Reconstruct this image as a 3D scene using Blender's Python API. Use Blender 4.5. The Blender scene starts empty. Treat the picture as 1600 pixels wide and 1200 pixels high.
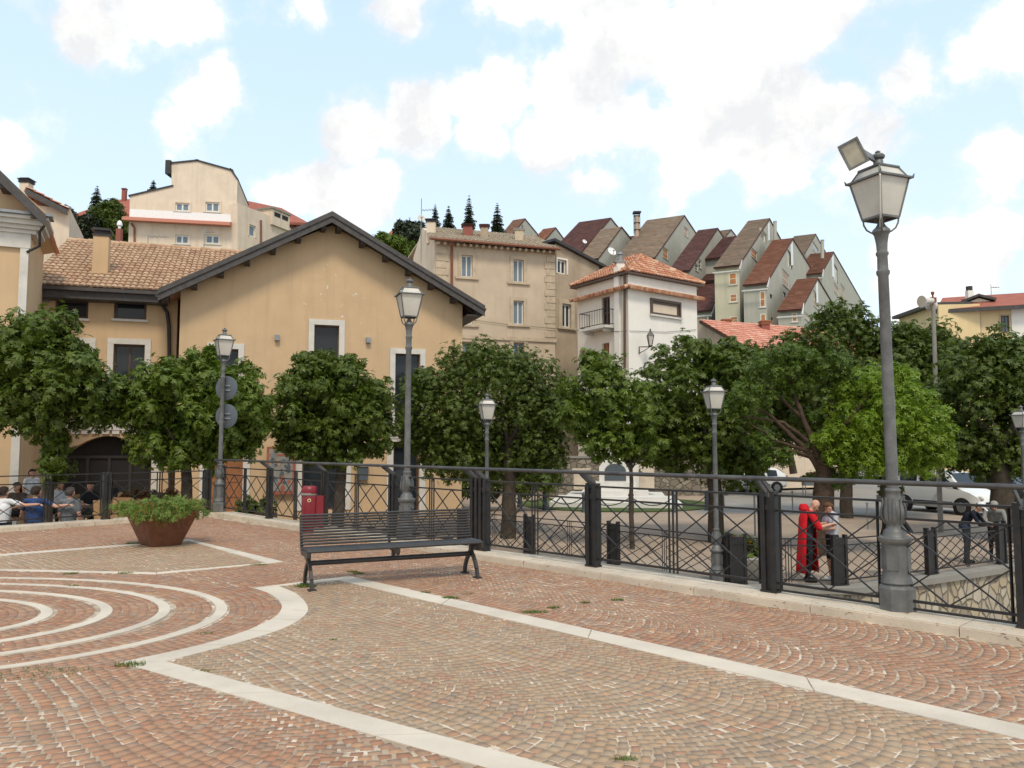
import bpy, bmesh, math, random
import numpy as np
from mathutils import Vector, Matrix, noise
from mathutils.geometry import tessellate_polygon
random.seed(7)
R = math.radians
S = bpy.context.scene
COL = S.collection
FPX, EYE = 1250.0, 1.65
PIT = math.atan(94 / 1250.0)
CP, SP = math.cos(PIT), math.sin(PIT)
CAM = Vector((0, 0, EYE))
Z3 = Vector((0, 0, 1))

def ray(px, py):
    x = (px - 800) / FPX
    y = (600 - py) / FPX
    return Vector((x, CP - y * SP, SP + y * CP))
def PD(px, py, d):
    r = ray(px, py)
    return CAM + r * (d / r.y)
def PZ(px, py, z):
    r = ray(px, py)
    return CAM + r * ((z - EYE) / r.z)
def gz(x, y):                       # lower square level
    return -1.2 + .002 * (y - 18)

class Pl:
    """vertical plane through plan points a (left) and b (right); n faces the viewer"""
    def __init__(s, a, b):
        s.o = Vector((a[0], a[1], 0)); d = Vector((b[0] - a[0], b[1] - a[1], 0))
        s.L = d.length; s.u = d.normalized(); s.n = Vector((s.u.y, -s.u.x, 0))
    def hit(s, px, py):
        r = ray(px, py); t = (s.o - CAM).dot(s.n) / r.dot(s.n)
        return CAM + r * t
    def uz(s, px, py):
        p = s.hit(px, py)
        return ((p - s.o).dot(s.u), p.z)
    def w(s, u, v, z):
        return s.o + s.u * u + s.n * v + Z3 * z
    def back(s, v):
        p = Pl((0, 0), (1, 0)); p.o = s.o + s.n * v; p.u = s.u.copy(); p.n = s.n.copy(); p.L = s.L
        return p
def plpx(px1, d1, px2, d2):
    a = PD(px1, 600, d1); b = PD(px2, 600, d2)
    return Pl((a.x, a.y), (b.x, b.y))

def wl(o):
    p = Vector((0, 0, 0))
    while o is not None:
        p += o.location; o = o.parent
    return p
def link(o, parent=None):
    COL.objects.link(o)
    if parent is not None:
        o.parent = parent
    return o
def tag(o, label, cat, group=None):
    o['label'] = label; o['category'] = cat
    if group: o['group'] = group
    return o
def thing(name, label, cat, loc=(0, 0, 0), group=None):
    o = bpy.data.objects.new(name, None); link(o); o.location = loc; o.empty_display_size = .2
    return tag(o, label, cat, group)
def dup(o, parent=None):
    c = o.copy(); link(c, parent)
    for ch in list(o.children):
        dup(ch, c)
    return c
def place(o, loc, rz=0, sc=1, label=None, group=None):
    o.location = loc; o.rotation_euler = (0, 0, rz); o.scale = (sc, sc, sc)
    if label: o['label'] = label
    if group: o['group'] = group
    return o

class MB:
    def __init__(s):
        s.v = []; s.f = []; s.m = []; s.mi = 0
    def add(s, vs, fs):
        b = len(s.v); s.v += [tuple(p) for p in vs]
        s.f += [[b + i for i in f] for f in fs]; s.m += [s.mi] * len(fs)
        return s
    def poly(s, pts):
        return s.add(pts, [list(range(len(pts)))])
    def hexa(s, p):     # 8 points: bottom 0-3, top 4-7
        return s.add(p, [(3, 2, 1, 0), (4, 5, 6, 7), (0, 1, 5, 4), (1, 2, 6, 5), (2, 3, 7, 6), (3, 0, 4, 7)])
    def box(s, x0, x1, y0, y1, z0, z1, tf=None):
        p = [Vector(q) for q in ((x0, y0, z0), (x1, y0, z0), (x1, y1, z0), (x0, y1, z0), (x0, y0, z1), (x1, y0, z1), (x1, y1, z1), (x0, y1, z1))]
        if tf is not None: p = [tf @ q for q in p]
        return s.hexa(p)
    def pbox(s, P, u0, u1, v0, v1, z0, z1):
        return s.hexa([P.w(u0, v0, z0), P.w(u1, v0, z0), P.w(u1, v1, z0), P.w(u0, v1, z0), P.w(u0, v0, z1), P.w(u1, v0, z1), P.w(u1, v1, z1), P.w(u0, v1, z1)])
    def bar(s, a, b, w, h, up=Z3):
        a = Vector(a); b = Vector(b); d = (b - a).normalized()
        x = d.cross(up)
        if x.length < 1e-4: x = d.cross(Vector((0, 1, 0)))
        x.normalize(); y = x.cross(d).normalized()
        x = x * w / 2; y = y * h / 2
        return s.hexa([a - x - y, a + x - y, b + x - y, b - x - y, a - x + y, a + x + y, b + x + y, b - x + y])
    def tube(s, pts, r, n=8, cap=True):
        pts = [Vector(p) for p in pts]; k = len(pts)
        rr = r if isinstance(r, (list, tuple)) else [r] * k
        vs = []; prev = None
        for i, p in enumerate(pts):
            d = (pts[min(i + 1, k - 1)] - pts[max(i - 1, 0)]).normalized()
            if prev is None:
                x = d.cross(Z3)
                if x.length < 1e-3: x = d.cross(Vector((0, 1, 0)))
            else:
                x = prev - d * prev.dot(d)
            x.normalize(); prev = x; y = d.cross(x)
            for j in range(n):
                a = 2 * math.pi * j / n
                vs.append(p + (x * math.cos(a) + y * math.sin(a)) * rr[i])
        fs = [(i * n + j, i * n + (j + 1) % n, (i + 1) * n + (j + 1) % n, (i + 1) * n + j) for i in range(k - 1) for j in range(n)]
        if cap: fs += [tuple(range(n))[::-1], tuple(range((k - 1) * n, k * n))]
        return s.add(vs, fs)
    def lathe(s, prof, c=(0, 0, 0), n=16, ph=0, sx=1, sy=1):
        vs = []; k = len(prof)
        for r, z in prof:
            for j in range(n):
                a = 2 * math.pi * j / n + ph
                vs.append((c[0] + r * math.cos(a) * sx, c[1] + r * math.sin(a) * sy, c[2] + z))
        fs = [(i * n + j, i * n + (j + 1) % n, (i + 1) * n + (j + 1) % n, (i + 1) * n + j) for i in range(k - 1) for j in range(n)]
        fs += [tuple(range(n))[::-1], tuple(range((k - 1) * n, k * n))]
        return s.add(vs, fs)
    def prism(s, poly, vec):
        poly = [Vector(p) for p in poly]; vec = Vector(vec); n = len(poly)
        return s.add(poly + [p + vec for p in poly], [list(range(n))[::-1], list(range(n, 2 * n))] + [(i, (i + 1) % n, n + (i + 1) % n, n + i) for i in range(n)])
    def ball(s, c, r, n=10, m=7, sc=(1, 1, 1)):
        return s.lathe([(r * math.sin(math.pi * (i + .02) / (m + .04)) * 1.0, -r * math.cos(math.pi * (i + .02) / (m + .04)) * sc[2]) for i in range(m + 1)], c, n, 0, sc[0], sc[1])
    def wall(s, P, outline, holes=(), rev=.15, v=0):
        polys = [[Vector((u, z, 0)) for u, z in outline]] + [[Vector((u, z, 0)) for u, z in h] for h in holes]
        tr = tessellate_polygon(polys); flat = [q for p in polys for q in p]
        s.add([P.w(q.x, v, q.y) for q in flat], [list(t) for t in tr])
        for h in holes:
            n = len(h)
            s.add([P.w(u, v, z) for u, z in h] + [P.w(u, v - rev, z) for u, z in h], [(i, (i + 1) % n, n + (i + 1) % n, n + i) for i in range(n)])
        return s
    def solid(s, P, outline, holes=(), depth=5, rev=.15, v=0):
        s.wall(P, outline, holes, rev, v); n = len(outline)
        s.add([P.w(u, v, z) for u, z in outline] + [P.w(u, v - depth, z) for u, z in outline],
              [(i, (i + 1) % n, n + (i + 1) % n, n + i) for i in range(n)] + [list(range(n, 2 * n))])
        return s
    def build(s, name, mats, parent=None, smooth=False, recalc=True):
        me = bpy.data.meshes.new(name)
        off = wl(parent) if parent is not None else Vector((0, 0, 0))
        me.from_pydata([(a - off.x, b - off.y, c - off.z) for a, b, c in s.v], [], s.f)
        if not isinstance(mats, (list, tuple)): mats = [mats]
        for m in mats: me.materials.append(m)
        if len(mats) > 1: me.polygons.foreach_set('material_index', s.m)
        if recalc or smooth:
            bm = bmesh.new(); bm.from_mesh(me)
            if smooth: bmesh.ops.remove_doubles(bm, verts=bm.verts, dist=2e-5)
            bmesh.ops.recalc_face_normals(bm, faces=bm.faces); bm.to_mesh(me); bm.free()
        if smooth:
            me.polygons.foreach_set('use_smooth', [True] * len(me.polygons))
            me.set_sharp_from_angle(angle=R(smooth if smooth is not True else 40))
        me.update()
        return link(bpy.data.objects.new(name, me), parent)

def npmesh(name, V, Q, mat, parent=None):
    """V (n,3) array, Q (m,k) face index array"""
    me = bpy.data.meshes.new(name)
    if parent is not None:
        o = wl(parent); V = V - np.array([o.x, o.y, o.z])
    me.vertices.add(len(V)); me.vertices.foreach_set('co', V.astype(np.float32).ravel())
    k = Q.shape[1]
    me.loops.add(Q.size); me.loops.foreach_set('vertex_index', Q.astype(np.int32).ravel())
    me.polygons.add(len(Q)); me.polygons.foreach_set('loop_start', np.arange(0, Q.size, k, dtype=np.int32))
    for m in (mat if isinstance(mat, (list, tuple)) else [mat]): me.materials.append(m)
    me.update(calc_edges=True)
    return link(bpy.data.objects.new(name, me), parent)

# ---------------------------------------------------------------- materials
def nt(name):
    m = bpy.data.materials.new(name); m.use_nodes = True
    t = m.node_tree
    return m, t, t.nodes['Principled BSDF']
def N(t, kind, **kw):
    n = t.nodes.new(kind)
    for k, v in kw.items():
        if k in n.inputs: n.inputs[k].default_value = v
        else: setattr(n, k, v)
    return n
def c4(c): return (c[0], c[1], c[2], 1)
def mixc(t, fac, a, b, blend='MIX'):
    n = t.nodes.new('ShaderNodeMix'); n.data_type = 'RGBA'; n.blend_type = blend
    for i, q in ((0, fac), (6, a), (7, b)):
        if hasattr(q, 'is_linked'): t.links.new(q, n.inputs[i])
        else: n.inputs[i].default_value = c4(q) if i else q
    return n.outputs[2]
def ramp(t, val, stops):
    n = t.nodes.new('ShaderNodeValToRGB'); e = n.color_ramp.elements
    while len(e) < len(stops): e.new(.5)
    for k, (p, c) in enumerate(stops):
        e[k].position = p; e[k].color = c4(c) if isinstance(c, (tuple, list)) else (c, c, c, 1)
    t.links.new(val, n.inputs[0])
    return n.outputs[0]
def coords(t, scale=(1, 1, 1)):
    tc = t.nodes.new('ShaderNodeTexCoord'); mp = t.nodes.new('ShaderNodeMapping')
    mp.inputs['Scale'].default_value = scale
    t.links.new(tc.outputs['Object'], mp.inputs[0])
    return mp.outputs[0]
def bump(t, b, h, st, dist=.02):
    n = N(t, 'ShaderNodeBump', Strength=st, Distance=dist)
    t.links.new(h, n.inputs['Height']); t.links.new(n.outputs[0], b.inputs['Normal'])
def noi(t, vec, scale, detail=5, rough=.6):
    n = N(t, 'ShaderNodeTexNoise', Scale=scale, Detail=detail, Roughness=rough)
    t.links.new(vec, n.inputs['Vector'])
    return n.outputs[0]
def mat(name, c, rough=.7, metal=0, var=.12, scale=6, bst=.15, bscale=60, spec=.5, dirt=None, dirt_amt=.5, streak=0, c2=None):
    m, t, b = nt(name)
    v = coords(t)
    n1 = noi(t, v, scale)
    lo = tuple(x * (1 - var) for x in c); hi = tuple(min(1, x * (1 + var)) for x in c)
    if c2: hi = c2
    col = ramp(t, n1, [(.3, lo), (.7, hi)])
    if dirt:
        n2 = noi(t, v, scale * .35, 8, .7)
        f = ramp(t, n2, [(.52, 0.0), (.75, dirt_amt)])
        col = mixc(t, f, col, dirt)
    if streak:
        n3 = noi(t, coords(t, (1.6, 1.6, .12)), 1.5, 6, .65)
        f = ramp(t, n3, [(.5, 0.0), (.72, streak)])
        col = mixc(t, f, col, tuple(x * .62 for x in c))
    t.links.new(col, b.inputs['Base Color'])
    b.inputs['Roughness'].default_value = rough; b.inputs['Metallic'].default_value = metal
    b.inputs['Specular IOR Level'].default_value = spec
    if bst: bump(t, b, noi(t, v, bscale, 4), bst, .01)
    return m
def islandmat(name, cols, rough=.8, spec=.3, bst=.2, bscale=80, wear=None, big=None, stain=None):
    m, t, b = nt(name)
    g = t.nodes.new('ShaderNodeNewGeometry'); v = coords(t)
    col = ramp(t, g.outputs['Random Per Island'], [((i + .5) / len(cols), c) for i, c in enumerate(cols)])
    n1 = noi(t, v, 14, 5)
    col = mixc(t, ramp(t, n1, [(.3, 0.0), (.75, .35)]), col, tuple(x * .6 for x in cols[len(cols) // 2]))
    if big:
        col = mixc(t, ramp(t, noi(t, v, .55, 6, .65), [(.45, 0.0), (.7, .55)]), col, big)
    if stain:
        col = mixc(t, ramp(t, noi(t, v, 1.1, 9, .72), [(.54, 0.0), (.74, .5)]), col, stain)
    if wear:
        col = mixc(t, ramp(t, noi(t, v, 9, 8, .75), [(.58, 0.0), (.68, .75)]), col, wear)
    t.links.new(col, b.inputs['Base Color'])
    b.inputs['Roughness'].default_value = rough; b.inputs['Specular IOR Level'].default_value = spec
    bump(t, b, noi(t, v, bscale, 4), bst, .01)
    return m
def leafmat(name, cols, trans=.35, rough=.45):
    m, t, b = nt(name)
    g = t.nodes.new('ShaderNodeNewGeometry')
    v = coords(t)
    col = ramp(t, g.outputs['Random Per Island'], [((i + .5) / len(cols), c) for i, c in enumerate(cols)])
    col = mixc(t, ramp(t, noi(t, v, .9, 3), [(.35, 0.0), (.7, .5)]), col, cols[-1])
    t.links.new(col, b.inputs['Base Color'])
    b.inputs['Roughness'].default_value = rough; b.inputs['Specular IOR Level'].default_value = .35
    tr = t.nodes.new('ShaderNodeBsdfTranslucent'); t.links.new(mixc(t, 1.0, col, (.9, 1.0, .45), 'MULTIPLY'), tr.inputs[0])
    mx = N(t, 'ShaderNodeMixShader'); mx.inputs[0].default_value = trans
    t.links.new(b.outputs[0], mx.inputs[1]); t.links.new(tr.outputs[0], mx.inputs[2])
    t.links.new(mx.outputs[0], t.nodes['Material Output'].inputs[0])
    return m
def glassmat(name, c=(.02, .025, .03), rough=.06):
    m, t, b = nt(name)
    b.inputs['Base Color'].default_value = c4(c); b.inputs['Roughness'].default_value = rough
    b.inputs['Specular IOR Level'].default_value = .32
    bump(t, b, noi(t, coords(t), 1.2, 2), .06, .02)
    return m
def stonewall(name, cols, mortar, scale=2.6, sy=1.0):
    m, t, b = nt(name); v = coords(t, (1, 1, sy))
    nz = N(t, 'ShaderNodeTexNoise', Scale=2.5, Detail=3); t.links.new(v, nz.inputs['Vector'])
    wv = mixc(t, .12, v, nz.outputs['Color'])
    vo = N(t, 'ShaderNodeTexVoronoi', Scale=scale); t.links.new(wv, vo.inputs['Vector'])
    ve = N(t, 'ShaderNodeTexVoronoi', Scale=scale); ve.feature = 'DISTANCE_TO_EDGE'; t.links.new(wv, ve.inputs['Vector'])
    sep = t.nodes.new('ShaderNodeSeparateColor'); t.links.new(vo.outputs['Color'], sep.inputs[0])
    col = ramp(t, sep.outputs[0], [((i + .5) / len(cols), c) for i, c in enumerate(cols)])
    col = mixc(t, ramp(t, noi(t, v, 12, 6), [(.35, 0.0), (.8, .4)]), col, tuple(x * .55 for x in cols[0]))
    e = ramp(t, ve.outputs['Distance'], [(.02, 0.0), (.09, 1.0)])
    col = mixc(t, e, mortar, col)
    t.links.new(col, b.inputs['Base Color']); b.inputs['Roughness'].default_value = .9
    bump(t, b, e, .8, .05)
    return m

M = {}
M['iron'] = mat('black_iron', (.024, .023, .023), .45, .35, .3, 9, .15, 90, dirt=(.075, .05, .035), dirt_amt=.55)
M['iron_grey'] = mat('grey_cast_iron', (.125, .126, .122), .5, .25, .3, 7, .3, 60, dirt=(.26, .26, .25), dirt_amt=.5, streak=.25)
M['iron_rail'] = mat('worn_rail', (.075, .072, .07), .42, .4, .3, 6, .15, 60, dirt=(.2, .19, .18), dirt_amt=.6)
M['bench'] = mat('bench_paint', (.042, .04, .039), .42, .25, .25, 5, .1, 60, dirt=(.07, .065, .06), dirt_amt=.5)
M['frost'] = mat('frosted_glass', (.5, .47, .41), .35, 0, .12, 3, 0, dirt=(.36, .32, .26), dirt_amt=.7)
M['trav'] = mat('travertine', (.54, .455, .35), .75, 0, .14, 2.2, .3, 40, dirt=(.33, .25, .18), dirt_amt=.7)
M['band'] = mat('white_stone', (.56, .485, .39), .8, 0, .13, 1.4, .25, 50, dirt=(.36, .3, .235), dirt_amt=.75)
M['mortar'] = mat('joint_sand', (.3, .22, .15), .95, 0, .3, 3.5, .3, 40, c2=(.44, .34, .24))
_m = M['mortar'].node_tree; _b = _m.nodes['Principled BSDF']; _s = _b.inputs['Base Color'].links[0].from_socket
_f = ramp(_m, noi(_m, coords(_m), 5.5, 7, .7), [(.5, 0.0), (.62, .85)]); _m.links.new(mixc(_m, _f, _s, (.68, .58, .46)), _b.inputs['Base Color'])
M['cob_red'] = islandmat('porphyry_red', [(.3, .148, .09), (.4, .21, .122), (.25, .17, .125), (.44, .25, .14), (.33, .235, .175), (.37, .175, .098), (.34, .178, .112)], .75, .35, .25, 60, big=(.38, .225, .14), stain=(.17, .115, .08))
M['cob_buff'] = islandmat('porphyry_buff', [(.36, .24, .145), (.4, .285, .185), (.27, .2, .145), (.42, .265, .155), (.36, .275, .19), (.37, .205, .13)], .75, .35, .25, 60, big=(.39, .28, .185), stain=(.2, .15, .1))
M['och'] = mat('ochre_plaster', (.53, .375, .225), .9, 0, .05, 1.2, .12, 45, .2, dirt=(.58, .425, .27), dirt_amt=.65, streak=.32)
M['och2'] = mat('ochre_plaster_old', (.5, .35, .19), .9, 0, .07, 1.2, .12, 45, .2, dirt=(.42, .3, .18), dirt_amt=.4, streak=.2)
M['cream'] = mat('cream_plaster', (.64, .53, .41), .9, 0, .07, .9, .12, 40, .2, dirt=(.5, .41, .31), dirt_amt=.6, streak=.4)
M['palz'] = mat('grey_beige_render', (.5, .405, .3), .92, 0, .09, .8, .15, 40, .2, dirt=(.52, .42, .31), dirt_amt=.6, streak=.4)
M['palz2'] = mat('brown_beige_render', (.38, .295, .21), .92, 0, .15, .9, .15, 40, .2, dirt=(.46, .36, .26), dirt_amt=.7, streak=.5)
M['whitepl'] = mat('white_plaster', (.68, .62, .53), .9, 0, .04, 1.0, .12, 40, .2, dirt=(.58, .51, .42), dirt_amt=.5, streak=.25)
M['whitepl2'] = mat('white_house_plaster', (.74, .7, .63), .9, 0, .04, 1.0, .12, 40, .2, dirt=(.62, .57, .5), dirt_amt=.5, streak=.2)
M['yellowpl'] = mat('yellow_plaster', (.68, .52, .29), .9, 0, .05, 1, .1, 40, .2, streak=.15)
M['greygreen'] = mat('grey_green_render', (.4, .385, .325), .9, 0, .07, .5, .1, 20, .2, dirt=(.34, .335, .28), dirt_amt=.5, streak=.35)
M['yelgreen'] = mat('pale_yellow_render', (.52, .48, .355), .9, 0, .07, .5, .1, 20, .2, streak=.35)
M['stone'] = mat('pale_stone', (.56, .53, .48), .8, 0, .1, 3, .2, 40, dirt=(.4, .37, .33), dirt_amt=.5)
M['quoin'] = mat('quoin_stone', (.46, .37, .265), .9, 0, .15, 2.5, .3, 20, dirt=(.33, .26, .18), dirt_amt=.6)
M['dwood'] = mat('dark_stained_timber', (.028, .022, .02), .6, 0, .3, 8, .2, 40)
M['fascia'] = mat('weathered_fascia', (.05, .043, .04), .6, 0, .35, 6, .2, 40, dirt=(.09, .08, .07), dirt_amt=.5)
M['brown'] = mat('brown_window_timber', (.075, .04, .025), .5, 0, .25, 8, .1, 60)
M['orangewood'] = mat('orange_timber', (.28, .115, .045), .5, 0, .2, 3, .1, 40)
M['shut'] = mat('orange_shutter', (.46, .19, .06), .6, 0, .12, 3, .1, 30)
M['shutpale'] = mat('faded_shutter', (.42, .3, .22), .7, 0, .12, 3, .1, 30)
M['wframe'] = mat('white_window_paint', (.66, .62, .54), .6, 0, .08, 6, 0)
M['glass'] = glassmat('dark_glass')
M['glassblue'] = glassmat('curtained_glass', (.15, .2, .25), .12)
M['glasslit'] = glassmat('bright_glass', (.6, .54, .4), .12)
M['tile_buff'] = islandmat('clay_tile_buff', [(.4, .255, .16), (.48, .32, .205), (.44, .28, .18), (.54, .385, .26), (.34, .2, .13)], .85, .2, .15, 40, big=(.36, .27, .17))
M['tile_red'] = islandmat('clay_tile_red', [(.4, .16, .085), (.52, .24, .13), (.6, .36, .22), (.45, .19, .11), (.62, .43, .3), (.36, .14, .08)], .85, .2, .15, 40)
M['tile_salmon'] = islandmat('clay_tile_salmon', [(.58, .25, .17), (.66, .33, .24), (.5, .2, .14), (.7, .42, .32)], .85, .2, .15, 40)
M['tile_grey'] = islandmat('clay_tile_lichen', [(.36, .3, .22), (.44, .38, .29), (.3, .24, .17), (.48, .42, .34), (.34, .24, .15)], .9, .2, .2, 40, big=(.3, .27, .2))
M['shingle_br'] = islandmat('shingle_brown', [(.17, .085, .055), (.21, .11, .072), (.15, .08, .055), (.24, .125, .08)], .9, .2, .1, 30, big=(.2, .125, .085))
M['shingle_dk'] = islandmat('shingle_dark_red', [(.105, .046, .04), (.13, .057, .047), (.095, .045, .04), (.14, .066, .055)], .9, .2, .1, 30)
M['shingle_or'] = islandmat('shingle_red_brown', [(.21, .083, .045), (.25, .105, .06), (.19, .08, .048), (.28, .125, .075)], .9, .2, .1, 30)
M['shingle_tan'] = islandmat('shingle_tan', [(.25, .17, .11), (.29, .2, .135), (.22, .15, .105), (.32, .23, .16), (.2, .15, .11)], .9, .2, .1, 30, big=(.22, .19, .14))
M['redroof'] = mat('far_red_roof', (.3, .09, .055), .85, 0, .15, 1.5, .1, 20)
M['redwall'] = mat('dark_red_wall', (.24, .075, .055), .85, 0, .1, 1.5, .1, 20)
M['copper'] = mat('copper_pipe', (.2, .075, .04), .5, .2, .2, 4, 0)
M['lead'] = mat('dark_gutter', (.03, .028, .028), .5, .2, .2, 4, 0)
M['steel'] = mat('grey_steel', (.24, .25, .255), .45, .4, .15, 5, .1, 60)
M['whitemet'] = mat('white_enamel', (.72, .72, .7), .35, 0, .05, 5, 0)
M['signback'] = mat('grey_sign_back', (.085, .1, .115), .5, .2, .12, 4, .05, 60)
M['corten'] = mat('rusty_steel', (.15, .058, .027), .85, .1, .35, 7, .3, 70, dirt=(.17, .07, .03), dirt_amt=.6, streak=.4)
M['red_bin'] = mat('red_plastic', (.19, .01, .018), .4, 0, .12, 6, .05, 60)
M['asph'] = mat('asphalt', (.25, .23, .205), .92, 0, .15, 1.2, .3, 90, dirt=(.3, .28, .25), dirt_amt=.5)
M['square'] = mat('square_paving', (.33, .25, .185), .9, 0, .15, .8, .35, 25, dirt=(.4, .32, .245), dirt_amt=.6)
M['concrete'] = mat('concrete', (.24, .22, .19), .9, 0, .15, 2, .3, 40, dirt=(.15, .22, .19), dirt_amt=.5)
M['marble'] = mat('white_marble', (.66, .64, .6), .55, 0, .08, 2, .1, 30, dirt=(.45, .43, .4), dirt_amt=.4)
M['bark'] = mat('bark', (.06, .047, .035), .95, 0, .35, 7, .7, 18, .2, dirt=(.11, .09, .07), dirt_amt=.6)
M['barkred'] = mat('juniper_bark', (.065, .042, .028), .95, 0, .4, 9, .8, 14, .2, dirt=(.16, .11, .075), dirt_amt=.6)
M['leaf'] = leafmat('chestnut_leaf', [(.08, .118, .015), (.105, .148, .02), (.06, .092, .014), (.14, .185, .026), (.09, .128, .016)])
M['leaf2'] = leafmat('chestnut_leaf_light', [(.1, .15, .018), (.13, .185, .024), (.08, .12, .016), (.165, .225, .03), (.11, .16, .02)])
M['leafdk'] = leafmat('dark_leaf', [(.064, .095, .014), (.085, .12, .018), (.048, .074, .013), (.11, .15, .022)])
M['juni'] = leafmat('bright_conifer_spray', [(.15, .235, .016), (.19, .28, .02), (.12, .19, .015), (.25, .34, .028), (.165, .25, .018)])
M['juni2'] = leafmat('conifer_spray', [(.075, .12, .016), (.095, .145, .018), (.058, .095, .014), (.12, .175, .022)])
M['fir'] = leafmat('fir_needle', [(.03, .042, .022), (.04, .052, .026), (.022, .032, .018), (.05, .064, .03)], .15)
M['grass'] = leafmat('weed_grass', [(.13, .19, .035), (.17, .22, .05), (.1, .14, .03)])
M['straw'] = leafmat('planter_green', [(.13, .24, .035), (.17, .29, .045), (.11, .19, .03), (.24, .27, .07)])
M['petal'] = leafmat('red_petal', [(.45, .06, .03), (.5, .12, .05), (.38, .04, .04)])
M['petaly'] = leafmat('yellow_petal', [(.6, .48, .2), (.62, .52, .28), (.55, .4, .12)])
M['hill'] = mat('hill_scrub', (.07, .1, .03), .95, 0, .5, .12, .5, 1.5, .2)
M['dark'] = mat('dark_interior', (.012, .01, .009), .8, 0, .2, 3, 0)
M['dried'] = leafmat('dried_reddish_leaf', [(.2, .07, .035), (.26, .1, .05), (.16, .07, .035), (.12, .1, .03)])
M['wicker'] = mat('tan_wicker', (.36, .21, .1), .8, 0, .2, 14, .5, 90)
M['stonewall'] = stonewall('rubble_wall', [(.34, .27, .18), (.46, .38, .25), (.4, .34, .26), (.5, .44, .34), (.3, .24, .17)], (.2, .165, .12), 4.4, .7)
M['rubble'] = stonewall('old_rubble', [(.2, .17, .13), (.26, .22, .17), (.16, .14, .11), (.3, .26, .2)], (.12, .1, .08), 3.2, 1.3)
M['skin'] = mat('skin', (.5, .27, .18), .6, 0, .08, 10, 0)
M['black_cloth'] = mat('black_cloth', (.014, .014, .017), .9, 0, .3, 9, .2, 90)
def cloth(name, c): return mat(name, c, .9, 0, .15, 6, .2, 120, .2)
M['lens'] = mat('lamp_lens', (.3, .27, .2), .2, 0, .25, 8, 0)

_m = M['trav'].node_tree; _b = _m.nodes['Principled BSDF']; _s = _b.inputs['Base Color'].links[0].from_socket
_f = ramp(_m, noi(_m, coords(_m, (1, 1, 1.6)), 17, 4, .6), [(.63, 0.0), (.67, .85)]); _m.links.new(mixc(_m, _f, _s, (.2, .13, .085)), _b.inputs['Base Color'])
EXPO = 0.32
CLOUDS = [(315, 160, 4.3), (275, 210, 3.4), (350, 130, 3.0), (500, 300, 3.9), (560, 310, 3.8), (440, 310, 2.6), (50, 190, 4.4), (0, 215, 4.2), (555, 205, 4.2), (640, 195, 4.2), (720, 150, 4.6), (800, 120, 5.0), (880, 150, 5.5), (960, 80, 6), (1060, 90, 6), (1000, 200, 6), (1150, 60, 6.5), (1240, 10, 6), (1110, 200, 6), (1200, 180, 6), (1290, 190, 5.5), (1420, 130, 5), (1530, 90, 5.5), (1580, 40, 5), (1350, 230, 5), (1200, 260, 5), (1570, 240, 3.6), (940, 285, 3.4), (1060, 280, 4.4), (1480, 400, 4.2), (1425, 430, 3.6), (1550, 370, 3.0), (140, 40, 5), (250, 0, 6), (480, 20, 4.6), (620, 10, 4.2), (820, -40, 6), (1000, -40, 7), (740, 200, 4), (860, 210, 4), (660, 190, 4.5), (60, -120, 9), (500, -160, 9), (1000, -200, 11), (1500, -200, 9), (1750, 100, 9), (1720, 400, 5), (-200, 150, 7)]
# ---------------------------------------------------------------- setting: ground
def struct(o, kind='structure'):
    o['kind'] = kind; return o
A_ = Vector((4.35, 7.0, 0)); B_ = Vector((-.55, 12.07, 0)); C_ = Vector((-6.8, 18.85, 0))
dAB = (B_ - A_).normalized(); dBC = (C_ - B_).normalized(); dCL = Vector((-.65, -.76, 0)).normalized()
A0 = A_ - dAB * 9; L0 = C_ + dCL * 22
def inn(d): return Vector((-d.y, d.x, 0))          # inward (towards the piazza) for A->B->C->L
nAB, nBC, nCL = inn(dAB), inn(dBC), inn(dCL)
def pip(poly, X, Y):
    r = np.zeros(X.shape, bool); n = len(poly)
    for i in range(n):
        x0, y0 = poly[i][:2]; x1, y1 = poly[(i + 1) % n][:2]
        if y0 == y1: continue
        c = ((y0 > Y) != (y1 > Y)) & (X < (x1 - x0) * (Y - y0) / (y1 - y0) + x0)
        r ^= c
    return r
def onpiazza(X, Y, m):
    d = lambda P, n: (X - P.x) * n.x + (Y - P.y) * n.y
    return (d(A_, nAB) > m) & (d(B_, nBC) > m) & (d(C_, nCL) > m)

def catmull(p, k=6):
    p = [Vector((a[0], a[1], 0)) for a in p]; o = []
    for i in range(len(p) - 1):
        a, b, c, d = p[max(i - 1, 0)], p[i], p[i + 1], p[min(i + 2, len(p) - 1)]
        for j in range(k):
            t = j / k
            o.append(.5 * ((2 * b) + (c - a) * t + (2 * a - 5 * b + 4 * c - d) * t * t + (3 * b - a - 3 * c + d) * t ** 3))
    o.append(p[-1])
    return o
arcin = catmull([(-2.98, 9.35), (-2.72, 9.05), (-2.47, 8.62), (-2.32, 8.2), (-2.27, 7.74), (-2.35, 7.25), (-2.57, 6.72), (-2.97, 6.2)])
arcout = catmull([(-2.72, 9.47), (-2.38, 8.98), (-2.1, 8.35), (-2.0, 7.86), (-2.05, 7.33), (-2.27, 6.82), (-2.64, 6.23)])
d1 = Vector((.687, -.727, 0)); d3 = Vector((.82, -.572, 0))
o1 = Vector((-2.04, 10.17, 0)); i1 = Vector((-2.1, 9.86, 0)); o3 = Vector((-2.97, 6.2, 0)); i3 = Vector((-2.64, 6.23, 0))
E1, E2, E3, E4 = o1 + d1 * 12, i1 + d1 * 12, o3 + d3 * 8, i3 + d3 * 8
band_polys = [[arcin[0], o1, i1, arcout[0]], [o1, E1, E2, i1], arcin + arcout[::-1], [o3, E3, E4, i3]]
panel1 = [i1, E2, E4] + arcout[::-1]
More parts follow.
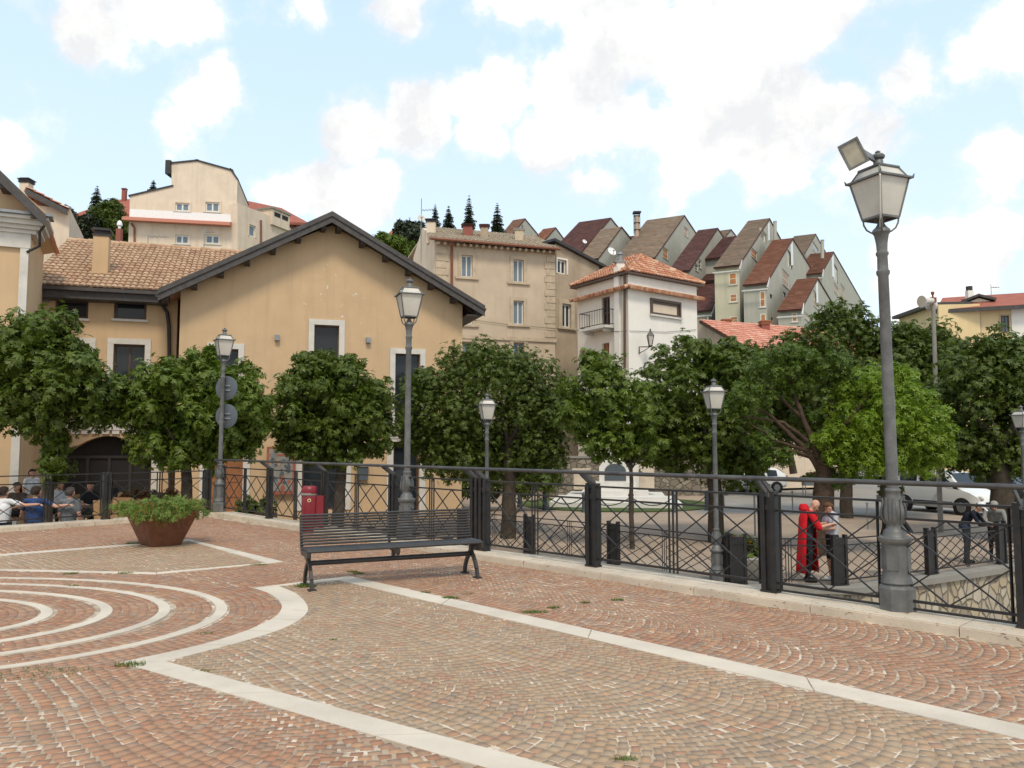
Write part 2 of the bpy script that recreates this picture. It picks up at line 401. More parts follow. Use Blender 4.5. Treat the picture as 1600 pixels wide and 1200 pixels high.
p2o = [(-9.3, 10.72), (-5.6, 14.06), (-3.2, 11.39), (-4.52, 10.32), (-6.7, 10.6)]
p2i = [(-8.9, 10.82), (-5.52, 13.82), (-3.42, 11.3), (-4.58, 10.46), (-6.7, 10.73)]
EC = (-6.56, 7.66)
def ell(d, n=120):
    a, b = 3.79 + d, max(.12, 2.43 + .74 * d)
    return [(EC[0] + a * math.cos(2 * math.pi * i / n), EC[1] + b * math.sin(2 * math.pi * i / n)) for i in range(n)]

bm_ = MB()
ZT, ZB = .004, -.04
def slab(poly, joints=None):
    polyv = [Vector((p[0], p[1], ZB)) for p in poly]
    tr = tessellate_polygon([[Vector((p[0], p[1], 0)) for p in poly]]); n = len(poly)
    bm_.add(polyv + [p + Vector((0, 0, ZT - ZB)) for p in polyv], [[n + i for i in t] for t in tr] + [(i, (i + 1) % n, n + (i + 1) % n, n + i) for i in range(n)])
def strip2(a0, a1, b0, b1, L=1.9):
    """band between edge a0->a1 and b0->b1 cut in slabs"""
    k = max(1, round((Vector(a1) - Vector(a0)).length / L)); a0, a1, b0, b1 = map(Vector, (a0, a1, b0, b1))
    for i in range(k):
        g_ = .0035 * random.uniform(.6, 1.6); t0, t1 = (i + g_) / k, (i + 1 - g_) / k
        slab([a0.lerp(a1, t0), a0.lerp(a1, t1), b0.lerp(b1, t1), b0.lerp(b1, t0)])
strip2(arcin[0], o1, arcout[0], i1, 3); strip2(o1, E1, i1, E2, 1.9); strip2(o3, E3, i3, E4, 1.45)
ai, ao = arcin, arcout
na = 7
def samp(p, t):
    f = t * (len(p) - 1); i = min(int(f), len(p) - 2); return p[i].lerp(p[i + 1], f - i)
for i in range(na):
    ts = [(i + .012 + (.976) * j / 6) / na for j in range(7)]
    slab([samp(ai, t) for t in ts] + [samp(ao, t) for t in ts[::-1]])
for i in range(5):
    j = (i + 1) % 5
    V3 = lambda q: Vector((q[0], q[1], 0))
    strip2(V3(p2o[i]), V3(p2o[j]), V3(p2i[i]), V3(p2i[j]), 1.2)
for k in range(5):
    a, b = ell(-.55 * k), ell(-.55 * k - .11)
    for i in range(0, 120, 6):
        idx = [(i + j) % 120 for j in range(7)]
        slab([a[q] for q in idx] + [b[q] for q in idx[::-1]])
struct(bm_.build('pavement_band', M['band']))

# porphyry setts in segmental arcs
rng = np.random.default_rng(3)
ad = np.array([.69, -.724]); pd_ = np.array([.724, .69])
W_, R_, s_ = 1.34, .86, .083
fm = math.asin(W_ / 2 / R_); na_ = int(round(2 * R_ * fm / .088))
cols_ = np.arange(-12, 15); cour = np.arange(-270, 170); ph = (np.arange(na_) + .5) / na_ * 2 * fm - fm
cj, cu, cp = np.meshgrid(cols_, cour, ph, indexing='ij')
jit = rng.uniform(-.5, .5, (len(cols_), 1, 1)) * s_
u = cu * s_ + jit + R_ * np.cos(cp); v = cj * W_ + R_ * np.sin(cp) + .3
ctr = u[..., None] * ad + v[..., None] * pd_
tang = (-np.sin(cp))[..., None] * ad + np.cos(cp)[..., None] * pd_
ctr = ctr.reshape(-1, 2)
ctr = ctr + .07 * np.stack([np.sin(ctr[:, 1] * 1.3 + 1.7 * np.sin(ctr[:, 0] * .7)) + .5 * np.sin(ctr[:, 0] * 3.1 + ctr[:, 1] * 1.9), np.sin(ctr[:, 0] * 1.1 + 2 * np.sin(ctr[:, 1] * .6)) + .5 * np.sin(ctr[:, 1] * 2.7 - ctr[:, 0] * 2.2)], 1) + rng.normal(0, .0025, ctr.shape)
tang = tang.reshape(-1, 2); hw = np.full(len(ctr), .0385); hr = (.5 * s_ * np.cos(cp) - .0042).reshape(-1)
# concentric setts around the rings
cc, tt = [], []
for d in np.arange(-3.2, 1.6, .086):
    a, b = 3.79 + d, max(.1, 2.43 + .74 * d)
    n = int(2 * math.pi * math.sqrt((a * a + b * b) / 2) / .095); th = np.arange(n) / n * 2 * math.pi + rng.uniform(0, .1)
    cc.append(np.stack([EC[0] + a * np.cos(th), EC[1] + b * np.sin(th)], 1)); t = np.stack([-a * np.sin(th), b * np.cos(th)], 1)
    tt.append(t / np.linalg.norm(t, axis=1)[:, None])
cc = np.concatenate(cc); tt = np.concatenate(tt)
def vis(c): return (c[:, 1] > 1.2) & (np.abs(c[:, 0]) < .78 * c[:, 1] + 2.2)
def inring(c):
    e = np.sqrt(((c[:, 0] - EC[0]) / (3.79 + .22)) ** 2 + ((c[:, 1] - EC[1]) / (2.43 + .17)) ** 2)
    return e < 1
ringzone = [(p.x, p.y) for p in arcin] + [(-3.6, 5.6), (-14, 4.5), (-14, 9.8), (-6.7, 10.55), (-4.5, 10.27), (-3.4, 9.6)]
m1 = vis(ctr) & onpiazza(ctr[:, 0], ctr[:, 1], .24) & ~pip(ringzone, ctr[:, 0], ctr[:, 1])
ctr, tang, hw, hr = ctr[m1], tang[m1], hw[m1], hr[m1]
m2 = vis(cc) & pip(ringzone, cc[:, 0], cc[:, 1]); cc, tt = cc[m2], tt[m2]
C2 = np.concatenate([ctr, cc]); T2 = np.concatenate([tang, tt]); HW = np.concatenate([hw, np.full(len(cc), .0435)]); HR = np.concatenate([hr, np.full(len(cc), .0395)])
bad = np.zeros(len(C2), bool)
for p in band_polys: bad |= pip([(q.x, q.y) for q in p], C2[:, 0], C2[:, 1])
bad |= pip(p2o, C2[:, 0], C2[:, 1]) & ~pip(p2i, C2[:, 0], C2[:, 1])
for k in range(5): bad |= pip(ell(-.55 * k + .02), C2[:, 0], C2[:, 1]) & ~pip(ell(-.55 * k - .15), C2[:, 0], C2[:, 1])
C2, T2, HW, HR = C2[~bad], T2[~bad], HW[~bad], HR[~bad]
buff = pip([(q.x, q.y) for q in panel1], C2[:, 0], C2[:, 1]) | pip(p2i, C2[:, 0], C2[:, 1])
n = len(C2)
_ra = rng.normal(0, .055, n); T2 = np.stack([T2[:, 0] * np.cos(_ra) - T2[:, 1] * np.sin(_ra), T2[:, 0] * np.sin(_ra) + T2[:, 1] * np.cos(_ra)], 1); P2 = np.stack([T2[:, 1], -T2[:, 0]], 1)
zt = rng.uniform(-.0016, .0022, n)
Vs = np.zeros((n, 8, 3))
for q, (sa, sb) in enumerate([(-1, -1), (1, -1), (1, 1), (-1, 1)]):
    j = rng.uniform(-.006, .006, (n, 2))
    off = T2 * (sa * HW * rng.uniform(.88, 1.04, n))[:, None] + P2 * (sb * HR * rng.uniform(.9, 1.02, n))[:, None] + j
    Vs[:, q + 4, :2] = C2 + off; Vs[:, q + 4, 2] = zt + rng.uniform(-.001, .001, n)
    Vs[:, q, :2] = C2 + off * 1.1; Vs[:, q, 2] = -.03
base = (np.arange(n) * 8)[:, None, None]
Fq = (base + np.array([(4, 5, 6, 7), (0, 1, 5, 4), (1, 2, 6, 5), (2, 3, 7, 6), (3, 0, 4, 7)])[None]).reshape(-1, 4)
po = npmesh('pavement', Vs.reshape(-1, 3), Fq, [M['cob_red'], M['cob_buff']])
po.data.polygons.foreach_set('material_index', np.repeat(buff.astype(np.int32), 5))
struct(po)
# raised terrace body under the setts
t = MB(); tp = [A0, B_, C_, L0, Vector((-25, -12, 0)), Vector((14, -12, 0))]
t.prism([Vector((p.x, p.y, -3.4)) for p in tp], (0, 0, 3.3972)); struct(t.build('terrace', M['mortar']))
# travertine kerb, cut in slabs
k = MB(); HK = .085
def kerb(a, b, n, m0=.3, m1=.3, L=1.35):
    q = max(1, round((b - a).length / L))
    for i in range(q):
        t0, t1 = (i + .003) / q, (i + 1 - .003) / q
        p, r = a.lerp(b, t0), a.lerp(b, t1); h = HK + random.uniform(-.003, .003); ma, mb = m0 + (m1 - m0) * t0, m0 + (m1 - m0) * t1
        k.hexa([Vector((w.x, w.y, z)) for z in (-.3, h - .012) for w in (p - n * .2, r - n * .2, r + n * mb, p + n * ma)])
        k.hexa([Vector((w.x, w.y, z)) for z in (h - .012, h) for w in (p - n * .19, r - n * .19, r + n * (mb - .012), p + n * (ma - .012))])
kerb(A0, B_, nAB, .43, .3); kerb(B_ + dBC * .01, C_ - dBC * .2, nBC, .3, .22); kerb(C_ + dCL * .21, L0, nCL)
struct(k.build('kerb', M['trav']))
# sunken passage, lower square, road, terrain
q = MB(); q.poly([(-12, -4, -2.8), (40, -4, -2.8), (40, 30, -2.8), (-12, 30, -2.8)]); struct(q.build('passage_floor', M['concrete']))
low = [(-60, -12), (-30, -12), (-9.5, 12), (-6.9, 18.6), (.3, 20.9), (2.3, 19.0), (4.4, 16.45), (6.7, 16.1), (9.2, 17.45), (11.7, 18.95), (26, 27.6), (90, 27.6), (90, 62), (-60, 62)]
q = MB(); tr = tessellate_polygon([[Vector((a, b, 0)) for a, b in low]]); nl = len(low)
q.add([(a, b, gz(a, b)) for a, b in low], [list(x) for x in tr])
struct(q.build('square_pavement', M['square']))
q = MB()
rp = [(7.5, 33), (60, 28.5), (90, 30), (90, 62), (30, 62), (14, 62), (12, 47)]
q.add([(a, b, gz(a, b) + .006) for a, b in rp], [list(x) for x in tessellate_polygon([[Vector((a, b, 0)) for a, b in rp]])])
struct(q.build('road', M['asph']))
def hillz(x, y):
    return _hillz(x, y)
def _hillz(x, y):
    g0 = gz(x, y) - .06
    t = max(0, min(1, (y - 60) / 95)); t = t * t * (3 - 2 * t)
    az = x / max(y, 1)
    side = max(0, min(1, (.47 - az) / .12))
    h = 12.5 if az < -.1 else (12.5 + (az + .1) * 14)
    h = min(h, 17)
    return g0 * (1 - t) + t * (h * side + 1.5) + (noise.noise(Vector((x * .05, y * .05, 0))) * .8 * t)
xs = [-260 + 10 * i for i in range(60)]; ys = [61.5 + 8 * i for i in range(26)] + [300, 400, 600]
vs = [(x, y, hillz(x, y)) for y in ys for x in xs]; nx = len(xs)
q = MB(); q.add(vs, [(j * nx + i, j * nx + i + 1, (j + 1) * nx + i + 1, (j + 1) * nx + i) for j in range(len(ys) - 1) for i in range(nx - 1)])
struct(q.build('hills', M['hill'], smooth=80))
q = MB(); ny = 16; rows = []
for j in range(ny):
    y = 61.9 + 5 * j; rows.append([(y * (.43 + .16 * i / 8), y, max(gz(0, y) + .006, hillz(y * (.43 + .16 * i / 8), y) + .35)) for i in range(9)])
for j in range(ny - 1):
    for i in range(8): q.poly([rows[j][i], rows[j][i + 1], rows[j + 1][i + 1], rows[j + 1][i]])
o = q.build('road', M['asph'], smooth=80); o['kind'] = 'structure'
# grass in the joints
gv, gf = [], []
def tuft(x, y, rx, n, h):
    for i in range(n):
        a = random.uniform(0, 6.28); r = rx * math.sqrt(random.random())
        p = Vector((x + r * math.cos(a), y + r * math.sin(a) * .45, 0)); b = random.uniform(0, 6.28); w = Vector((math.cos(b), math.sin(b), 0)) * .004
        tip = p + Vector((random.gauss(0, .018), random.gauss(0, .018), random.uniform(.4, 1) * h)); k = len(gv)
        gv.extend([p - w, p + w, tip]); gf.append((k, k + 1, k + 2))
for px, py, rx, n_, h in [(203, 1040, .12, 130, .045), (478, 917, .13, 220, .05), (60, 1052, .4, 220, .02), (110, 897, .1, 120, .03), (196, 896, .1, 120, .03), (405, 883, .13, 120, .03), (208, 850, .12, 160, .05), (551, 894, .07, 90, .04), (561, 897, .07, 90, .04), (665, 926, .06, 70, .025), (700, 934, .07, 80, .03), (705, 935, .1, 120, .03), (835, 957, .14, 200, .03), (865, 950, .07, 90, .03), (915, 942, .05, 60, .03), (965, 938, .07, 90, .03), (318, 1048, .08, 40, .02), (978, 1186, .06, 60, .02), (520, 1000, .03, 30, .02), (730, 928, .1, 30, .02), (112, 916, .08, 60, .03), (400, 800, .15, 60, .05), (320, 990, .1, 40, .02)]:
    p = PZ(px, py, 0); tuft(p.x, p.y, rx, n_, h)
g = npmesh('grass', np.array([tuple(p) for p in gv]), np.array(gf), M['grass']); g['kind'] = 'stuff'

# retaining wall of the sunken passage
rw = thing('retaining_wall', 'rubble retaining wall with concrete coping below the lower railing', 'wall', (9.2, 17.7, -2.8))
w1 = MB(); cpw = MB()
pts = [(.3, 20.9), (2.3, 19.0), (4.4, 16.45), (6.7, 16.1), (9.2, 17.45), (11.7, 18.95), (26, 27.6), (36, 27.8)]
def off(i, d):
    a = Vector((*pts[max(i - 1, 0)], 0)); b = Vector((*pts[i], 0)); c = Vector((*pts[min(i + 1, len(pts) - 1)], 0))
    t = (c - a).normalized(); return b + Vector((t.y, -t.x, 0)) * d
for i in range(len(pts) - 1):
    zt0 = gz(*pts[i]) - .1; zt1 = gz(*pts[i + 1]) - .1
    a0, b0, a1, b1 = off(i, .02), off(i + 1, .02), off(i, -.35), off(i + 1, -.35)
    w1.hexa([(a0.x, a0.y, -2.9), (b0.x, b0.y, -2.9), (b1.x, b1.y, -2.9), (a1.x, a1.y, -2.9), (a0.x, a0.y, zt0), (b0.x, b0.y, zt1), (b1.x, b1.y, zt1), (a1.x, a1.y, zt0)])
    a0, b0, a1, b1 = off(i, .1), off(i + 1, .1), off(i, -.45), off(i + 1, -.45)
    cpw.hexa([(a0.x, a0.y, zt0), (b0.x, b0.y, zt1), (b1.x, b1.y, zt1), (a1.x, a1.y, zt0), (a0.x, a0.y, zt0 + .12), (b0.x, b0.y, zt1 + .12), (b1.x, b1.y, zt1 + .12), (a1.x, a1.y, zt0 + .12)])
w1.build('wall', M['stonewall'], rw); cpw.build('coping', M['concrete'], rw)
# ---------------------------------------------------------------- building helpers
def rect(u0, z0, u1, z1): return [(u0, z0), (u1, z0), (u1, z1), (u0, z1)]
def pxr(P, x0, y0, x1, y1):
    a = P.uz(x0, (y0 + y1) / 2); b = P.uz(x1, (y0 + y1) / 2); c = P.uz((x0 + x1) / 2, y0); d = P.uz((x0 + x1) / 2, y1)
    return (a[0], d[1], b[0], c[1])
def window(par, P, q, fr='wframe', gl='glass', rev=.14, fw=.06, mull=1, trans=0, sur=None, sill=None, v=0, shut=None, name='window', head=None, shutfrac=1.0):
    u0, z0, u1, z1 = q; e = .002; a, b = v - rev - .06, v - rev
    f = MB()
    for bx in ((u0 + e, u0 + fw, z0 + e, z1 - e), (u1 - fw, u1 - e, z0 + e, z1 - e), (u0 + fw, u1 - fw, z0 + e, z0 + fw), (u0 + fw, u1 - fw, z1 - fw, z1 - e)):
        f.pbox(P, bx[0], bx[1], a, b, bx[2], bx[3])
    for i in range(mull):
        c = u0 + (u1 - u0) * (i + 1) / (mull + 1); f.pbox(P, c - fw * .55, c + fw * .55, a, b + .004, z0 + fw, z1 - fw)
    for i in range(trans):
        c = z0 + (z1 - z0) * (i + 1) / (trans + 1); f.pbox(P, u0 + fw, u1 - fw, a + .004, b - .004, c - fw * .3, c + fw * .3)
    w = f.build(name, M[fr], par)
    g = MB(); g.pbox(P, u0 + e, u1 - e, a - .01, a + .02, z0 + e, z1 - e); g.build('pane', M[gl], w)
    if shut:
        s = MB(); zz = z1 - fw - (z1 - z0 - 2 * fw) * shutfrac
        n = max(3, int((z1 - fw - zz) / .12))
        for i in range(n):
            c0 = zz + (z1 - fw - zz) * i / n; c1 = zz + (z1 - fw - zz) * (i + .86) / n
            s.pbox(P, u0 + fw + .004, u1 - fw - .004, b - .03, b - .01, c0, c1)
        s.pbox(P, u0 + fw + .004, u1 - fw - .004, b - .036, b - .03, zz, z1 - fw)
        s.build('shutter', M[shut], w)
    if sur:
        sw, m, pr = sur; s = MB(); v0 = v + .003
        s.pbox(P, u0 - sw, u1 + sw, v0, v + pr, z1 + .001, z1 + sw); s.pbox(P, u0 - sw, u0 - .001, v0, v + pr - .002, z0, z1); s.pbox(P, u1 + .001, u1 + sw, v0, v + pr - .002, z0, z1)
        s.build('surround', M[m], w)
    if sill:
        sw, m, pr, h = sill; s = MB(); s.pbox(P, u0 - sw, u1 + sw, v - rev + .004, v + pr, z0 - h, z0 - .001); s.build('sill', M[m], w)
    if head:
        sw, m, pr, h = head; s = MB(); s.pbox(P, u0 - sw, u1 + sw, v + .003, v + pr, z1 + .003, z1 + h); s.build('lintel', M[m], w)
    return w
def tiles(mb, O, u, v, poly, tu=.22, tv=.36, rise=.055, jx=.0, seg=5):
    """barrel tiles laid on the plane O + u*a + v*b, inside poly [(a,b)]"""
    n = u.cross(v).normalized()
    if n.z < 0: n = -n
    mb.add([O + u * a + v * b - n * .005 for a, b in poly], [list(x) for x in tessellate_polygon([[Vector((a, b, 0)) for a, b in poly]])])
    amin = min(p[0] for p in poly); amax = max(p[0] for p in poly); bmin = min(p[1] for p in poly); bmax = max(p[1] for p in poly)
    na, nb = int((amax - amin) / tu), int((bmax - bmin) / tv + .5)
    if na < 1 or nb < 1: return
    tu = (amax - amin) / na; tv = (bmax - bmin) / nb
    A, Bv = np.meshgrid(amin + (np.arange(na) + .5) * tu, bmin + (np.arange(nb) + .5) * tv, indexing='ij')
    ok = pip(poly, A, Bv)
    for a, b in zip(A[ok], Bv[ok]):
        j = random.gauss(0, .008); l0, l1 = b - tv * .5 - random.uniform(0, .02), b + tv * .62
        vs = []
        for (ll, hh, ww) in ((l0, .045, 1.0), (l1, .0, .86)):
            for s in range(seg + 1):
                t = math.pi * s / seg
                vs.append(O + u * (a + j - math.cos(t) * tu * .5 * ww) + v * ll + n * (hh + math.sin(t) * rise))
        for s in range(seg + 1):
            t = math.pi * s / seg
            vs.append(O + u * (a + j - math.cos(t) * tu * .5) + v * (l0 + .004) + n * (.0 + math.sin(t) * rise * .6))
        k = seg + 1
        mb.add(vs, [(s, s + 1, k + s + 1, k + s) for s in range(seg)] + [(s, s + 1, 2 * k + s + 1, 2 * k + s) for s in range(seg)])
def slabpoly(mb, pts, th, up=None):
    """plate of thickness th under polygon pts"""
    n = (pts[1] - pts[0]).cross(pts[2] - pts[0]).normalized()
    if n.z < 0: n = -n
    mb.prism(pts, -n * th)
def downpipe(par, pts, r, m, name='downpipe'):
    d = MB(); d.tube(pts, r, 8); return d.build(name, M[m], par, smooth=True)
def chimney(par, base, w, h, m='cream', capm='tile_red', pot=True, name='chimney'):
    b = Vector(base); c = MB(); c.box(b.x - w / 2, b.x + w / 2, b.y - w / 2, b.y + w / 2, b.z - 1.0, b.z + h)
    ch = c.build(name, M[m], par)
    k = MB()
    if pot:
        n = 4
        for i in range(n):
            z = b.z + h + .02 + i * h * .13; ww = w * (.62 if i < n - 1 else .7)
            k.box(b.x - ww, b.x + ww, b.y - ww, b.y + ww, z, z + h * .07)
            k.box(b.x - w * .4, b.x + w * .4, b.y - w * .4, b.y + w * .4, z + h * .07, z + h * .13)
        k.box(b.x - w * .5, b.x + w * .5, b.y - w * .5, b.y + w * .5, z + h * .13, z + h * .2)
    else:
        k.box(b.x - w * .62, b.x + w * .62, b.y - w * .62, b.y + w * .62, b.z + h + .18, b.z + h + .3)
        for sx in (-1, 1):
            for sy in (-1, 1):
                k.box(b.x + sx * w * .42 - .05, b.x + sx * w * .42 + .05, b.y + sy * w * .42 - .05, b.y + sy * w * .42 + .05, b.z + h, b.z + h + .18)
    k.build('cap', M[capm], ch)
    return ch

# ---------------------------------------------------------------- ochre hall (gable to the square) and its wing
PA = plpx(278, 28.0, 722, 31.2)
H = thing('gabled_hall', 'ochre plastered hall with dark gabled roof edge and tall white framed windows', 'building', (PA.o.x, PA.o.y, -1.2))
uL, uR = 0.0, PA.L
zel = PA.uz(278, 447)[1]; zer = PA.uz(722, 474)[1]; um, zm = PA.uz(519, 352)
gb = -1.25
def slopez(u): return zm + (zel - zm) * (um - u) / um if u < um else zm + (zer - zm) * (u - um) / (uR - um)
wins = [(pxr(PA, 490, 508, 529, 640), 'hi'), (pxr(PA, 617, 553, 656, 680), 'hi'), (pxr(PA, 331, 545, 371, 670), 'hi'),
        (pxr(PA, 472, 672, 538, 797), 'dr'), (pxr(PA, 614, 690, 655, 806), 'dr'), (pxr(PA, 323, 705, 379, 800), 'wd')]
m = MB(); m.solid(PA, [(uL, gb), (uR, gb), (uR, zer), (um, zm), (uL, zel)], [rect(*q) for q, _ in wins], 17, .3)
mh = M['och'].copy(); mh.name = 'ochre_plaster_chipped'; t_ = mh.node_tree; b_ = t_.nodes['Principled BSDF']; src = b_.inputs['Base Color'].links[0].from_socket
cc_ = PA.hit(530, 475) - wl(H); vc = coords(t_); dn = t_.nodes.new('ShaderNodeVectorMath'); dn.operation = 'DISTANCE'; t_.links.new(vc, dn.inputs[0]); dn.inputs[1].default_value = cc_
fa = ramp(t_, dn.outputs['Value'], [(.3, 1.0), (.9, 0.0)]); fb = ramp(t_, noi(t_, vc, 4.2, 5, .6), [(.655, 0.0), (.67, 1.0)])
mm = t_.nodes.new('ShaderNodeMath'); mm.operation = 'MULTIPLY'; mr = t_.nodes.new('ShaderNodeMath'); mr.operation = 'MULTIPLY'; mr.inputs[1].default_value = .45; t_.links.new(dn.outputs['Value'], mr.inputs[0]); t_.links.new(mr.outputs[0], fa.node.inputs[0])
t_.links.new(fa, mm.inputs[0]); t_.links.new(fb, mm.inputs[1]); t_.links.new(mixc(t_, mm.outputs[0], src, (.66, .6, .5)), b_.inputs['Base Color'])
m.build('wall', mh, H)
for q, kd in wins:
    if kd == 'hi':
        w = window(H, PA, q, 'brown', 'glass', .2, .05, 0, 0, (.2, 'stone', .05), (.22, 'stone', .08, .12))
        rl = MB(); u0, z0, u1, z1 = q
        for i in range(9): c = u0 + .03 + (u1 - u0 - .06) * i / 8; rl.pbox(PA, c - .008, c + .008, -.07, -.054, z0 + .05, z0 + 1.0)
        rl.pbox(PA, u0, u1, -.08, -.044, z0 + 1.0, z0 + 1.04); rl.pbox(PA, u0, u1, -.075, -.05, z0 + .02, z0 + .05); rl.build('railing', M['iron'], w)
    elif kd == 'dr':
        window(H, PA, q, 'brown', 'glass', .2, .07, 1, 0, (.24, 'stone', .05), None, name='glass_door')
    else:
        d = window(H, PA, q, 'orangewood', 'dark', .14, .1, 1, 3, (.24, 'stone', .05), None, name='timber_door')
        pn = MB(); u0, z0, u1, z1 = q; pn.pbox(PA, u0 + .1, u1 - .1, -.185, -.165, z0 + .1, z1 - .1); pn.build('door_leaf', M['orangewood'], d)
# roof with deep verge
def vp(px, py, P, v):
    u, z = P.back(v).uz(px, py); return u, z
lz, rz = PA.back(.75).uz(247, 454), PA.back(.75).uz(757, 480); tz = PA.back(.75).uz(519, 333)
Qv = lambda uz_, v: PA.w(uz_[0], v, uz_[1])
rf = MB()
th = .13
slabpoly(rf, [Qv(lz, .75), Qv(tz, .75), Qv(tz, -17.4), Qv(lz, -17.4)], th); slabpoly(rf, [Qv(tz, .755), Qv(rz, .755), Qv(rz, -17.4), Qv(tz, -17.4)], th)
ro = rf.build('roof', M['tile_buff'], H)
bg = MB(); fh = .34
for a, b in ((lz, tz), (tz, rz)):
    dz = Vector((0, 0, -.02))
    pa, pb = Qv(a, .76) + dz, Qv(b, .76) + dz
    bg.prism([pa, pb, pb - Z3 * fh, pa - Z3 * fh], PA.n * .05)
    pa, pb = Qv(a, .815), Qv(b, .815)
    bg.prism([pa + Z3 * .05, pb + Z3 * .05, pb - Z3 * .13, pa - Z3 * .13], PA.n * .045)
bg.build('bargeboard', M['fascia'], ro)
sf = MB()
for a, b in ((lz, tz), (tz, rz)):
    sf.prism([Qv(a, .75) - Z3 * .17, Qv(b, .75) - Z3 * .17, Qv(b, -.02) - Z3 * .17, Qv(a, -.02) - Z3 * .17], Z3 * -.03)
for e, sg in ((lz, 1), (rz, -1)):
    for i in range(7):
        t = .04 + .152 * i; u = e[0] + (tz[0] - e[0]) * t; z = e[1] + (tz[1] - e[1]) * t - .21
        sf.pbox(PA, u - .09, u + .09, -.05, .7, z - .2, z)
sf.build('eaves_timber', M['dwood'], ro)
ev = MB(); ev.prism([PA.w(rz[0] + .02, .8, rz[1] - .05), PA.w(rz[0] + .02, -17.4, rz[1] - .05), PA.w(rz[0] - .1, -17.4, rz[1] - .32), PA.w(rz[0] - .1, .8, rz[1] - .32)], PA.u * .06)
ev.pbox(PA, uR - .001, rz[0] - .12, -17.3, .7, rz[1] - .36, rz[1] - .3)
ev.build('gutter', M['dwood'], ro)
for px, py in ((433, 528), (575, 532)):
    u, z = PA.uz(px, py); l = MB(); l.pbox(PA, u - .085, u + .085, .004, .16, z - .1, z + .1); l.pbox(PA, u - .06, u + .06, .02, .14, z - .112, z - .1)
    lo_ = l.build('wall_light', M['steel'], None); tag(lo_, 'small grey box light left of the central window on the ochre gable' if px < 500 else 'small grey box light right of the central window on the ochre gable', 'wall light', 'box lights on the gable')
# wing with barrel tiled roof
PB = PA.back(-1.3)
uw0 = PB.uz(38, 500)[0]; uw1 = PB.uz(277, 500)[0] + .0
W = thing('tiled_wing', 'ochre wing with buff barrel tiled roof and wide dark archway', 'building', tuple(PB.w(uw0, 0, -1.2)))
ze = PB.uz(150, 462)[1]
uz4 = [pxr(PB, 86, 468, 138, 497), pxr(PB, 178, 469, 229, 499)]
uz5 = [pxr(PB, 176, 538, 225, 640), pxr(PB, 84, 536, 138, 640)]
ua0, za0, ua1, za1 = pxr(PB, 95, 680, 236, 806)
zc = PB.uz(165, 681)[1]; zs = PB.uz(165, 712)[1]; zb = -1.24
arch = [(ua0, zb + .03), (ua1, zb + .03)] + [(ua1 + (ua0 - ua1) * (i / 12), zs + (zc - zs) * math.sin(math.pi * i / 12)) for i in range(13)]
m = MB(); m.solid(PB, [(uw0, zb), (uw1, zb), (uw1, ze), (uw0, ze)], [rect(*q) for q in uz4 + uz5] + [arch], 9.5, .5)
m.build('wall', M['och'], W)
for q in uz4: window(W, PB, q, 'brown', 'glass', .16, .09, 0, 0, None, (.06, 'stone', .08, .08))
for q in uz5: window(W, PB, q, 'brown', 'glass', .2, .06, 1, 0, (.2, 'stone', .05), (.22, 'stone', .08, .12))
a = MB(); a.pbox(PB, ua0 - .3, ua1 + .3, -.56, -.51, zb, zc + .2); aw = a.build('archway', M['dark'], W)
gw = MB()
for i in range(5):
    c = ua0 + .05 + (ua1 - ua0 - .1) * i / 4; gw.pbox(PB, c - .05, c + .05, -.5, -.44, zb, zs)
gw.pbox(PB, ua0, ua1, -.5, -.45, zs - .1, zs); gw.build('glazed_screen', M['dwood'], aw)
jm = MB()
for c in (ua0 - .16, ua1 + .16): jm = MB(); jm.pbox(PB, c - .15, c + .15, .003, .05, zb, zs + .1); jm.build('jamb', M['stone'], W)
lt = MB(); ul0, zl0, ul1, zl1 = pxr(PB, 44, 655, 236, 672); lt.pbox(PB, ul0, ul1, .003, .1, zl0, zl1)
nn = 12
for i in range(nn):
    c = ul0 + (ul1 - ul0) * (i + .5) / nn; lt.pbox(PB, c - .12, c + .12, .004, .08, zl0 - .14, zl0 - .001)
lt.build('toothed_cornice', M['stone'], W)
# wing roof: eave -> ridge parallel to the facade
ev_v = .65; zev = PB.back(ev_v).uz(150, 449)[1]; ue0 = PB.back(ev_v).uz(40, 450)[0]; ue1 = PB.back(ev_v).uz(262, 455)[0]
rdv = -5.3; zr = PB.back(rdv).uz(200, 383)[1]
O = PB.w(ue0, ev_v, zev); vv = (PB.w(0, rdv, zr) - PB.w(0, ev_v, zev)); lv = vv.length; vv.normalize()
ur = (PB.back(rdv).uz(420, 383)[0]) - ue0
r = MB(); tiles(r, O, PB.u, vv, [(0, 0), (ue1 - ue0, 0), (ur, lv), (0, lv)], .2, .38, .05)
for i in range(int(ur / .4)):
    rc = O + vv * lv + PB.u * (i * .4); r.tube([rc + Z3 * .05, rc + PB.u * .43 + Z3 * .03], [.11, .095], 8)
rw_ = r.build('roof', M['tile_buff'], W, smooth=50)
b_ = MB(); slabpoly(b_, [O - Z3 * .03, O + PB.u * (ue1 - ue0) - Z3 * .03, O + PB.u * ur + vv * lv - Z3 * .03, O + vv * lv - Z3 * .03], .1)
bo = PB.w(ue0, rdv - 5, zev); slabpoly(b_, [O + vv * lv - Z3 * .03, O + vv * lv + PB.u * ur - Z3 * .03, bo + PB.u * ur, bo], .1)
b_.build('roof_deck', M['dwood'], rw_)
gt = MB(); gt.pbox(PB, ue0, ue1 - .1, ev_v - .02, ev_v + .12, zev - .16, zev - .04); gt.pbox(PB, ue0, ue1 - .05, ev_v - .08, ev_v - .021, zev - .42, zev - .05)
gt.pbox(PB, ue0, ue1 - .05, .003, ev_v - .08, zev - .44, zev - .38)
gt.build('gutter', M['fascia'], rw_)
cp_ = O + PB.u * (PB.back(ev_v).uz(144, 420)[0] - ue0) + vv * 1.9
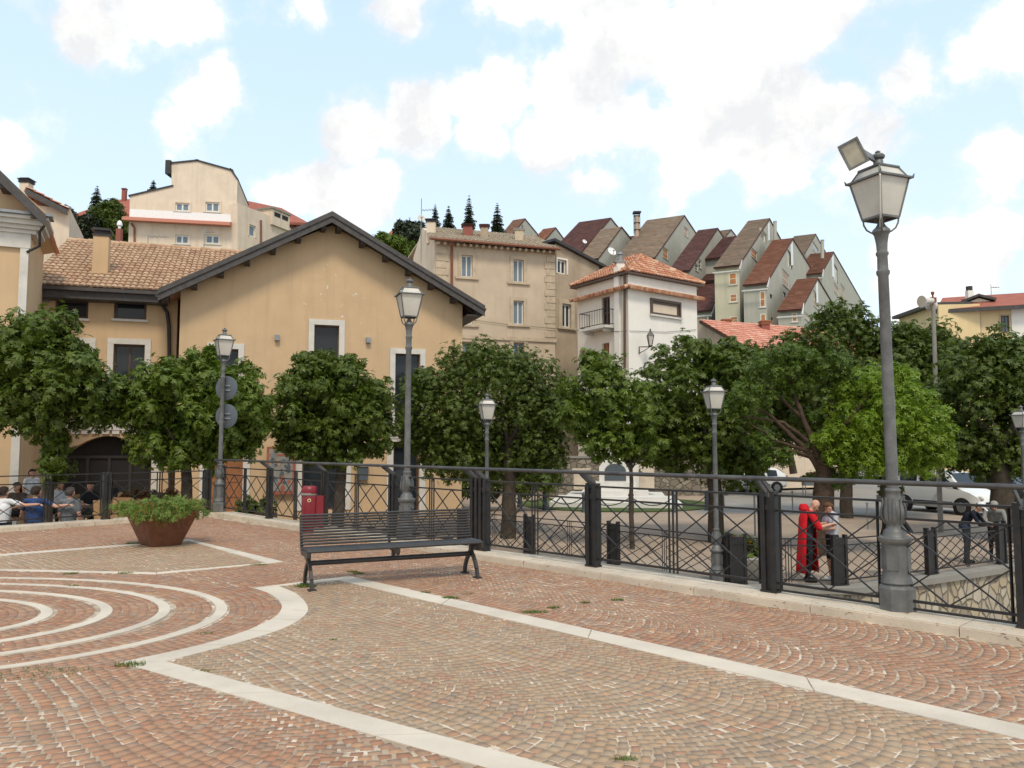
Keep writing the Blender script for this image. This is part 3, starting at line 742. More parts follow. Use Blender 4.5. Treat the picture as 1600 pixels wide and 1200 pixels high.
cw = MB(); hh = 1.35
tfm = Matrix.Translation(cp_) @ Matrix.Rotation(math.atan2(PB.u.y, PB.u.x), 4, 'Z')
cw.box(-.26, .26, -.26, .26, -.9, hh, tfm); ch = cw.build('chimney', M['och'], W)
cw = MB(); cw.box(-.3, .3, -.3, .3, hh + .001, hh + .06, tfm); cw.box(-.33, .33, -.33, .33, hh + .2, hh + .25, tfm); cw.box(-.22, .22, -.22, .22, hh + .06, hh + .2, tfm); cw.box(-.25, .25, -.25, .25, hh + .25, hh + .31, tfm); cw.build('cap', M['lead'], ch)
for px in (69, 161):
    u, z = PB.uz(px, 470); q = MB(); q.pbox(PB, u - .16, u + .16, .004, .14, z - .05, z + .04); o = q.build('eaves_light', M['steel']); tag(o, 'flat grey lamp under the wing eaves by the chimney side' if px < 100 else 'flat grey lamp under the wing eaves between two high windows', 'wall light', 'lamps under the wing eaves')
e = PB.back(.1)
dp = [PA.back(.3).hit(245, 462), PB.back(.25).hit(252, 474), PB.back(.14).hit(261, 488), PB.back(.12).hit(264, 510), PB.back(.12).hit(265, 640), PB.back(.12).hit(266, 790)]
downpipe(W, dp, .065, 'lead')

# ---------------------------------------------------------------- pedimented building at the left edge
PC = plpx(-160, 22.3, 37, 23.6)
Cb = thing('pedimented_building', 'ochre building at the left edge with stone pilaster and heavy cornice', 'building', (PC.o.x, PC.o.y, -1.2))
u1 = PC.L; zt = PC.uz(37, 352)[1]
m = MB(); m.solid(PC, [(0, -1.25), (u1, -1.25), (u1, zt), (u1 + .35, zt + .1), (u1 + .35, PC.uz(60, 330)[1]), (u1 - 4.5, PC.uz(60, 330)[1] + 4.2), (0, PC.uz(60, 330)[1] + 4.2)], [], 4, .2); m.build('wall', M['och'], Cb)
pm = MB(); up = PC.uz(27, 500)[0]; pm.pbox(PC, up, u1 - .02, .003, .09, -1.2, PC.uz(30, 388)[1]); pm.pbox(PC, 0, u1 + .02, .003, .1, PC.uz(30, 388)[1] + .003, PC.uz(30, 362)[1])
pm.build('pilaster', M['stone'], Cb)
cn = MB(); z0 = PC.uz(30, 376)[1]; z1 = PC.uz(30, 352)[1]
for i, (pv, a_, b_) in enumerate(((.16, 0, .25), (.26, .25, .5), (.38, .5, .8), (.5, .8, 1))):
    cn.pbox(PC, 0, u1 + pv, .0025, pv, z0 + .2 + (z1 - z0) * a_ + .002, z0 + .2 + (z1 - z0) * b_)
    cn.pbox(PC, u1 + .0015 * i + .002, u1 + pv, -1.3, .0, z0 + .2 + (z1 - z0) * a_ + .002, z0 + .2 + (z1 - z0) * b_ - .001)
cn.build('cornice', M['stone'], Cb)
gl = MB(); gl.pbox(PC, 0, u1 + .62, .5, .6, z1 + .22, z1 + .3); gl.pbox(PC, 0, u1 + .6, -.02, .5, z1 + .203, z1 + .24); gl.build('flashing', M['steel'], Cb)
rr = MB(); ra = PC.back(.7).uz(72, 338); _s = PC.back(.7).uz(0, 268); k_ = (ra[0] - 5, ra[1] + 5 * (_s[1] - ra[1]) / (ra[0] - _s[0]))
qa, qb = PC.w(ra[0], .7, ra[1]), PC.w(k_[0], .7, k_[1])
slabpoly(rr, [qa, qb, qb - PC.n * 5, qa - PC.n * 5], .12); ro = rr.build('roof', M['tile_red'], Cb)
rr = MB(); rr.prism([qa + Z3 * .03, qb + Z3 * .03, qb - Z3 * .32, qa - Z3 * .32], PC.n * .06)
for i in range(6):
    t = .06 + .16 * i; p_ = qa.lerp(qb, t); pu = (p_ - PC.o).dot(PC.u); rr.pbox(PC, pu - .1, pu + .1, .0, .68, p_.z - .36, p_.z - .16)
rr.build('bargeboard', M['fascia'], ro)
downpipe(Cb, [PC.back(.5).hit(70, 352), PC.back(.45).hit(62, 362), PC.back(.2).hit(62, 384), PC.back(.1).hit(42, 394)], .04, 'lead')

# small red tiled house behind it
PD_ = plpx(30, 33, 98, 33.6)
D = thing('tile_roofed_house', 'cream house with red barrel tiles and striped chimney behind the left cornice', 'building', (PD_.o.x, PD_.o.y, -1))
m = MB(); m.solid(PD_, [(-3, -1), (PD_.L, -1), (PD_.L, PD_.uz(98, 325)[1]), (-3, PD_.uz(98, 325)[1])], [], 5); m.build('wall', M['cream'], D)
r = MB(); pe = PD_.back(.3); zE = pe.uz(105, 326)[1]
ra_, rb_, rc_ = pe.hit(106, 326), pe.hit(40, 292), None
uv = (PD_.w(0, -4, 0) - PD_.w(0, 0, 0)).normalized(); dv = (rb_ - ra_); ld = dv.length; dv.normalize()
tiles(r, ra_, uv, dv, [(0, 0), (4.6, 0), (4.6, ld), (0, ld)], .2, .36, .06)
slabpoly(r, [ra_ - Z3 * .04, ra_ + dv * ld - Z3 * .04, ra_ + dv * ld + uv * 4.6 - Z3 * .04, ra_ + uv * 4.6 - Z3 * .04], .15)
r.build('roof', M['tile_red'], D, smooth=50)
g_ = MB(); p0, p1 = ra_ - uv * .05 - Z3 * .05, rb_ - uv * .05 - Z3 * .05; g_.prism([p0, p1, p1 - Z3 * .25, p0 - Z3 * .25], uv * .04); g_.build('bargeboard', M['fascia'], D)
c_ = pe.back(-.9).hit(41, 300); chimney(D, c_, .38, .35, 'cream', 'lead')

# ---------------------------------------------------------------- tall cream block on the left hill
PE = plpx(203, 78, 371, 80)
E_ = thing('cream_apartment_block', 'tall cream apartment block with stepped roofline and white band on the left', 'building', (PE.o.x, PE.o.y, 4))
sk = [PE.uz(*q) for q in ((371, 280), (362, 267), (308, 252), (268, 256), (268, 292), (203, 307))]
bz = PE.uz(300, 420)[1]
wq = [pxr(PE, 274, 317, 296, 330), pxr(PE, 321, 316, 343, 331), pxr(PE, 274, 367, 295, 381), pxr(PE, 321, 367, 343, 381)]
m = MB(); m.solid(PE, [(sk[-1][0], bz - 8), (sk[0][0], bz - 8)] + sk, [rect(*q) for q in wq], 9, .2); m.build('wall', M['cream'], E_)
for q in wq: window(E_, PE, q, 'wframe', 'glassblue', .1, .14, 1, 0, (.16, 'cream', .06), (.2, 'stone', .1, .1))
b_ = MB(); u0, z0, u1_, z1 = pxr(PE, 203, 331, 362, 344); b_.pbox(PE, u0, u1_, .003, .05, z0, z1); b_.build('white_band', M['whitemet'], E_)
cn = MB(); u0, z0, u1_, z1 = pxr(PE, 195, 344, 362, 349); cn.prism([PE.w(u0, .003, z1 + .1), PE.w(u0, 1.1, z0 + .1), PE.w(u0, 1.1, z0 - .2), PE.w(u0, .003, z0 - .1)], PE.u * (u1_ - u0)); cn.build('tiled_canopy', M['tile_salmon'], E_)
rf = MB()
for a, b in ((0, 1), (1, 2), (2, 3), (4, 5)):
    p, q = PE.w(sk[a][0], .12, sk[a][1]), PE.w(sk[b][0], .12, sk[b][1]); e_ = (p - q).normalized() * .15
    slabpoly(rf, [p + e_ + Z3 * .16, q - e_ + Z3 * .16, q - e_ - PE.n * 9.3 + Z3 * .16, p + e_ - PE.n * 9.3 + Z3 * .16], .15)
rf.build('roof', M['lead'], E_)
downpipe(E_, [PE.back(.1).hit(205, 349), PE.back(.1).hit(210, 356), PE.back(.1).hit(210, 395)], .1, 'copper')
# tower overhang
o_ = MB(); p = PE.w(sk[3][0], 0, sk[3][1]); o_.box(p.x - .5, p.x, p.y - .3, p.y + 6, p.z - 1.1, p.z + .3); o_.build('eaves_box', M['lead'], E_)
P2_ = plpx(371, 80, 455, 88)
s2 = [P2_.uz(*q) for q in ((455, 358), (448, 350), (405, 330), (390, 325), (371, 317))]
wq = [pxr(P2_, 389, 352, 399, 370)]
m = MB(); m.solid(P2_, [(0, bz - 8), (s2[0][0], bz - 8)] + s2, [rect(*q) for q in wq], 6, .2); m.build('lower_wing', M['cream'], E_)
for q in wq: window(E_, P2_, q, 'wframe', 'glassblue', .1, .14, 0, 0, (.14, 'cream', .06))
downpipe(E_, [P2_.back(.12).hit(408, 344), P2_.back(.12).hit(408, 390)], .1, 'copper')
u0, z0, u1_, z1 = pxr(P2_, 422, 332, 449, 356)
c_ = MB(); c_.pbox(P2_, u0, u1_, -1.6, .3, z0, z1); ch = c_.build('chimney_block', M['cream'], E_)
c_ = MB(); c_.pbox(P2_, u0 - .15, u1_ + .15, -1.75, .45, z1 + .003, z1 + .2); c_.build('cap', M['concrete'], ch)
c_ = MB(); c_.pbox(P2_, u0 + .3, (u0 + u1_) / 2 - .15, .302, .33, z1 - .7, z1 - .25); c_.pbox(P2_, (u0 + u1_) / 2 + .15, u1_ - .3, .302, .33, z1 - .7, z1 - .25); c_.build('flue_opening', M['dark'], ch)
def farhouse(name, label, px0, px1, d0, d1, ytop, roofpts, wallm, roofm, wins=(), depth=8, yb=430):
    P = plpx(px0, d0, px1, d1)
    T = thing(name, label, 'building', (P.o.x, P.o.y, 6))
    zt = P.uz((px0 + px1) / 2, ytop)[1]; wq = [pxr(P, *w) for w in wins]
    m = MB(); m.solid(P, [(0, P.uz(px0, yb)[1] - 4), (P.L, P.uz(px1, yb)[1] - 4), (P.L, zt), (0, zt)], [rect(*q) for q in wq], depth, .2); m.build('wall', M[wallm], T)
    for q in wq: window(T, P, q, 'wframe', 'glassblue', .1, .12, 1)
    a, b, c, d = roofpts    # eave left/right px, ridge right/left px
    pa, pb = P.back(.8).hit(*a), P.back(.8).hit(*b); pc, pd = P.back(-depth * .5).hit(*c), P.back(-depth * .5).hit(*d)
    r = MB(); bl, br = pa - P.n * (depth + 1.6), pb - P.n * (depth + 1.6)
    r.add([pa, pb, pc, pd, bl, br], [(0, 1, 2, 3), (3, 2, 5, 4), (0, 3, 4), (1, 5, 2)])
    r.add([q_ - Z3 * .35 for q_ in (pa, pb, br, bl)], [(0, 1, 2, 3)]); r.add([pa, pb, pb - Z3 * .35, pa - Z3 * .35, bl, bl - Z3 * .35, br, br - Z3 * .35], [(0, 1, 2, 3), (0, 3, 5, 4), (1, 6, 7, 2)])
    r.build('roof', M[roofm], T)
    return T, P
T, P = farhouse('red_roofed_house', 'dark red house with hipped red roof right of the tall cream block', 398, 480, 108, 116, 341, ((366, 344), (482, 348), (440, 325), (388, 314)), 'redwall', 'redroof', [(456, 345, 463, 354), (469, 346, 475, 354)], 10)
T, P = farhouse('red_roofed_house', 'low red roofed house among the dark conifers on the left hill', 122, 204, 100, 100, 334, ((112, 336), (212, 334), (205, 311), (180, 312)), 'redwall', 'redroof', [(134, 341, 141, 349)], 9)
c_ = P.back(-4).hit(194, 312); chimney(T, c_, .5, 1.2, 'redwall', 'redwall', False)
T, P = farhouse('hilltop_cabin', 'tiny rust coloured house beside the trees behind the hall ridge', 606, 626, 112, 112, 365, ((603, 368), (628, 364), (621, 355), (617, 355)), 'orangewood', 'redroof', [], 3, 380)
# chimney stacks rising behind the wing ridge
q = PD(186, 378, 45); f = thing('red_flue', 'red brick flue with white cowl rising behind the tiled wing', 'chimney', (q.x, q.y, q.z - 6))
b_ = MB(); b_.box(q.x - .14, q.x + .14, q.y - .14, q.y + .14, q.z - 6, q.z + .75); b_.build('shaft', M['redwall'], f)
b_ = MB(); b_.lathe([(.08, .75), (.08, .9), (.15, .95), (.15, 1.05), (.1, 1.2), (.02, 1.25)], q, 10); b_.build('cowl', M['whitemet'], f, smooth=True)
# ---------------------------------------------------------------- stone palazzo
PH = plpx(679, 48.0, 868, 50.5)
Pz = thing('stone_palazzo', 'tall grey beige palazzo with quoined corners, shuttered windows and lichened tile roof', 'building', (PH.o.x, PH.o.y, -.7))
zt = PH.uz(770, 385)[1]; zb = -1.0
wq = [pxr(PH, *w) for w in ((721, 399, 738, 433), (802, 406, 818, 441), (802, 470, 818, 507), (722, 470, 738, 507), (722, 534, 738, 556), (802, 535, 819, 560))]
m = MB(); m.solid(PH, [(0, zb), (PH.L, zb), (PH.L, zt), (0, zt)], [rect(*q) for q in wq], 9, .25); m.build('wall', M['palz'], Pz)
for i, q in enumerate(wq):
    window(Pz, PH, q, 'shutpale' if i > 3 else 'wframe', 'glassblue', .12, .07, 1, 0, (.22, 'quoin', .06), (.4, 'quoin', .12, .14), shut=None)
sc = MB(); z = PH.uz(770, 528)[1]; sc.pbox(PH, 0, PH.L + .05, .003, .1, z - .12, z + .12); sc.build('string_course', M['quoin'], Pz)
for ua, w_, nm in ((.02, .8, 0), (PH.L - .72, .72, 1)):
    qn = MB(); zz = z + .2; i = 0
    while zz < zt - .5:
        ww = w_ * (.82 if i % 2 else 1); u_ = ua if nm == 0 else ua + w_ - ww
        qn.pbox(PH, u_, u_ + ww, .003, .05, zz, zz + .4); zz += .44; i += 1
    qn.build('quoin_strip', M['quoin'], Pz)
# left flank with rake
PHl = Pl(tuple((PH.o - PH.n * 9)[:2]), tuple(PH.o[:2]))
pl_ = plpx(646, 52.5, 679, 47.99)
s3 = [pl_.uz(*q) for q in ((679, 372), (660, 356), (646, 402))]
m = MB(); m.solid(pl_, [(0, zb), (pl_.L, zb), s3[0], s3[1], s3[2]], [], .3); m.build('flank_wall', M['cream'], Pz)
# roof
rd = PH.back(.6); zE = rd.uz(770, 380)[1]
ea, eb = rd.hit(671, 371), rd.hit(875, 388); ea.z = eb.z = (ea.z + eb.z) / 2
ua_, ub_ = (ea - PH.o).dot(PH.u), (eb - PH.o).dot(PH.u)
bk = PH.back(-4.5); zR = bk.uz(760, 363)[1]
O = PH.w(ua_, .6, ea.z); vv = PH.w(0, -4.5, zR) - PH.w(0, .6, ea.z); lv = vv.length; vv.normalize()
ulr = bk.uz(668, 357)[0] - ua_; urr = bk.uz(835, 369)[0] - ua_
r = MB(); tiles(r, O, PH.u, vv, [(0, 0), (ub_ - ua_, 0), (urr, lv), (ulr, lv)], .26, .42, .07)
rfo = r.build('roof', M['tile_grey'], Pz, smooth=50)
d = MB(); p1, p2 = O - Z3 * .03, O + PH.u * (ub_ - ua_) - Z3 * .03; p3, p4 = O + PH.u * urr + vv * lv - Z3 * .03, O + PH.u * ulr + vv * lv - Z3 * .03
slabpoly(d, [p1, p2, p3, p4], .1); b4, b3 = PH.w(ua_, -9.6, ea.z), PH.w(ub_, -9.6, ea.z); slabpoly(d, [p4, p3, b3, b4], .1)
n_ = 20
for i in range(n_):
    u = .1 + (PH.L - .2) * i / (n_ - 1); d.pbox(PH, u - .07, u + .07, .0, .45, zt - .22, zt - .08)
d.build('roof_deck', M['quoin'], rfo)
g_ = MB(); g_.tube([PH.w(ua_, .66, ea.z - .06), PH.w(ub_, .66, ea.z - .06)], .09, 8); g_.build('gutter', M['copper'], rfo, smooth=True)
downpipe(Pz, [PH.back(.6).hit(706, 376), PH.back(.2).hit(706, 388), PH.back(.12).hit(706, 395), PH.back(.12).hit(706, 560)], .08, 'copper')
for px, py, w_, h_, m_, cm in ((674, 357, .55, .35, 'cream', 'lead'), (731, 360, .6, .2, 'redwall', 'shingle_dk'), (757, 365, .5, .35, 'palz2', 'shingle_dk'), (811, 366, .55, .2, 'quoin', 'stone')):
    b = bk.back(3.0).hit(px, py); chimney(Pz, b, w_, h_, m_, cm)
def antenna(label, base, h, n=5, w=.9, rz=.4):
    a = thing('antenna', label, 'antenna', base); b = Vector(base); q = MB(); q.tube([b - Z3 * 1.0, b + Z3 * h], .025, 6); q.build('mast', M['steel'], a)
    q = MB(); c = Vector((math.cos(rz), math.sin(rz), 0)); s_ = Vector((-c.y, c.x, 0)); t = b + Z3 * (h * .75)
    q.tube([t, t + c * w * 1.2], .018, 5)
    for i in range(n): p = t + c * w * (.2 + i / n); q.tube([p - s_ * .25, p + s_ * .25], .012, 5)
    q.build('aerial', M['steel'], a)
def dish(label, c, r, yaw, m='whitemet', pole=1.2, rec=None):
    a = thing('satellite_dish', label, 'satellite dish', (c.x, c.y, c.z)); q = MB(); f = Matrix.Translation(c) @ Matrix.Rotation(yaw, 4, 'Z') @ Matrix.Rotation(R(65), 4, 'X')
    prof = [(r * t, .28 * r * t * t) for t in (.02, .25, .5, .75, 1)] + [(r, .28 * r + .02), (r * .5, .06), (.02, -.03)]
    k = MB(); k.lathe(prof, (0, 0, 0), 16); q.add([f @ Vector(p) for p in k.v], k.f); q.build('reflector', M[m], a, smooth=True)
    q = MB(); q.tube([c - Z3 * pole, c - Z3 * .05], .03, 6); q.tube([f @ Vector((0, -r * .95, .28 * r)), f @ Vector((0, -.1, r * .9))], .02, 5); q.ball(f @ Vector((0, -.08, r * .92)), .06, 8, 6); q.build('arm', M['steel'], a)
antenna('tall thin roof aerial on the left corner of the stone palazzo', pl_.back(.3).hit(658, 385), 3.1, 4, .8, -.2)
dish('small grey dish beside the chimneys on the palazzo corner', pl_.back(.4).hit(658, 342), .25, .3, 'stone')
# annex to the right of the palazzo
PI = plpx(868, 50.6, 936, 53)
An = thing('palazzo_annex', 'brownish stained annex with sloping roofline between palazzo and white house', 'building', (PI.o.x, PI.o.y, -.7))
s4 = [PI.uz(*q) for q in ((936, 412), (868, 381))]
wq = [pxr(PI, 871, 406, 885, 428), pxr(PI, 878, 475, 892, 512)]
m = MB(); m.solid(PI, [(0.002, zb), (PI.L, zb)] + s4, [rect(*q) for q in wq], 8, .25); m.build('wall', M['palz2'], An)
for i, q in enumerate(wq): window(An, PI, q, 'wframe', 'glass', .12, .1, 1, 0, (.12, 'wframe', .04) if i == 0 else (.28, 'quoin', .06), None if i == 0 else (.4, 'quoin', .14, .14))
r = MB(); p, q = PI.w(s4[1][0] - .3, .3, s4[1][1] + .28), PI.w(s4[0][0] + .4, .3, s4[0][1] - .1); slabpoly(r, [p, q, q - PI.n * 8.4, p - PI.n * 8.4], .18); r.build('roof', M['lead'], An)

# ---------------------------------------------------------------- white corner house
dk = 43.0
PJ1 = plpx(903, 47.0, 983, dk); PJ2 = plpx(983, dk, 1091, 46.5)
J = thing('white_corner_house', 'white corner house with red hipped tile roof, little balcony and blind window', 'house', (PJ2.o.x, PJ2.o.y, -.8))
zt = PJ2.uz(983, 429)[1]
wq1 = [pxr(PJ1, 940, 464, 953, 513), pxr(PJ1, 941, 536, 952, 575)]
ar = pxr(PJ1, 905, 544, 915, 575); am = (ar[0] + ar[2]) / 2; aw = (ar[2] - ar[0]) / 2
arch = [(ar[0], ar[1]), (ar[2], ar[1])] + [(am + aw * math.cos(math.pi * i / 8), ar[3] - aw + aw * math.sin(math.pi * i / 8)) for i in range(9)]
wq2 = [pxr(PJ2, 1018, 473, 1061, 494)]
m = MB(); m.wall(PJ1, [(0, zb), (PJ1.L, zb), (PJ1.L, zt), (0, zt)], [rect(*q) for q in wq1] + [arch], .25); m.build('wall', M['whitepl'], J)
m = MB(); m.wall(PJ2, [(0, zb), (PJ2.L, zb), (PJ2.L, zt), (0, zt)], [rect(*q) for q in wq2], .12)
c0 = PJ1.w(0, 0, 0); c2 = PJ2.w(PJ2.L, 0, 0); c3 = c0 + c2 - PJ2.o
for a, b in ((c0, c3), (c3, c2)): m.poly([a + Z3 * zb, b + Z3 * zb, b + Z3 * zt, a + Z3 * zt])
m.build('side_wall', M['whitepl2'], J)
window(J, PJ1, wq1[0], 'brown', 'glass', .12, .12, 1, 1, None, None, name='balcony_door'); window(J, PJ1, wq1[1], 'orangewood', 'orangewood', .12, .08, 1, 0, None, None, name='timber_door')
a = MB(); a.pbox(PJ1, ar[0] - .1, ar[2] + .1, -.3, -.2, ar[1], ar[3] + .1); a.build('arched_door', M['orangewood'], J)
w = window(J, PJ2, wq2[0], 'brown', 'cream', .0, .14, 0, 0, None, (.18, 'stone', .14, .1), name='blind_window')
bf = MB(); u0, z0, u1, z1 = wq2[0]
for q in ((u0 - .12, u1 + .12, z1, z1 + .14), (u0 - .12, u1 + .12, z0 - .002, z0 + .12), (u0 - .12, u0, z0 + .12, z1), (u1, u1 + .12, z0 + .12, z1)): bf.pbox(PJ2, q[0], q[1], .004, .08, q[2], q[3])
bf.build('timber_frame', M['brown'], w)
# pilaster + downpipe at the corner
p = MB(); u = PJ1.uz(967, 500)[0]; p.pbox(PJ1, u - .2, u + .22, .003, .18, zb, PJ1.uz(967, 417)[1]); p.build('flue_pilaster', M['whitepl2'], J)
downpipe(J, [PJ1.back(.14).hit(976, 428), PJ1.back(.14).hit(976, 575)], .07, 'brown')
# balcony
bq = pxr(PJ1, 921, 488, 962, 516); b = MB(); b.pbox(PJ1, bq[0], bq[2], .003, .75, bq[1] - .02, bq[1] + .12); b.pbox(PJ1, bq[0] + .25, bq[0] + .4, .004, .6, bq[1] - .2, bq[1] - .021); b.pbox(PJ1, bq[2] - .4, bq[2] - .25, .004, .6, bq[1] - .2, bq[1] - .021)
bal = b.build('balcony', M['stone'], J); g_ = MB(); zr0, zr1 = bq[1] + .2, bq[3]
for v0, v1, ua2, ub2 in ((.72, .72, bq[0] + .03, bq[2] - .03), (.03, .72, bq[0] + .03, bq[0] + .03), (.03, .72, bq[2] - .03, bq[2] - .03)):
    for z in (zr0, zr1): g_.bar(PJ1.w(ua2, v0, z), PJ1.w(ub2, v1, z), .04, .04)
    for i in range(11 if v0 == v1 else 5):
        t = i / (10 if v0 == v1 else 4); g_.bar(PJ1.w(ua2 + (ub2 - ua2) * t, v0 + (v1 - v0) * t, zr0), PJ1.w(ua2 + (ub2 - ua2) * t, v0 + (v1 - v0) * t, zr1), .02, .02)
g_.build('balcony_railing', M['iron'], bal)
# roofs: lower tile course and hip
zc0 = PJ2.uz(983, 447)[1]
r = MB()
for P, L in ((PJ1, PJ1.L), (PJ2, PJ2.L)):
    n_ = int((L + .5) / .2)
    for i in range(n_):
        u = -.25 + (L + .5) * (i + .5) / n_; r.tube([P.w(u, .003, zc0 + .02), P.w(u, .42, zc0 - .12)], [.09, .11], 8)
    r.pbox(P, -.2, L + .2, .002, .3, zc0 - .16, zc0 - .06)
tc = r.build('tile_course', M['tile_red'], J, smooth=50)
zh = PJ2.uz(983, 425)[1]; ap = PD(1001, 400, 46.6); ov = .32
e0 = PJ1.w(-.3, ov, zh); e1 = PJ2.w(0, 0, zh) + (PJ1.n + PJ2.n).normalized() * ov * 1.35; e2 = PJ2.w(PJ2.L + .35, ov, zh); ap2 = PD(985, 403, 48.8); e3 = Vector((c3.x, c3.y, zh))
r = MB()
def hipface(a, b, tops):
    u = (b - a); L = u.length; u.normalize(); v = (tops[0] - a); v = (v - u * v.dot(u)).normalized()
    pl2 = [(0, 0), (L, 0)] + [((q - a).dot(u), (q - a).dot(v)) for q in tops]
    tiles(r, a, u, v, pl2, .21, .36, .06)
hipface(e0, e1, [ap, ap2]); hipface(e1, e2, [ap]); hipface(e2, e3, [ap, ap2]); hipface(e3, e0, [ap2])
for a, b in ((e1, ap), (ap, ap2), (e0, ap2), (e2, ap)):
    n_ = int((b - a).length / .35)
    for i in range(n_): r.tube([a.lerp(b, i / n_) + Z3 * .05, a.lerp(b, (i + 1.1) / n_) + Z3 * .03], [.12, .1], 8)
ro = r.build('roof', M['tile_red'], J, smooth=50)
d = MB(); d.add([e0 - Z3 * .04, e1 - Z3 * .04, e2 - Z3 * .04, e3 - Z3 * .04, e0 - Z3 * .14, e1 - Z3 * .14, e2 - Z3 * .14, e3 - Z3 * .14], [(0, 1, 5, 4), (1, 2, 6, 5), (2, 3, 7, 6), (3, 0, 4, 7), (4, 5, 6, 7)]); d.build('eaves_gutter', M['brown'], ro)
c_ = PD(969, 418, 44.4); cm = MB(); cm.box(c_.x - .22, c_.x + .22, c_.y - .22, c_.y + .22, c_.z - 1, c_.z + .25); cc_ = cm.build('chimney', M['whitepl2'], J)
cm = MB(); cm.box(c_.x - .3, c_.x + .3, c_.y - .3, c_.y + .3, c_.z + .26, c_.z + .34); cm.lathe([(.13, .34), (.13, .7), (.2, .74), (.05, .9)], c_, 10); cm.build('cap', M['steel'], cc_)
dish('large white dish above the red hipped roof of the white house', PD(955, 394, 47.5), .28, .5)
# wall lantern
q = PJ2.hit(1000, 543); wlm = thing('wall_lantern', 'black lantern on scrolled bracket fixed to the white corner house', 'lantern', (q.x, q.y, q.z))
b = MB(); u, z = PJ2.uz(998, 545); b.tube([PJ2.w(u, .02, z - .3), PJ2.w(u, .05, z + .1), PJ2.w(u + .1, .7, z + .05)], .03, 6); b.tube([PJ2.w(u, .03, z - .25), PJ2.w(u + .05, .4, z - .12), PJ2.w(u + .1, .68, z + .02)], .02, 6); b.build('bracket', M['iron'], wlm)
b = MB(); cL = PJ2.hit(1013, 541); cL = PJ2.w(u + .12, .75, z + .02)
k = MB(); k.lathe([(.1, .1), (.22, .62)], cL, 4, .785); b = k; b.build('glass', M['frost'], wlm)
k = MB(); k.lathe([(.04, 0), (.12, .06), (.12, .1)], cL, 8); k.lathe([(.26, .62), (.24, .66), (.12, .82), (.1, .84), (.05, .9), (.06, .96), (.02, 1.02)], cL, 4, .785)
for i in range(4):
    a = .785 + i * math.pi / 2; k.bar(cL + Vector((.105 * math.cos(a), .105 * math.sin(a), .1)), cL + Vector((.225 * math.cos(a), .225 * math.sin(a), .62)), .03, .03)
k.build('lantern_frame', M['iron'], wlm)
def cable(label, pts, r=.012):
    c = MB(); c.tube(pts, r, 5); tag(c.build('cable', M['lead']), label, 'cable')
cable('thin cable stapled across the white house and palazzo facade', [PH.back(.08).hit(740, 500), PH.back(.08).hit(800, 508), PH.back(.08).hit(867, 513), PJ1.back(.06).hit(905, 516), PJ1.back(.2).hit(968, 518), PJ2.back(.05).hit(985, 517), PJ2.back(.05).hit(1040, 519), PJ2.back(.05).hit(1088, 515)])

# ---------------------------------------------------------------- salmon roofed house
PK = plpx(1088, 50, 1142, 47)
K = thing('salmon_roofed_house', 'low cream house with salmon tile roof and red chimneys below the grey gables', 'house', (PK.o.x, PK.o.y, -.7))
s5 = [PK.uz(*q) for q in ((1142, 523), (1094, 503))]
m = MB(); m.solid(PK, [(-.5, zb), (PK.L, zb), s5[0], s5[1], (-.5, s5[1][1])], [], 9); m.build('wall', M['cream'], K)
a, b = PK.back(.35).hit(1093, 500), PK.back(.35).hit(1172, 545)
u_ = (a - b).normalized(); dirr = -PK.n
r = MB(); vlen = 13; up = (a - b); 
uu = dirr; v2 = up.normalized(); tiles(r, b, uu, v2, [(0, 0), (vlen, 0), (vlen, up.length), (0, up.length)], .24, .4, .06)
ro = r.build('roof', M['tile_salmon'], K, smooth=50)
d = MB(); slabpoly(d, [b - Z3 * .04, a - Z3 * .04, a + uu * vlen - Z3 * .04, b + uu * vlen - Z3 * .04], .16); d.build('roof_deck', M['brown'], ro)
for px, py in ((1134, 517), (1195, 519)): chimney(K, PD(px, py, 50), .5, .45, 'redwall', 'tile_red')

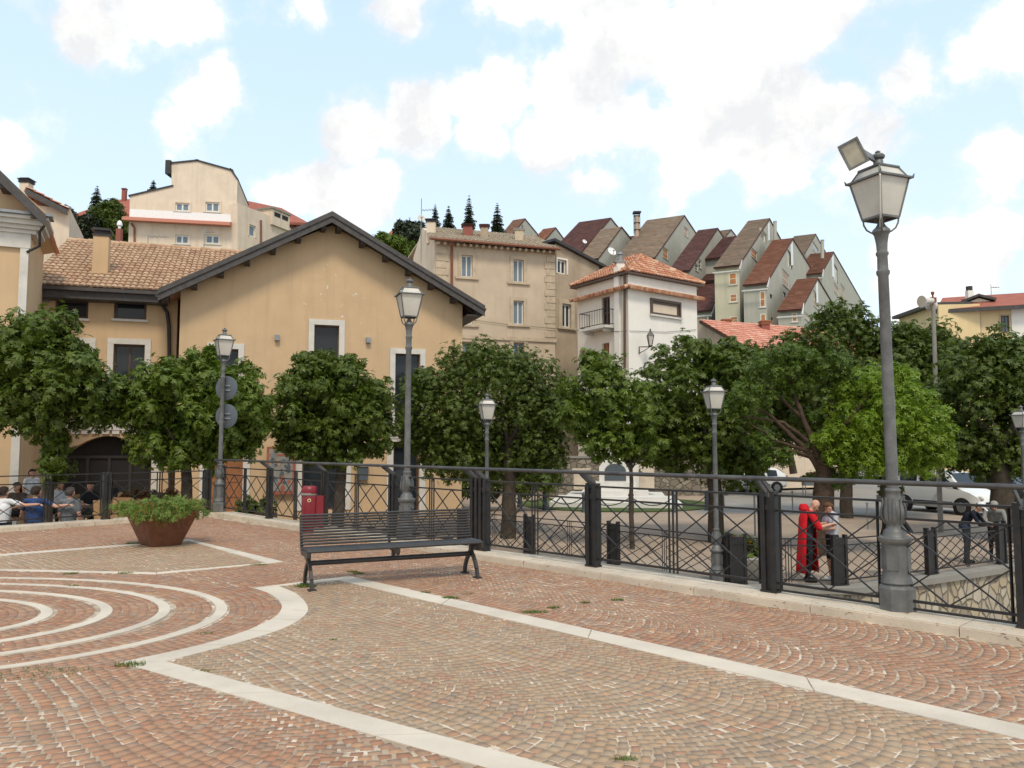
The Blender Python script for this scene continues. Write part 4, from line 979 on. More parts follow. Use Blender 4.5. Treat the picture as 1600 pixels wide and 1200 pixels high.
# ---------------------------------------------------------------- terraced gable houses on the hill
rdir = Vector((-.88, .475, 0))
def gable(label, apex, el, erp, rb, d, roofm, wallm='greygreen', wins=(), yb=545, left=None, lwins=(), panel=None, eavep=False, name='gabled_house', kink=None):
    """apex/left eave/right slope point/ridge back in photo px; gable plane faces right-front, roof slope faces left"""
    ap = PD(apex[0], apex[1], d)
    g = Vector((rdir.y, -rdir.x, 0)) * 1.0        # along the gable to the right
    P = Pl((ap.x, ap.y), (ap.x + g.x, ap.y + g.y)); 
    ua, za = P.uz(*apex); ul, zl = P.uz(*el); ur, zr_ = P.uz(*erp)
    rp = Pl((ap.x, ap.y), (ap.x - rdir.x, ap.y - rdir.y)); hb = rp.hit(*rb); L = max(1.5, (hb - ap).dot(rdir))
    zbm = P.uz(ul, yb)[1] if False else PD(el[0], yb, d).z
    T = thing(name, label, 'house', (ap.x, ap.y, zbm), 'gabled terrace houses on the hill')
    sl = (zr_ - za) / (ur - ua); ur2 = max(ur, ua + 6); zr2 = za + sl * (ur2 - ua)
    out = [(ul, zbm - 6), (ur2, zbm - 6), (ur2, zr2), (ua, za), (ul, zl)]
    wq = [(pxr(P, *w[:4]), w[4]) for w in wins]
    # shrink the body behind the left verge
    m = MB(); m.solid(P, out, [rect(*q) for q, _ in wq], L, .2); m.build('wall', M[wallm], T)
    for q, kd in wq:
        if kd == 'o': window(T, P, q, 'wframe', 'glass', .1, .14, 0, 1, None, (.15, 'stone', .08, .1), shut='shut')
        elif kd == 'p': window(T, P, q, 'wframe', 'glass', .1, .14, 0, 1, None, (.1, 'stone', .08, .1), shut='shutpale')
        elif kd == 'l': window(T, P, q, 'brown', 'glasslit', .1, .14, 1, 0)
        elif kd == 'w': window(T, P, q, 'wframe', 'glass', .1, .16, 0, 1, None, (.1, 'stone', .08, .1))
        else: window(T, P, q, 'lead', 'glass', .1, .1, 0, 0)
    # left-facing wall (end wall under the eave) as its own pale facing with windows
    if left:
        PLf = Pl(tuple((P.w(ul, 0, 0) + rdir * L)[:2]), tuple(P.w(ul, 0, 0)[:2])).back(.06)
        q = MB(); lw = [(pxr(PLf, *w[:4]), w[4]) for w in lwins]
        q.solid(PLf, [(.0, zbm - 6), (PLf.L if PLf.L else L, zbm - 6), (L, zl - .25), (.0, zl - .25)], [rect(*a) for a, _ in lw], .055, .05); q.build('end_wall', M[left], T)
        for a, kd in lw: window(T, PLf, a, 'wframe', 'glass', .0, .12, 0, 1, None, (.12, 'stone', .1, .1), shut='shut')
    # roof plates
    ov = .1; th = .2
    A_p = P.w(ua, ov, za + .12); E_l = P.w(ul, ov, zl + .12); dirL = (E_l - A_p).normalized(); E_l = E_l + dirL * .7
    E_r = P.w(ur2, ov, zr2 + .12); dirR = (E_r - A_p).normalized(); E_r = E_r + dirR * .8
    back = rdir * (L + ov)
    r = MB(); n = max(4, int((E_l - A_p).length / .55)); k = max(3, int(L / .8))
    nrm = (E_l - A_p).cross(back).normalized(); nrm = nrm if nrm.z > 0 else -nrm
    for i in range(n):           # shingle courses
        for j in range(k):
            s0, s1 = i / n, (i + 1.15) / n; t0, t1 = j / k, (j + 1) / k
            p0 = E_l.lerp(A_p, s0); p1 = E_l.lerp(A_p, min(1, s1))
            lift = nrm * (.06 + random.uniform(0, .02))
            r.poly([p0 + back * t0 + lift, p0 + back * t1 + lift, p1 + back * t1 + nrm * .01, p1 + back * t0 + nrm * .01])
    ro = r.build('roof', M[roofm], T, recalc=False)
    r = MB(); slabpoly(r, [E_l, A_p, A_p + back, E_l + back], th); slabpoly(r, [A_p + P.u * .002, E_r, E_r + back, A_p + back], th); r.build('roof_edge', M['shingle_dk'], ro)
    if panel:
        q = MB(); fr = panel * .55; p0 = A_p - P.n * (ov - .04)
        q.prism([P.w(ua, .004, za - .5), P.w(ua + (ul - ua) * fr * .32, .004, za - .5 + (zl - za) * fr * .32), P.w(ua + (ul - ua) * fr * .32, .004, za - .5 + (zl - za) * fr - 1.0), P.w(ua, .004, za - .5 + (zl - za) * fr - .6)], P.n * .05); q.build('white_gable_panel', M['whitemet'], T)
    if eavep:
        q = MB(); q.prism([P.w(ul - .7, .004 + ov, zl - .7), P.w(ul + .1, .004 + ov, zl - .7), P.w(ul + 1.2, .004 + ov, zl + .8)], P.n * .06); q.build('white_eave_panel', M['whitemet'], T)
        q = MB(); bx = P.w(ul - 1.0, 0, zl - 1.0); q.bar(bx + P.n * .3, bx + rdir * L, .14, .16); q.build('gutter', M['stone'], T)
    return T, P
G = gable
# back row, left to right
G('small far gabled house with triangular window, leftmost of the hill terrace', (820, 342), (800, 367), (839, 365), (802, 344), 150, 'shingle_br', wins=((815, 352, 819, 366, 'w'),), yb=420)
G('small far gabled house half hidden between two bigger dark roofs', (868, 356), (849, 377), (876, 367), (849, 359), 148, 'shingle_or', yb=420)
G('big dark red roofed gable house behind the palazzo roof', (954, 341), (907, 395), (967, 357), (905, 348), 140, 'shingle_dk', yb=460)
G('tan roofed gable house with small dormer chimney left of the metal flue', (971, 355), (936, 402), (984, 371), (938, 358), 134, 'shingle_tan', yb=470)
G('low dark roofed gable house just behind the white house roof ridge', (1001, 368), (982, 396), (1016, 384), (966, 370), 142, 'shingle_dk', yb=470)
G('largest tan roofed gable house with attic window beside the metal flue', (1069, 337), (1024, 401), (1087, 364), (1011, 346), 136, 'shingle_tan', wins=((1069, 356, 1075, 369, 'p'), (1036, 388, 1044, 404, 'o')), yb=470, panel=None)
G('dark brown roofed gable house with skylight, right of the largest tan one', (1121, 357), (1078, 421), (1131, 372), (1091, 361), 126, 'shingle_dk', wins=((1086, 413, 1091, 423, 'w'), (1092, 406, 1096, 419, 'w')), yb=470)
G('tiny distant gable peeping above the dark roofs', (1142, 359), (1128, 376), (1150, 369), (1126, 361), 152, 'shingle_tan', yb=430)
G('dark red roofed house with orange window band in the middle of the terrace', (1156, 369), (1131, 401), (1164, 380), (1122, 373), 128, 'shingle_dk', yb=470)
G('lower dark red roof house tucked above the orange balcony windows', (1150, 408), (1127, 436), (1158, 416), (1104, 416), 124, 'shingle_dk', yb=480)
G('lowest dark red roofed gable house beside the white house wall', (1140, 436), (1112, 483), (1152, 452), (1092, 446), 116, 'shingle_dk', wins=((1126, 470, 1130, 483, 'o'), (1107, 495, 1114, 505, 'o')), yb=540, eavep=True)
G('tall narrow pale gable house with tan roof and orange shutters down its end', (1202, 342), (1155, 413), (1219, 373), (1169, 347), 120, 'shingle_tan', wins=((1189, 361, 1198, 377, 'l'), (1174, 390, 1183, 404, 'o')), yb=530, left='yelgreen', lwins=((1139, 426, 1151, 445, 'o'), (1140, 459, 1152, 472, 'o'), (1140, 494, 1153, 506, 'o')), panel=.35, eavep=True)
G('tan roofed gable house rising behind the red brown gables', (1274, 366), (1250, 408), (1289, 393), (1241, 369), 152, 'shingle_tan', wins=((1270, 383, 1279, 395, 'w'),), yb=500)
G('red brown gable house with tall bright attic window and white panel', (1238, 373), (1198, 441), (1277, 436), (1207, 376), 113, 'shingle_or', wins=((1231, 394, 1238, 419, 'l'), (1223, 425, 1233, 448, 'p'), (1203, 460, 1207, 467, 'd'), (1224, 457, 1228, 464, 'd'), (1205, 496, 1208, 502, 'd')), yb=540, left='greygreen', lwins=((1187, 455, 1196, 480, 'o'), (1188, 490, 1197, 512, 'o')), panel=.5, eavep=True)
G('rightmost long gable house with lit attic window and long right slope', (1302, 394), (1284, 426), (1346, 470), (1266, 397), 138, 'shingle_or', wins=((1303, 416, 1309, 440, 'l'), (1303, 446, 1310, 459, 'p'), (1314, 447, 1320, 467, 'p')), yb=530, panel=.9, eavep=True)
G('nearest small red brown gable house at the foot of the terrace', (1277, 435), (1252, 482), (1298, 470), (1245, 437), 104, 'shingle_or', wins=((1271, 457, 1278, 480, 'p'), (1237 + 20, 490, 1265, 500, 'p')), yb=540, left='greygreen', lwins=((1237, 489, 1246, 503, 'o'),), panel=.6, eavep=True)
# round vents and flue
for px, py0, py1, d, lb in ((1211, 347, 376, 119.5, 'round dark vent pipe behind the tall narrow pale gable'), (1285, 376, 396, 123, 'round dark vent pipe behind the tan gable near the right end')):
    a, b = PD(px, py1 + 8, d), PD(px, py0, d); q = MB(); q.tube([a, b], .26, 10); q.tube([b, b + Z3 * .12], .3, 10)
    tag(q.build('vent_pipe', M['greygreen'], smooth=True), lb, 'vent pipe', 'vent pipes on the hill houses')
a, b = PD(995, 380, 133), PD(995, 338, 133); f = thing('metal_flue', 'tall rusty metal flue with open hood among the hill roofs', 'chimney', a)
q = MB(); q.tube([a - Z3 * 2, b], .42, 12); q.build('pipe', M['shutpale'], f, smooth=True)
q = MB()
for s_ in (-.45, .45):
    for t_ in (-.45, .45): q.bar(b + Vector((s_, t_, -3)), b + Vector((s_, t_, .5)), .08, .08)
for z in (-2.4, -1.2, 0): q.box(b.x - .5, b.x + .5, b.y - .5, b.y + .5, b.z + z, b.z + z + .08)
q.box(b.x - .65, b.x + .65, b.y - .65, b.y + .65, b.z + .5, b.z + .75); q.build('hood', M['lead'], f)
dish('white dish on the grey wall between the two red brown gables', PD(1170, 495, 98), .6, .6, 'whitemet', .8)
dish('small pale dish on the big dark roof behind the palazzo', PD(913, 378, 130), .4, .5, 'whitemet', .8)
for i, (px, py, d, w_) in enumerate(((1157, 395, 117, .75), (890, 383, 137, .8), (929, 397, 131, .8), (1003, 385, 134, .9), (1076, 405, 124, .8))):
    b = PD(px, py, d); q = MB(); q.box(b.x - w_ / 2, b.x + w_ / 2, b.y - w_ / 2, b.y + w_ / 2, b.z - 2, b.z + .8)
    t_ = thing('roof_chimney', ('squat pale chimney on the tan roof of the tall narrow gable', 'squat chimney low on the big dark red roof', 'squat chimney on the tan roof left of the metal flue', 'squat chimney on the largest tan roof', 'squat chimney on the dark brown roof with skylight')[i], 'chimney', b, 'squat chimneys on the hill roofs')
    q.build('stack', M['yelgreen'] if i == 0 else M['greygreen'], t_); q = MB(); q.box(b.x - w_ * .45, b.x + w_ * .45, b.y - w_ * .45, b.y + w_ * .45, b.z + .801, b.z + 1.25); q.box(b.x - w_ * .6, b.x + w_ * .6, b.y - w_ * .6, b.y + w_ * .6, b.z + 1.251, b.z + 1.4); q.build('cap', M['lead'], t_)

# ---------------------------------------------------------------- yellow building on the right
PY = plpx(1465, 62, 1585, 60)
Y = thing('yellow_building', 'yellow plastered building with red roof and dark eaves behind the right trees', 'building', (PY.o.x, PY.o.y, -.4))
wq = [pxr(PY, *w) for w in ((1472, 498, 1484, 520), (1518, 495, 1531, 520), (1564, 493, 1577, 520))]
zt = PY.uz(1525, 481)[1]
m = MB(); m.solid(PY, [(-.2, -1), (PY.L, -1), (PY.L, zt), (-.2, zt)], [rect(*q) for q in wq], 9, .2); m.build('wall', M['yellowpl'], Y)
for q in wq: window(Y, PY, q, 'brown', 'glassblue', .1, .1, 1, 0, (.1, 'quoin', .05))
q = MB(); q.pbox(PY, PY.L + .002, PY.L + 3.5, -9, .06, -1, zt); q.build('white_bay', M['whitepl2'], Y)
q = MB(); e_ = PY.back(.7); a, b = e_.hit(1462, 484), e_.hit(1625, 471); bk = PY.back(-4); c, d = bk.hit(1625, 460), bk.hit(1473, 469)
a.z = e_.hit(1525, 480).z; b.z = a.z; c.z = d.z = bk.hit(1540, 461).z
slabpoly(q, [a, b, c, d], .2); ro = q.build('roof', M['redroof'], Y)
q = MB(); q.prism([a - Z3 * .03, b - Z3 * .03, b - Z3 * .32, a - Z3 * .32], PY.n * .1); q.build('eaves', M['fascia'], ro)
q = MB(); p0, p1, p2 = PY.back(-1.2).hit(1502, 470), PY.back(-1.2).hit(1529, 460), PY.back(-1.2).hit(1556, 467)
for x, y in ((p0, p1), (p1, p2)): slabpoly(q, [x + PY.n * .3, y + PY.n * .5, y - PY.n * 3, x - PY.n * 3], .18)
q.build('dormer_roof', M['fascia'], ro); q = MB(); q.prism([p0.lerp(p1, .3) - Z3 * .3, p1 - Z3 * .3, p2.lerp(p1, .3) - Z3 * .3], PY.n * .05); q.build('dormer_front', M['glasslit'], ro)
PYl = plpx(1405, 70, 1466, 61.6); s6 = [PYl.uz(*q) for q in ((1466, 476), (1405, 497))]
m = MB(); m.solid(PYl, [(0, -1), (PYl.L, -1)] + s6, [], 3); m.build('side_wall', M['yellowpl'], Y)
q = MB(); a, b = PYl.w(s6[1][0] - .3, .5, s6[1][1] + .2), PYl.w(s6[0][0], .5, s6[0][1] + .2); slabpoly(q, [a, b, b - PYl.n * 3, a - PYl.n * 3], .25); q.build('side_roof', M['fascia'], Y)
c_ = PD(1515, 466, 63); q = MB(); q.box(c_.x - .22, c_.x + .22, c_.y - .22, c_.y + .22, c_.z - 1, c_.z + .6); ch = q.build('chimney', M['whitepl2'], Y); q = MB(); q.lathe([(.24, .601), (.24, .95)], c_, 10); q.build('cap', M['lead'], ch)
antenna('thin aerial on the red roof of the yellow building', PD(1549, 462, 63), .9, 3, .6, .1)
# stone walls and old house at the back of the square
def lowwall(label, px0, px1, d0, d1, ytop, m='rubble', yb=None):
    P = plpx(px0, d0, px1, d1); T = thing('rubble_wall', label, 'wall', (P.o.x, P.o.y, -1)); q = MB(); z = P.uz((px0 + px1) / 2, ytop)[1]
    q.pbox(P, 0, P.L, -.5, 0, -1.2, z); q.build('masonry', M[m], T); q = MB(); q.pbox(P, -.05, P.L + .05, -.55, .06, z + .002, z + .12); q.build('coping', M['concrete'], T)
lowwall('grey rubble wall across the back of the square behind the monument', 780, 1135, 43.5, 44, 716)
lowwall('pale stone wall behind the white hatchback, right of the round sign', 1140, 1290, 52, 54, 690, 'stonewall')

antenna('low roof aerial with a long horizontal arm behind the wing ridge, left one', PD(231, 381, 46), .55, 4, 1.0, 0)
antenna('low roof aerial behind the wing ridge below the cream block windows', PD(319, 381, 46), .95, 3, .5, .1)
# ---------------------------------------------------------------- trees
def fib(n, rg):
    i = np.arange(n) + .5; ph = np.arccos(1 - 2 * i / n); th = math.pi * (1 + 5 ** .5) * i + rg.uniform(0, 6)
    return np.stack([np.cos(th) * np.sin(ph), np.sin(th) * np.sin(ph), np.cos(ph)], 1)
def unit(a): return a / np.maximum(np.linalg.norm(a, axis=1), 1e-6)[:, None]
def leafcloud(blobs, n, L, rg, palm=7, droop=.42, clump=(.26, .42), nsub=26, jag=.17, wide=.18, up=.5):
    """blobs [(center xyz, (rx,ry,rz))] -> quad leaf verts: clumps on each blob, palmate leaves on each clump"""
    cs, rs, sh = [], [], []
    for c, r in blobs:
        c = np.array(c); r = np.array(r); d = fib(nsub, rg) + rg.normal(0, .12, (nsub, 3)); d = unit(d)
        k = rg.uniform(.66, 1.02, nsub)[:, None]
        cs.append(c + d * r * k); rs.append(rg.uniform(clump[0], clump[1], nsub) * r.mean()); 
    cs = np.concatenate(cs); rs = np.concatenate(rs)
    w = rs ** 2; idx = rg.choice(len(cs), n, p=w / w.sum())
    d = unit(rg.normal(0, 1, (n, 3)) + np.array([0, 0, .25])); rad = rs[idx] * (1 - .55 * rg.uniform(0, 1, n) ** 2.2) * (1 + rg.normal(0, jag, n))
    P = cs[idx] + d * rad[:, None]
    # ragged sprigs standing out of the outline
    ns = max(6, n // 140); si = rg.choice(n, ns); sp = np.repeat(si, 9); so_ = np.repeat(rg.uniform(.05, .3, ns) * np.mean([b[1] for b in blobs]) * .8, 9) * np.tile(np.linspace(.2, 1, 9), ns)
    P = np.concatenate([P, P[sp] + d[sp] * so_[:, None] + rg.normal(0, L * .5, (len(sp), 3))]); d = np.concatenate([d, d[sp]])
    # interior fill
    m = int(n * .18); bi = rg.integers(0, len(blobs), m); C = np.array([b[0] for b in blobs])[bi]; Rr = np.array([b[1] for b in blobs])[bi]
    Pi = C + unit(rg.normal(0, 1, (m, 3))) * Rr * rg.uniform(.2, .75, m)[:, None]
    di = unit(rg.normal(0, 1, (m, 3)))
    P = np.concatenate([P, Pi]); d = np.concatenate([d, di]); n = len(P)
    nor = unit(d * .8 + np.array([0, 0, up]) + rg.normal(0, .35, (n, 3)))
    t = unit(np.cross(nor, rg.normal(0, 1, (n, 3)))); b = np.cross(nor, t)
    size = L * rg.uniform(.65, 1.2, n)
    V = np.zeros((n, palm, 4, 3))
    for k in range(palm):
        a = (k - (palm - 1) / 2) * (4.6 / palm) + rg.normal(0, .12, n)
        dr = t * np.cos(a)[:, None] + b * np.sin(a)[:, None]; sd = np.cross(nor, dr)
        l = size * (1 - .22 * abs(k - (palm - 1) / 2) / (palm / 2)); dd = droop * rg.uniform(.5, 1.4, n)
        tip = P + dr * l[:, None] - nor * (l * dd)[:, None]; mid = P + dr * (l * .6)[:, None] - nor * (l * dd * .3)[:, None]
        V[:, k, 0] = P; V[:, k, 1] = mid + sd * (l * wide)[:, None] - nor * (l * .08)[:, None]; V[:, k, 2] = tip; V[:, k, 3] = mid - sd * (l * wide)[:, None] - nor * (l * .08)[:, None]
    return V.reshape(-1, 3)
def quads(V): return np.arange(len(V)).reshape(-1, 4)
def bpx(px, py, rx, ry, d, dd=0.0):
    p = PD(px, py, d + dd); return ((p.x, p.y, p.z), (rx * (d + dd) / FPX, .5 * (rx + ry) * (d + dd) / FPX, ry * (d + dd) / FPX))
seed = [10]
def tree(name, label, base, trunk, limbs, blobs, n, m='leaf', L=.155, barkm='bark', group='round crowned trees around the square', cat='tree', **kw):
    seed[0] += 1; rg = np.random.default_rng(seed[0])
    T = thing(name, label, cat, base, group)
    q = MB()
    for pts, rr in [trunk] + limbs:
        pts = [Vector(p) for p in pts]; o = []
        for i in range(len(pts) - 1):
            for j in range(4): o.append(pts[i].lerp(pts[i + 1], j / 4) + Vector((random.gauss(0, .012), random.gauss(0, .012), 0)))
        o.append(pts[-1]); k = len(o); q.tube(o, [rr[0] + (rr[1] - rr[0]) * i / (k - 1) for i in range(k)], 9)
    q.build('trunk', M[barkm], T, smooth=80)
    V = leafcloud(blobs, n, L, rg, **kw)
    npmesh('crown', V, quads(V), M[m], T)
    return T
def std(px, d, ytop_trunk, r=.14, lean=0, spread=.8):
    """trunk + limbs: straight-ish trunk at pixel column px"""
    b = PD(px, 700, d); g_ = gz(b.x, b.y); base = Vector((b.x, b.y, g_)); top = PD(px + lean, ytop_trunk, d)
    limbs = []
    for i in range(6):
        a = i * 1.05 + random.uniform(-.3, .3)
        e = top + Vector((math.cos(a) * spread, math.sin(a) * spread, random.uniform(.5, 1.1) * spread)); limbs.append(([top - Z3 * random.uniform(0, .3), top.lerp(e, .5) - Z3 * .05, e], (r * .55, r * .15)))
    return base, ([base, base.lerp(top, .5), top], (r * 1.25, r * .8)), limbs
ch = 'horse chestnut'
b, t, l = std(78, 20, 650, .13)
tree('chestnut_tree', 'dense chestnut tree at the far left with leafy sprouts down its trunk', b, t, l,
     [bpx(60, 565, 78, 68, 20), bpx(15, 590, 70, 60, 20, .4), bpx(110, 600, 55, 55, 20, -.3), bpx(60, 520, 50, 28, 20), bpx(75, 640, 75, 38, 20), bpx(150, 630, 42, 38, 20.5), bpx(88, 690, 20, 26, 20), bpx(82, 730, 22, 28, 20), bpx(-40, 600, 70, 70, 20)], 6235, nsub=20)
b, t, l = std(300, 21, 715, .15, -10)
tree('chestnut_tree', 'spreading chestnut tree behind the rusty planter, left of the sign-backed lamp', b, t, l,
     [bpx(285, 620, 80, 58, 21), bpx(230, 640, 60, 50, 21, .4), bpx(350, 640, 62, 55, 21, -.3), bpx(310, 575, 38, 28, 21), bpx(190, 620, 42, 36, 21.2), bpx(360, 610, 48, 45, 21, .5), bpx(270, 690, 62, 34, 21), bpx(340, 690, 55, 28, 21), bpx(330, 555, 14, 14, 21), bpx(395, 650, 30, 40, 21), bpx(300, 710, 62, 18, 21), bpx(375, 695, 32, 22, 21)], 6960, m='leaf2', nsub=20)
b, t, l = std(528, 23, 690, .16, 8)
tree('chestnut_tree', 'dark round chestnut tree in front of the ochre gable, behind the bench', b, t, l,
     [bpx(520, 630, 85, 60, 23), bpx(475, 620, 42, 52, 23, .3), bpx(565, 640, 52, 50, 23), bpx(505, 575, 45, 26, 23), bpx(545, 570, 22, 18, 23), bpx(455, 665, 32, 30, 23), bpx(510, 680, 72, 34, 23), bpx(585, 670, 35, 40, 23, .4), bpx(480, 565, 20, 16, 23), bpx(520, 705, 55, 20, 23), bpx(470, 690, 34, 22, 23)], 6670, nsub=20)
b, t, l = std(795, 24.5, 690, .2)
tree('chestnut_tree', 'broad dense chestnut tree between the tall lamp and the small lamp', b, t, l,
     [bpx(760, 625, 110, 72, 25), bpx(690, 640, 62, 60, 25, -.5), bpx(830, 620, 62, 62, 25, .3), bpx(760, 570, 75, 30, 25), bpx(850, 660, 42, 50, 25), bpx(720, 700, 70, 36, 25, -.4), bpx(800, 700, 80, 34, 25), bpx(655, 680, 34, 38, 25), bpx(740, 720, 90, 24, 25), bpx(840, 710, 50, 28, 25), bpx(660, 610, 30, 40, 25)], 13920, m='leafdk', nsub=34, L=.12)
b, t, l = std(986, 22, 720, .06)
tree('young_tree', 'slim young tree with loose light crown in front of the monument', b, t, l,
     [bpx(935, 625, 55, 58, 22), bpx(940, 580, 30, 28, 22), bpx(900, 640, 32, 32, 22), bpx(975, 650, 45, 50, 22), bpx(950, 690, 50, 28, 22), bpx(1000, 690, 36, 30, 22), bpx(925, 560, 16, 14, 22)], 2755, m='leaf2', nsub=16, clump=(.3, .5))
b, t, l = std(1116, 23.5, 700, .2)
tree('chestnut_tree', 'large chestnut tree behind the middle lamp, right of the white house', b, t, l,
     [bpx(1090, 635, 95, 80, 24), bpx(1040, 640, 55, 55, 24, -.4), bpx(1140, 650, 62, 75, 24), bpx(1080, 570, 70, 36, 24), bpx(1130, 560, 45, 28, 24), bpx(1080, 700, 85, 40, 24), bpx(1150, 720, 50, 42, 24), bpx(1030, 690, 45, 34, 24), bpx(1165, 575, 35, 36, 24, .6)], 7540, nsub=22)
b, t, l = std(1320, 31, 640, .2)
tree('chestnut_tree', 'tall chestnut tree below the grey gable houses, left of the big lamp', b, t, l,
     [bpx(1315, 545, 75, 58, 31), bpx(1270, 560, 55, 50, 31), bpx(1360, 560, 50, 55, 31), bpx(1315, 500, 45, 25, 31), bpx(1230, 590, 55, 55, 31), bpx(1310, 610, 90, 60, 31), bpx(1180, 600, 50, 55, 31), bpx(1250, 660, 62, 50, 32), bpx(1330, 690, 62, 50, 32), bpx(1200, 650, 45, 45, 32)], 8700, m='leafdk', L=.165, nsub=24)
b, t, l = std(1384, 30, 700, .2)
tree('chestnut_tree', 'dark leafy tree behind the loudspeaker pole', b, t, l,
     [bpx(1440, 560, 65, 55, 30), bpx(1400, 600, 60, 70, 30), bpx(1450, 620, 60, 70, 30), bpx(1420, 532, 40, 24, 30), bpx(1475, 545, 28, 20, 30), bpx(1430, 690, 70, 45, 30)], 6090, m='leafdk', L=.165, nsub=24)
b, t, l = std(1562, 23.6, 690, .3)
tree('chestnut_tree', 'dark heavy tree with thick grey trunk at the right edge', b, t, l,
     [bpx(1560, 600, 90, 72, 24), bpx(1520, 640, 55, 75, 24), bpx(1620, 620, 70, 80, 24), bpx(1550, 560, 60, 32, 24), bpx(1600, 552, 50, 28, 24), bpx(1555, 700, 75, 40, 24), bpx(1650, 600, 60, 80, 24), bpx(1545, 722, 60, 22, 24), bpx(1600, 715, 50, 30, 23.5), bpx(1505, 700, 34, 36, 24)], 8700, m='leafdk', nsub=22)
# juniper with twisting limbs, bright rounded crown to the right
g0 = PD(1282, 800, 21); base = Vector((g0.x, g0.y, gz(g0.x, g0.y)))
pj = lambda x, y, d=21: PD(x, y, d)
trk = ([base, pj(1288, 770), pj(1290, 735), pj(1280, 715)], (.3, .2))
lim = [([pj(1282, 735), pj(1262, 705), pj(1235, 680), pj(1205, 650), pj(1165, 628)], (.1, .02)), ([pj(1280, 720), pj(1265, 680), pj(1250, 640), pj(1235, 600), pj(1225, 565)], (.1, .02)),
       ([pj(1284, 720), pj(1290, 680), pj(1300, 640), pj(1295, 600), pj(1305, 570)], (.1, .02)), ([pj(1285, 730), pj(1320, 705), pj(1360, 680, 20.5), pj(1410, 660, 20.5)], (.11, .03)),
       ([pj(1285, 728), pj(1300, 690, 20.6), pj(1340, 640, 20.4), pj(1370, 600, 20.4)], (.1, .02)), ([pj(1270, 715), pj(1240, 705), pj(1205, 700), pj(1190, 690)], (.07, .015)),
       ([pj(1262, 690), pj(1225, 660), pj(1195, 655), pj(1150, 650)], (.06, .012)), ([pj(1250, 650), pj(1205, 610), pj(1180, 590)], (.05, .012)), ([pj(1265, 705), pj(1215, 690), pj(1170, 660)], (.06, .012)), ([pj(1235, 600), pj(1260, 570), pj(1290, 560)], (.05, .012))]
seed[0] += 1; rg = np.random.default_rng(99)
T = tree('juniper_tree', 'old juniper with bare twisting limbs and bright rounded crown behind the big lamp', base, trk, lim,
     [bpx(1370, 650, 78, 68, 21, -.4), bpx(1420, 660, 58, 62, 21, -.2), bpx(1350, 610, 52, 36, 21), bpx(1390, 590, 42, 22, 21), bpx(1330, 690, 52, 40, 21, -.5), bpx(1420, 710, 62, 30, 21), bpx(1365, 710, 62, 34, 21, -.5), bpx(1450, 690, 32, 42, 21)], 15000, m='juni', L=.1, barkm='barkred', palm=4, droop=.15, wide=.2, nsub=34, clump=(.2, .34), jag=.16, up=.6, group=None)
V = leafcloud([bpx(1175, 620, 36, 22, 21), bpx(1215, 570, 42, 26, 21), bpx(1290, 570, 42, 24, 21), bpx(1235, 605, 30, 18, 21), bpx(1310, 600, 36, 22, 21), bpx(1250, 560, 30, 20, 21), bpx(1215, 715, 26, 14, 21), bpx(1190, 690, 20, 14, 21), bpx(1150, 640, 22, 14, 21), bpx(1260, 650, 20, 14, 21.3), bpx(1310, 745, 32, 18, 21), bpx(1275, 690, 20, 14, 21.4)], 6090, .1, rg, palm=4, droop=.15, wide=.2, nsub=16, clump=(.25, .45), jag=.18)
npmesh('sparse_crown', V, quads(V), M['juni2'], T)
# conifers
def conifer(name, label, px, ytop, ybot, d, wpx, dens=1.0, group='dark firs on the skyline'):
    seed[0] += 1; rg = np.random.default_rng(seed[0]); top = PD(px, ytop, d); bot = PD(px, ybot, d); h = top.z - bot.z; w = wpx * d / FPX / 1.5
    T = thing(name, label, 'tree', bot, group); q = MB(); q.tube([bot - Z3 * 2, top], [h * .03, .02], 6); q.build('trunk', M['bark'], T)
    V = []
    nl = int(16 * dens) + 6
    for i in range(nl):
        f = (i + rg.uniform(0, .6)) / nl; z = top.z - h * f; r = w * (.12 + .88 * f) * rg.uniform(.75, 1.1)
        for a in np.arange(0, 6.28, 6.28 / 9) + rg.uniform(0, 1):
            rr = r * rg.uniform(.6, 1.15); dr = np.array([math.cos(a), math.sin(a), 0]); sd = np.array([-dr[1], dr[0], 0]); p = np.array([top.x, top.y, z])
            ns = 4
            for s in range(ns):
                q0 = p + dr * rr * (s / ns) - np.array([0, 0, rr * .35 * (s / ns) ** 1.2]); q1 = p + dr * rr * (s + 1.3) / ns - np.array([0, 0, rr * .35 * ((s + 1.2) / ns) ** 1.2]); ww = rr * .3 * (1 - .5 * s / ns)
                mid = (q0 + q1) / 2
                V += [q0, mid + sd * ww - [0, 0, ww * .5], q1, mid - sd * ww - [0, 0, ww * .5]]
                V += [q0, mid + [0, 0, ww * .2] + sd * ww * .2, q1 - [0, 0, ww * .8], mid - [0, 0, ww * 1.3]]
    V = np.array(V); npmesh('crown', V, quads(V), M['fir'], T)
for px, yt, yb, d, w, lb in ((680, 319, 365, 118, 22, 'slim fir left of the palazzo chimneys, nearest the aerial'), (701, 321, 368, 120, 26, 'short broad fir between the aerial and the red chimney'), (733, 305, 372, 122, 28, 'tallest fir above the palazzo roof, behind the red chimney'), (777, 317, 376, 124, 30, 'fir standing right of the tallest one above the palazzo'), (152, 290, 350, 96, 34, 'pale spiky fir left of the tall cream block'), (240, 281, 320, 104, 26, 'dark fir top peeping over the roof step of the cream block'), (103, 318, 385, 84, 40, 'dark fir beside the red tiled house on the left'), (640, 340, 402, 100, 30, 'dark fir at the lower left of the palazzo flank'), (622, 352, 402, 98, 30, 'dark fir nearest the ochre hall ridge')):
    conifer('fir_tree', lb, px, yt, yb, d, w)
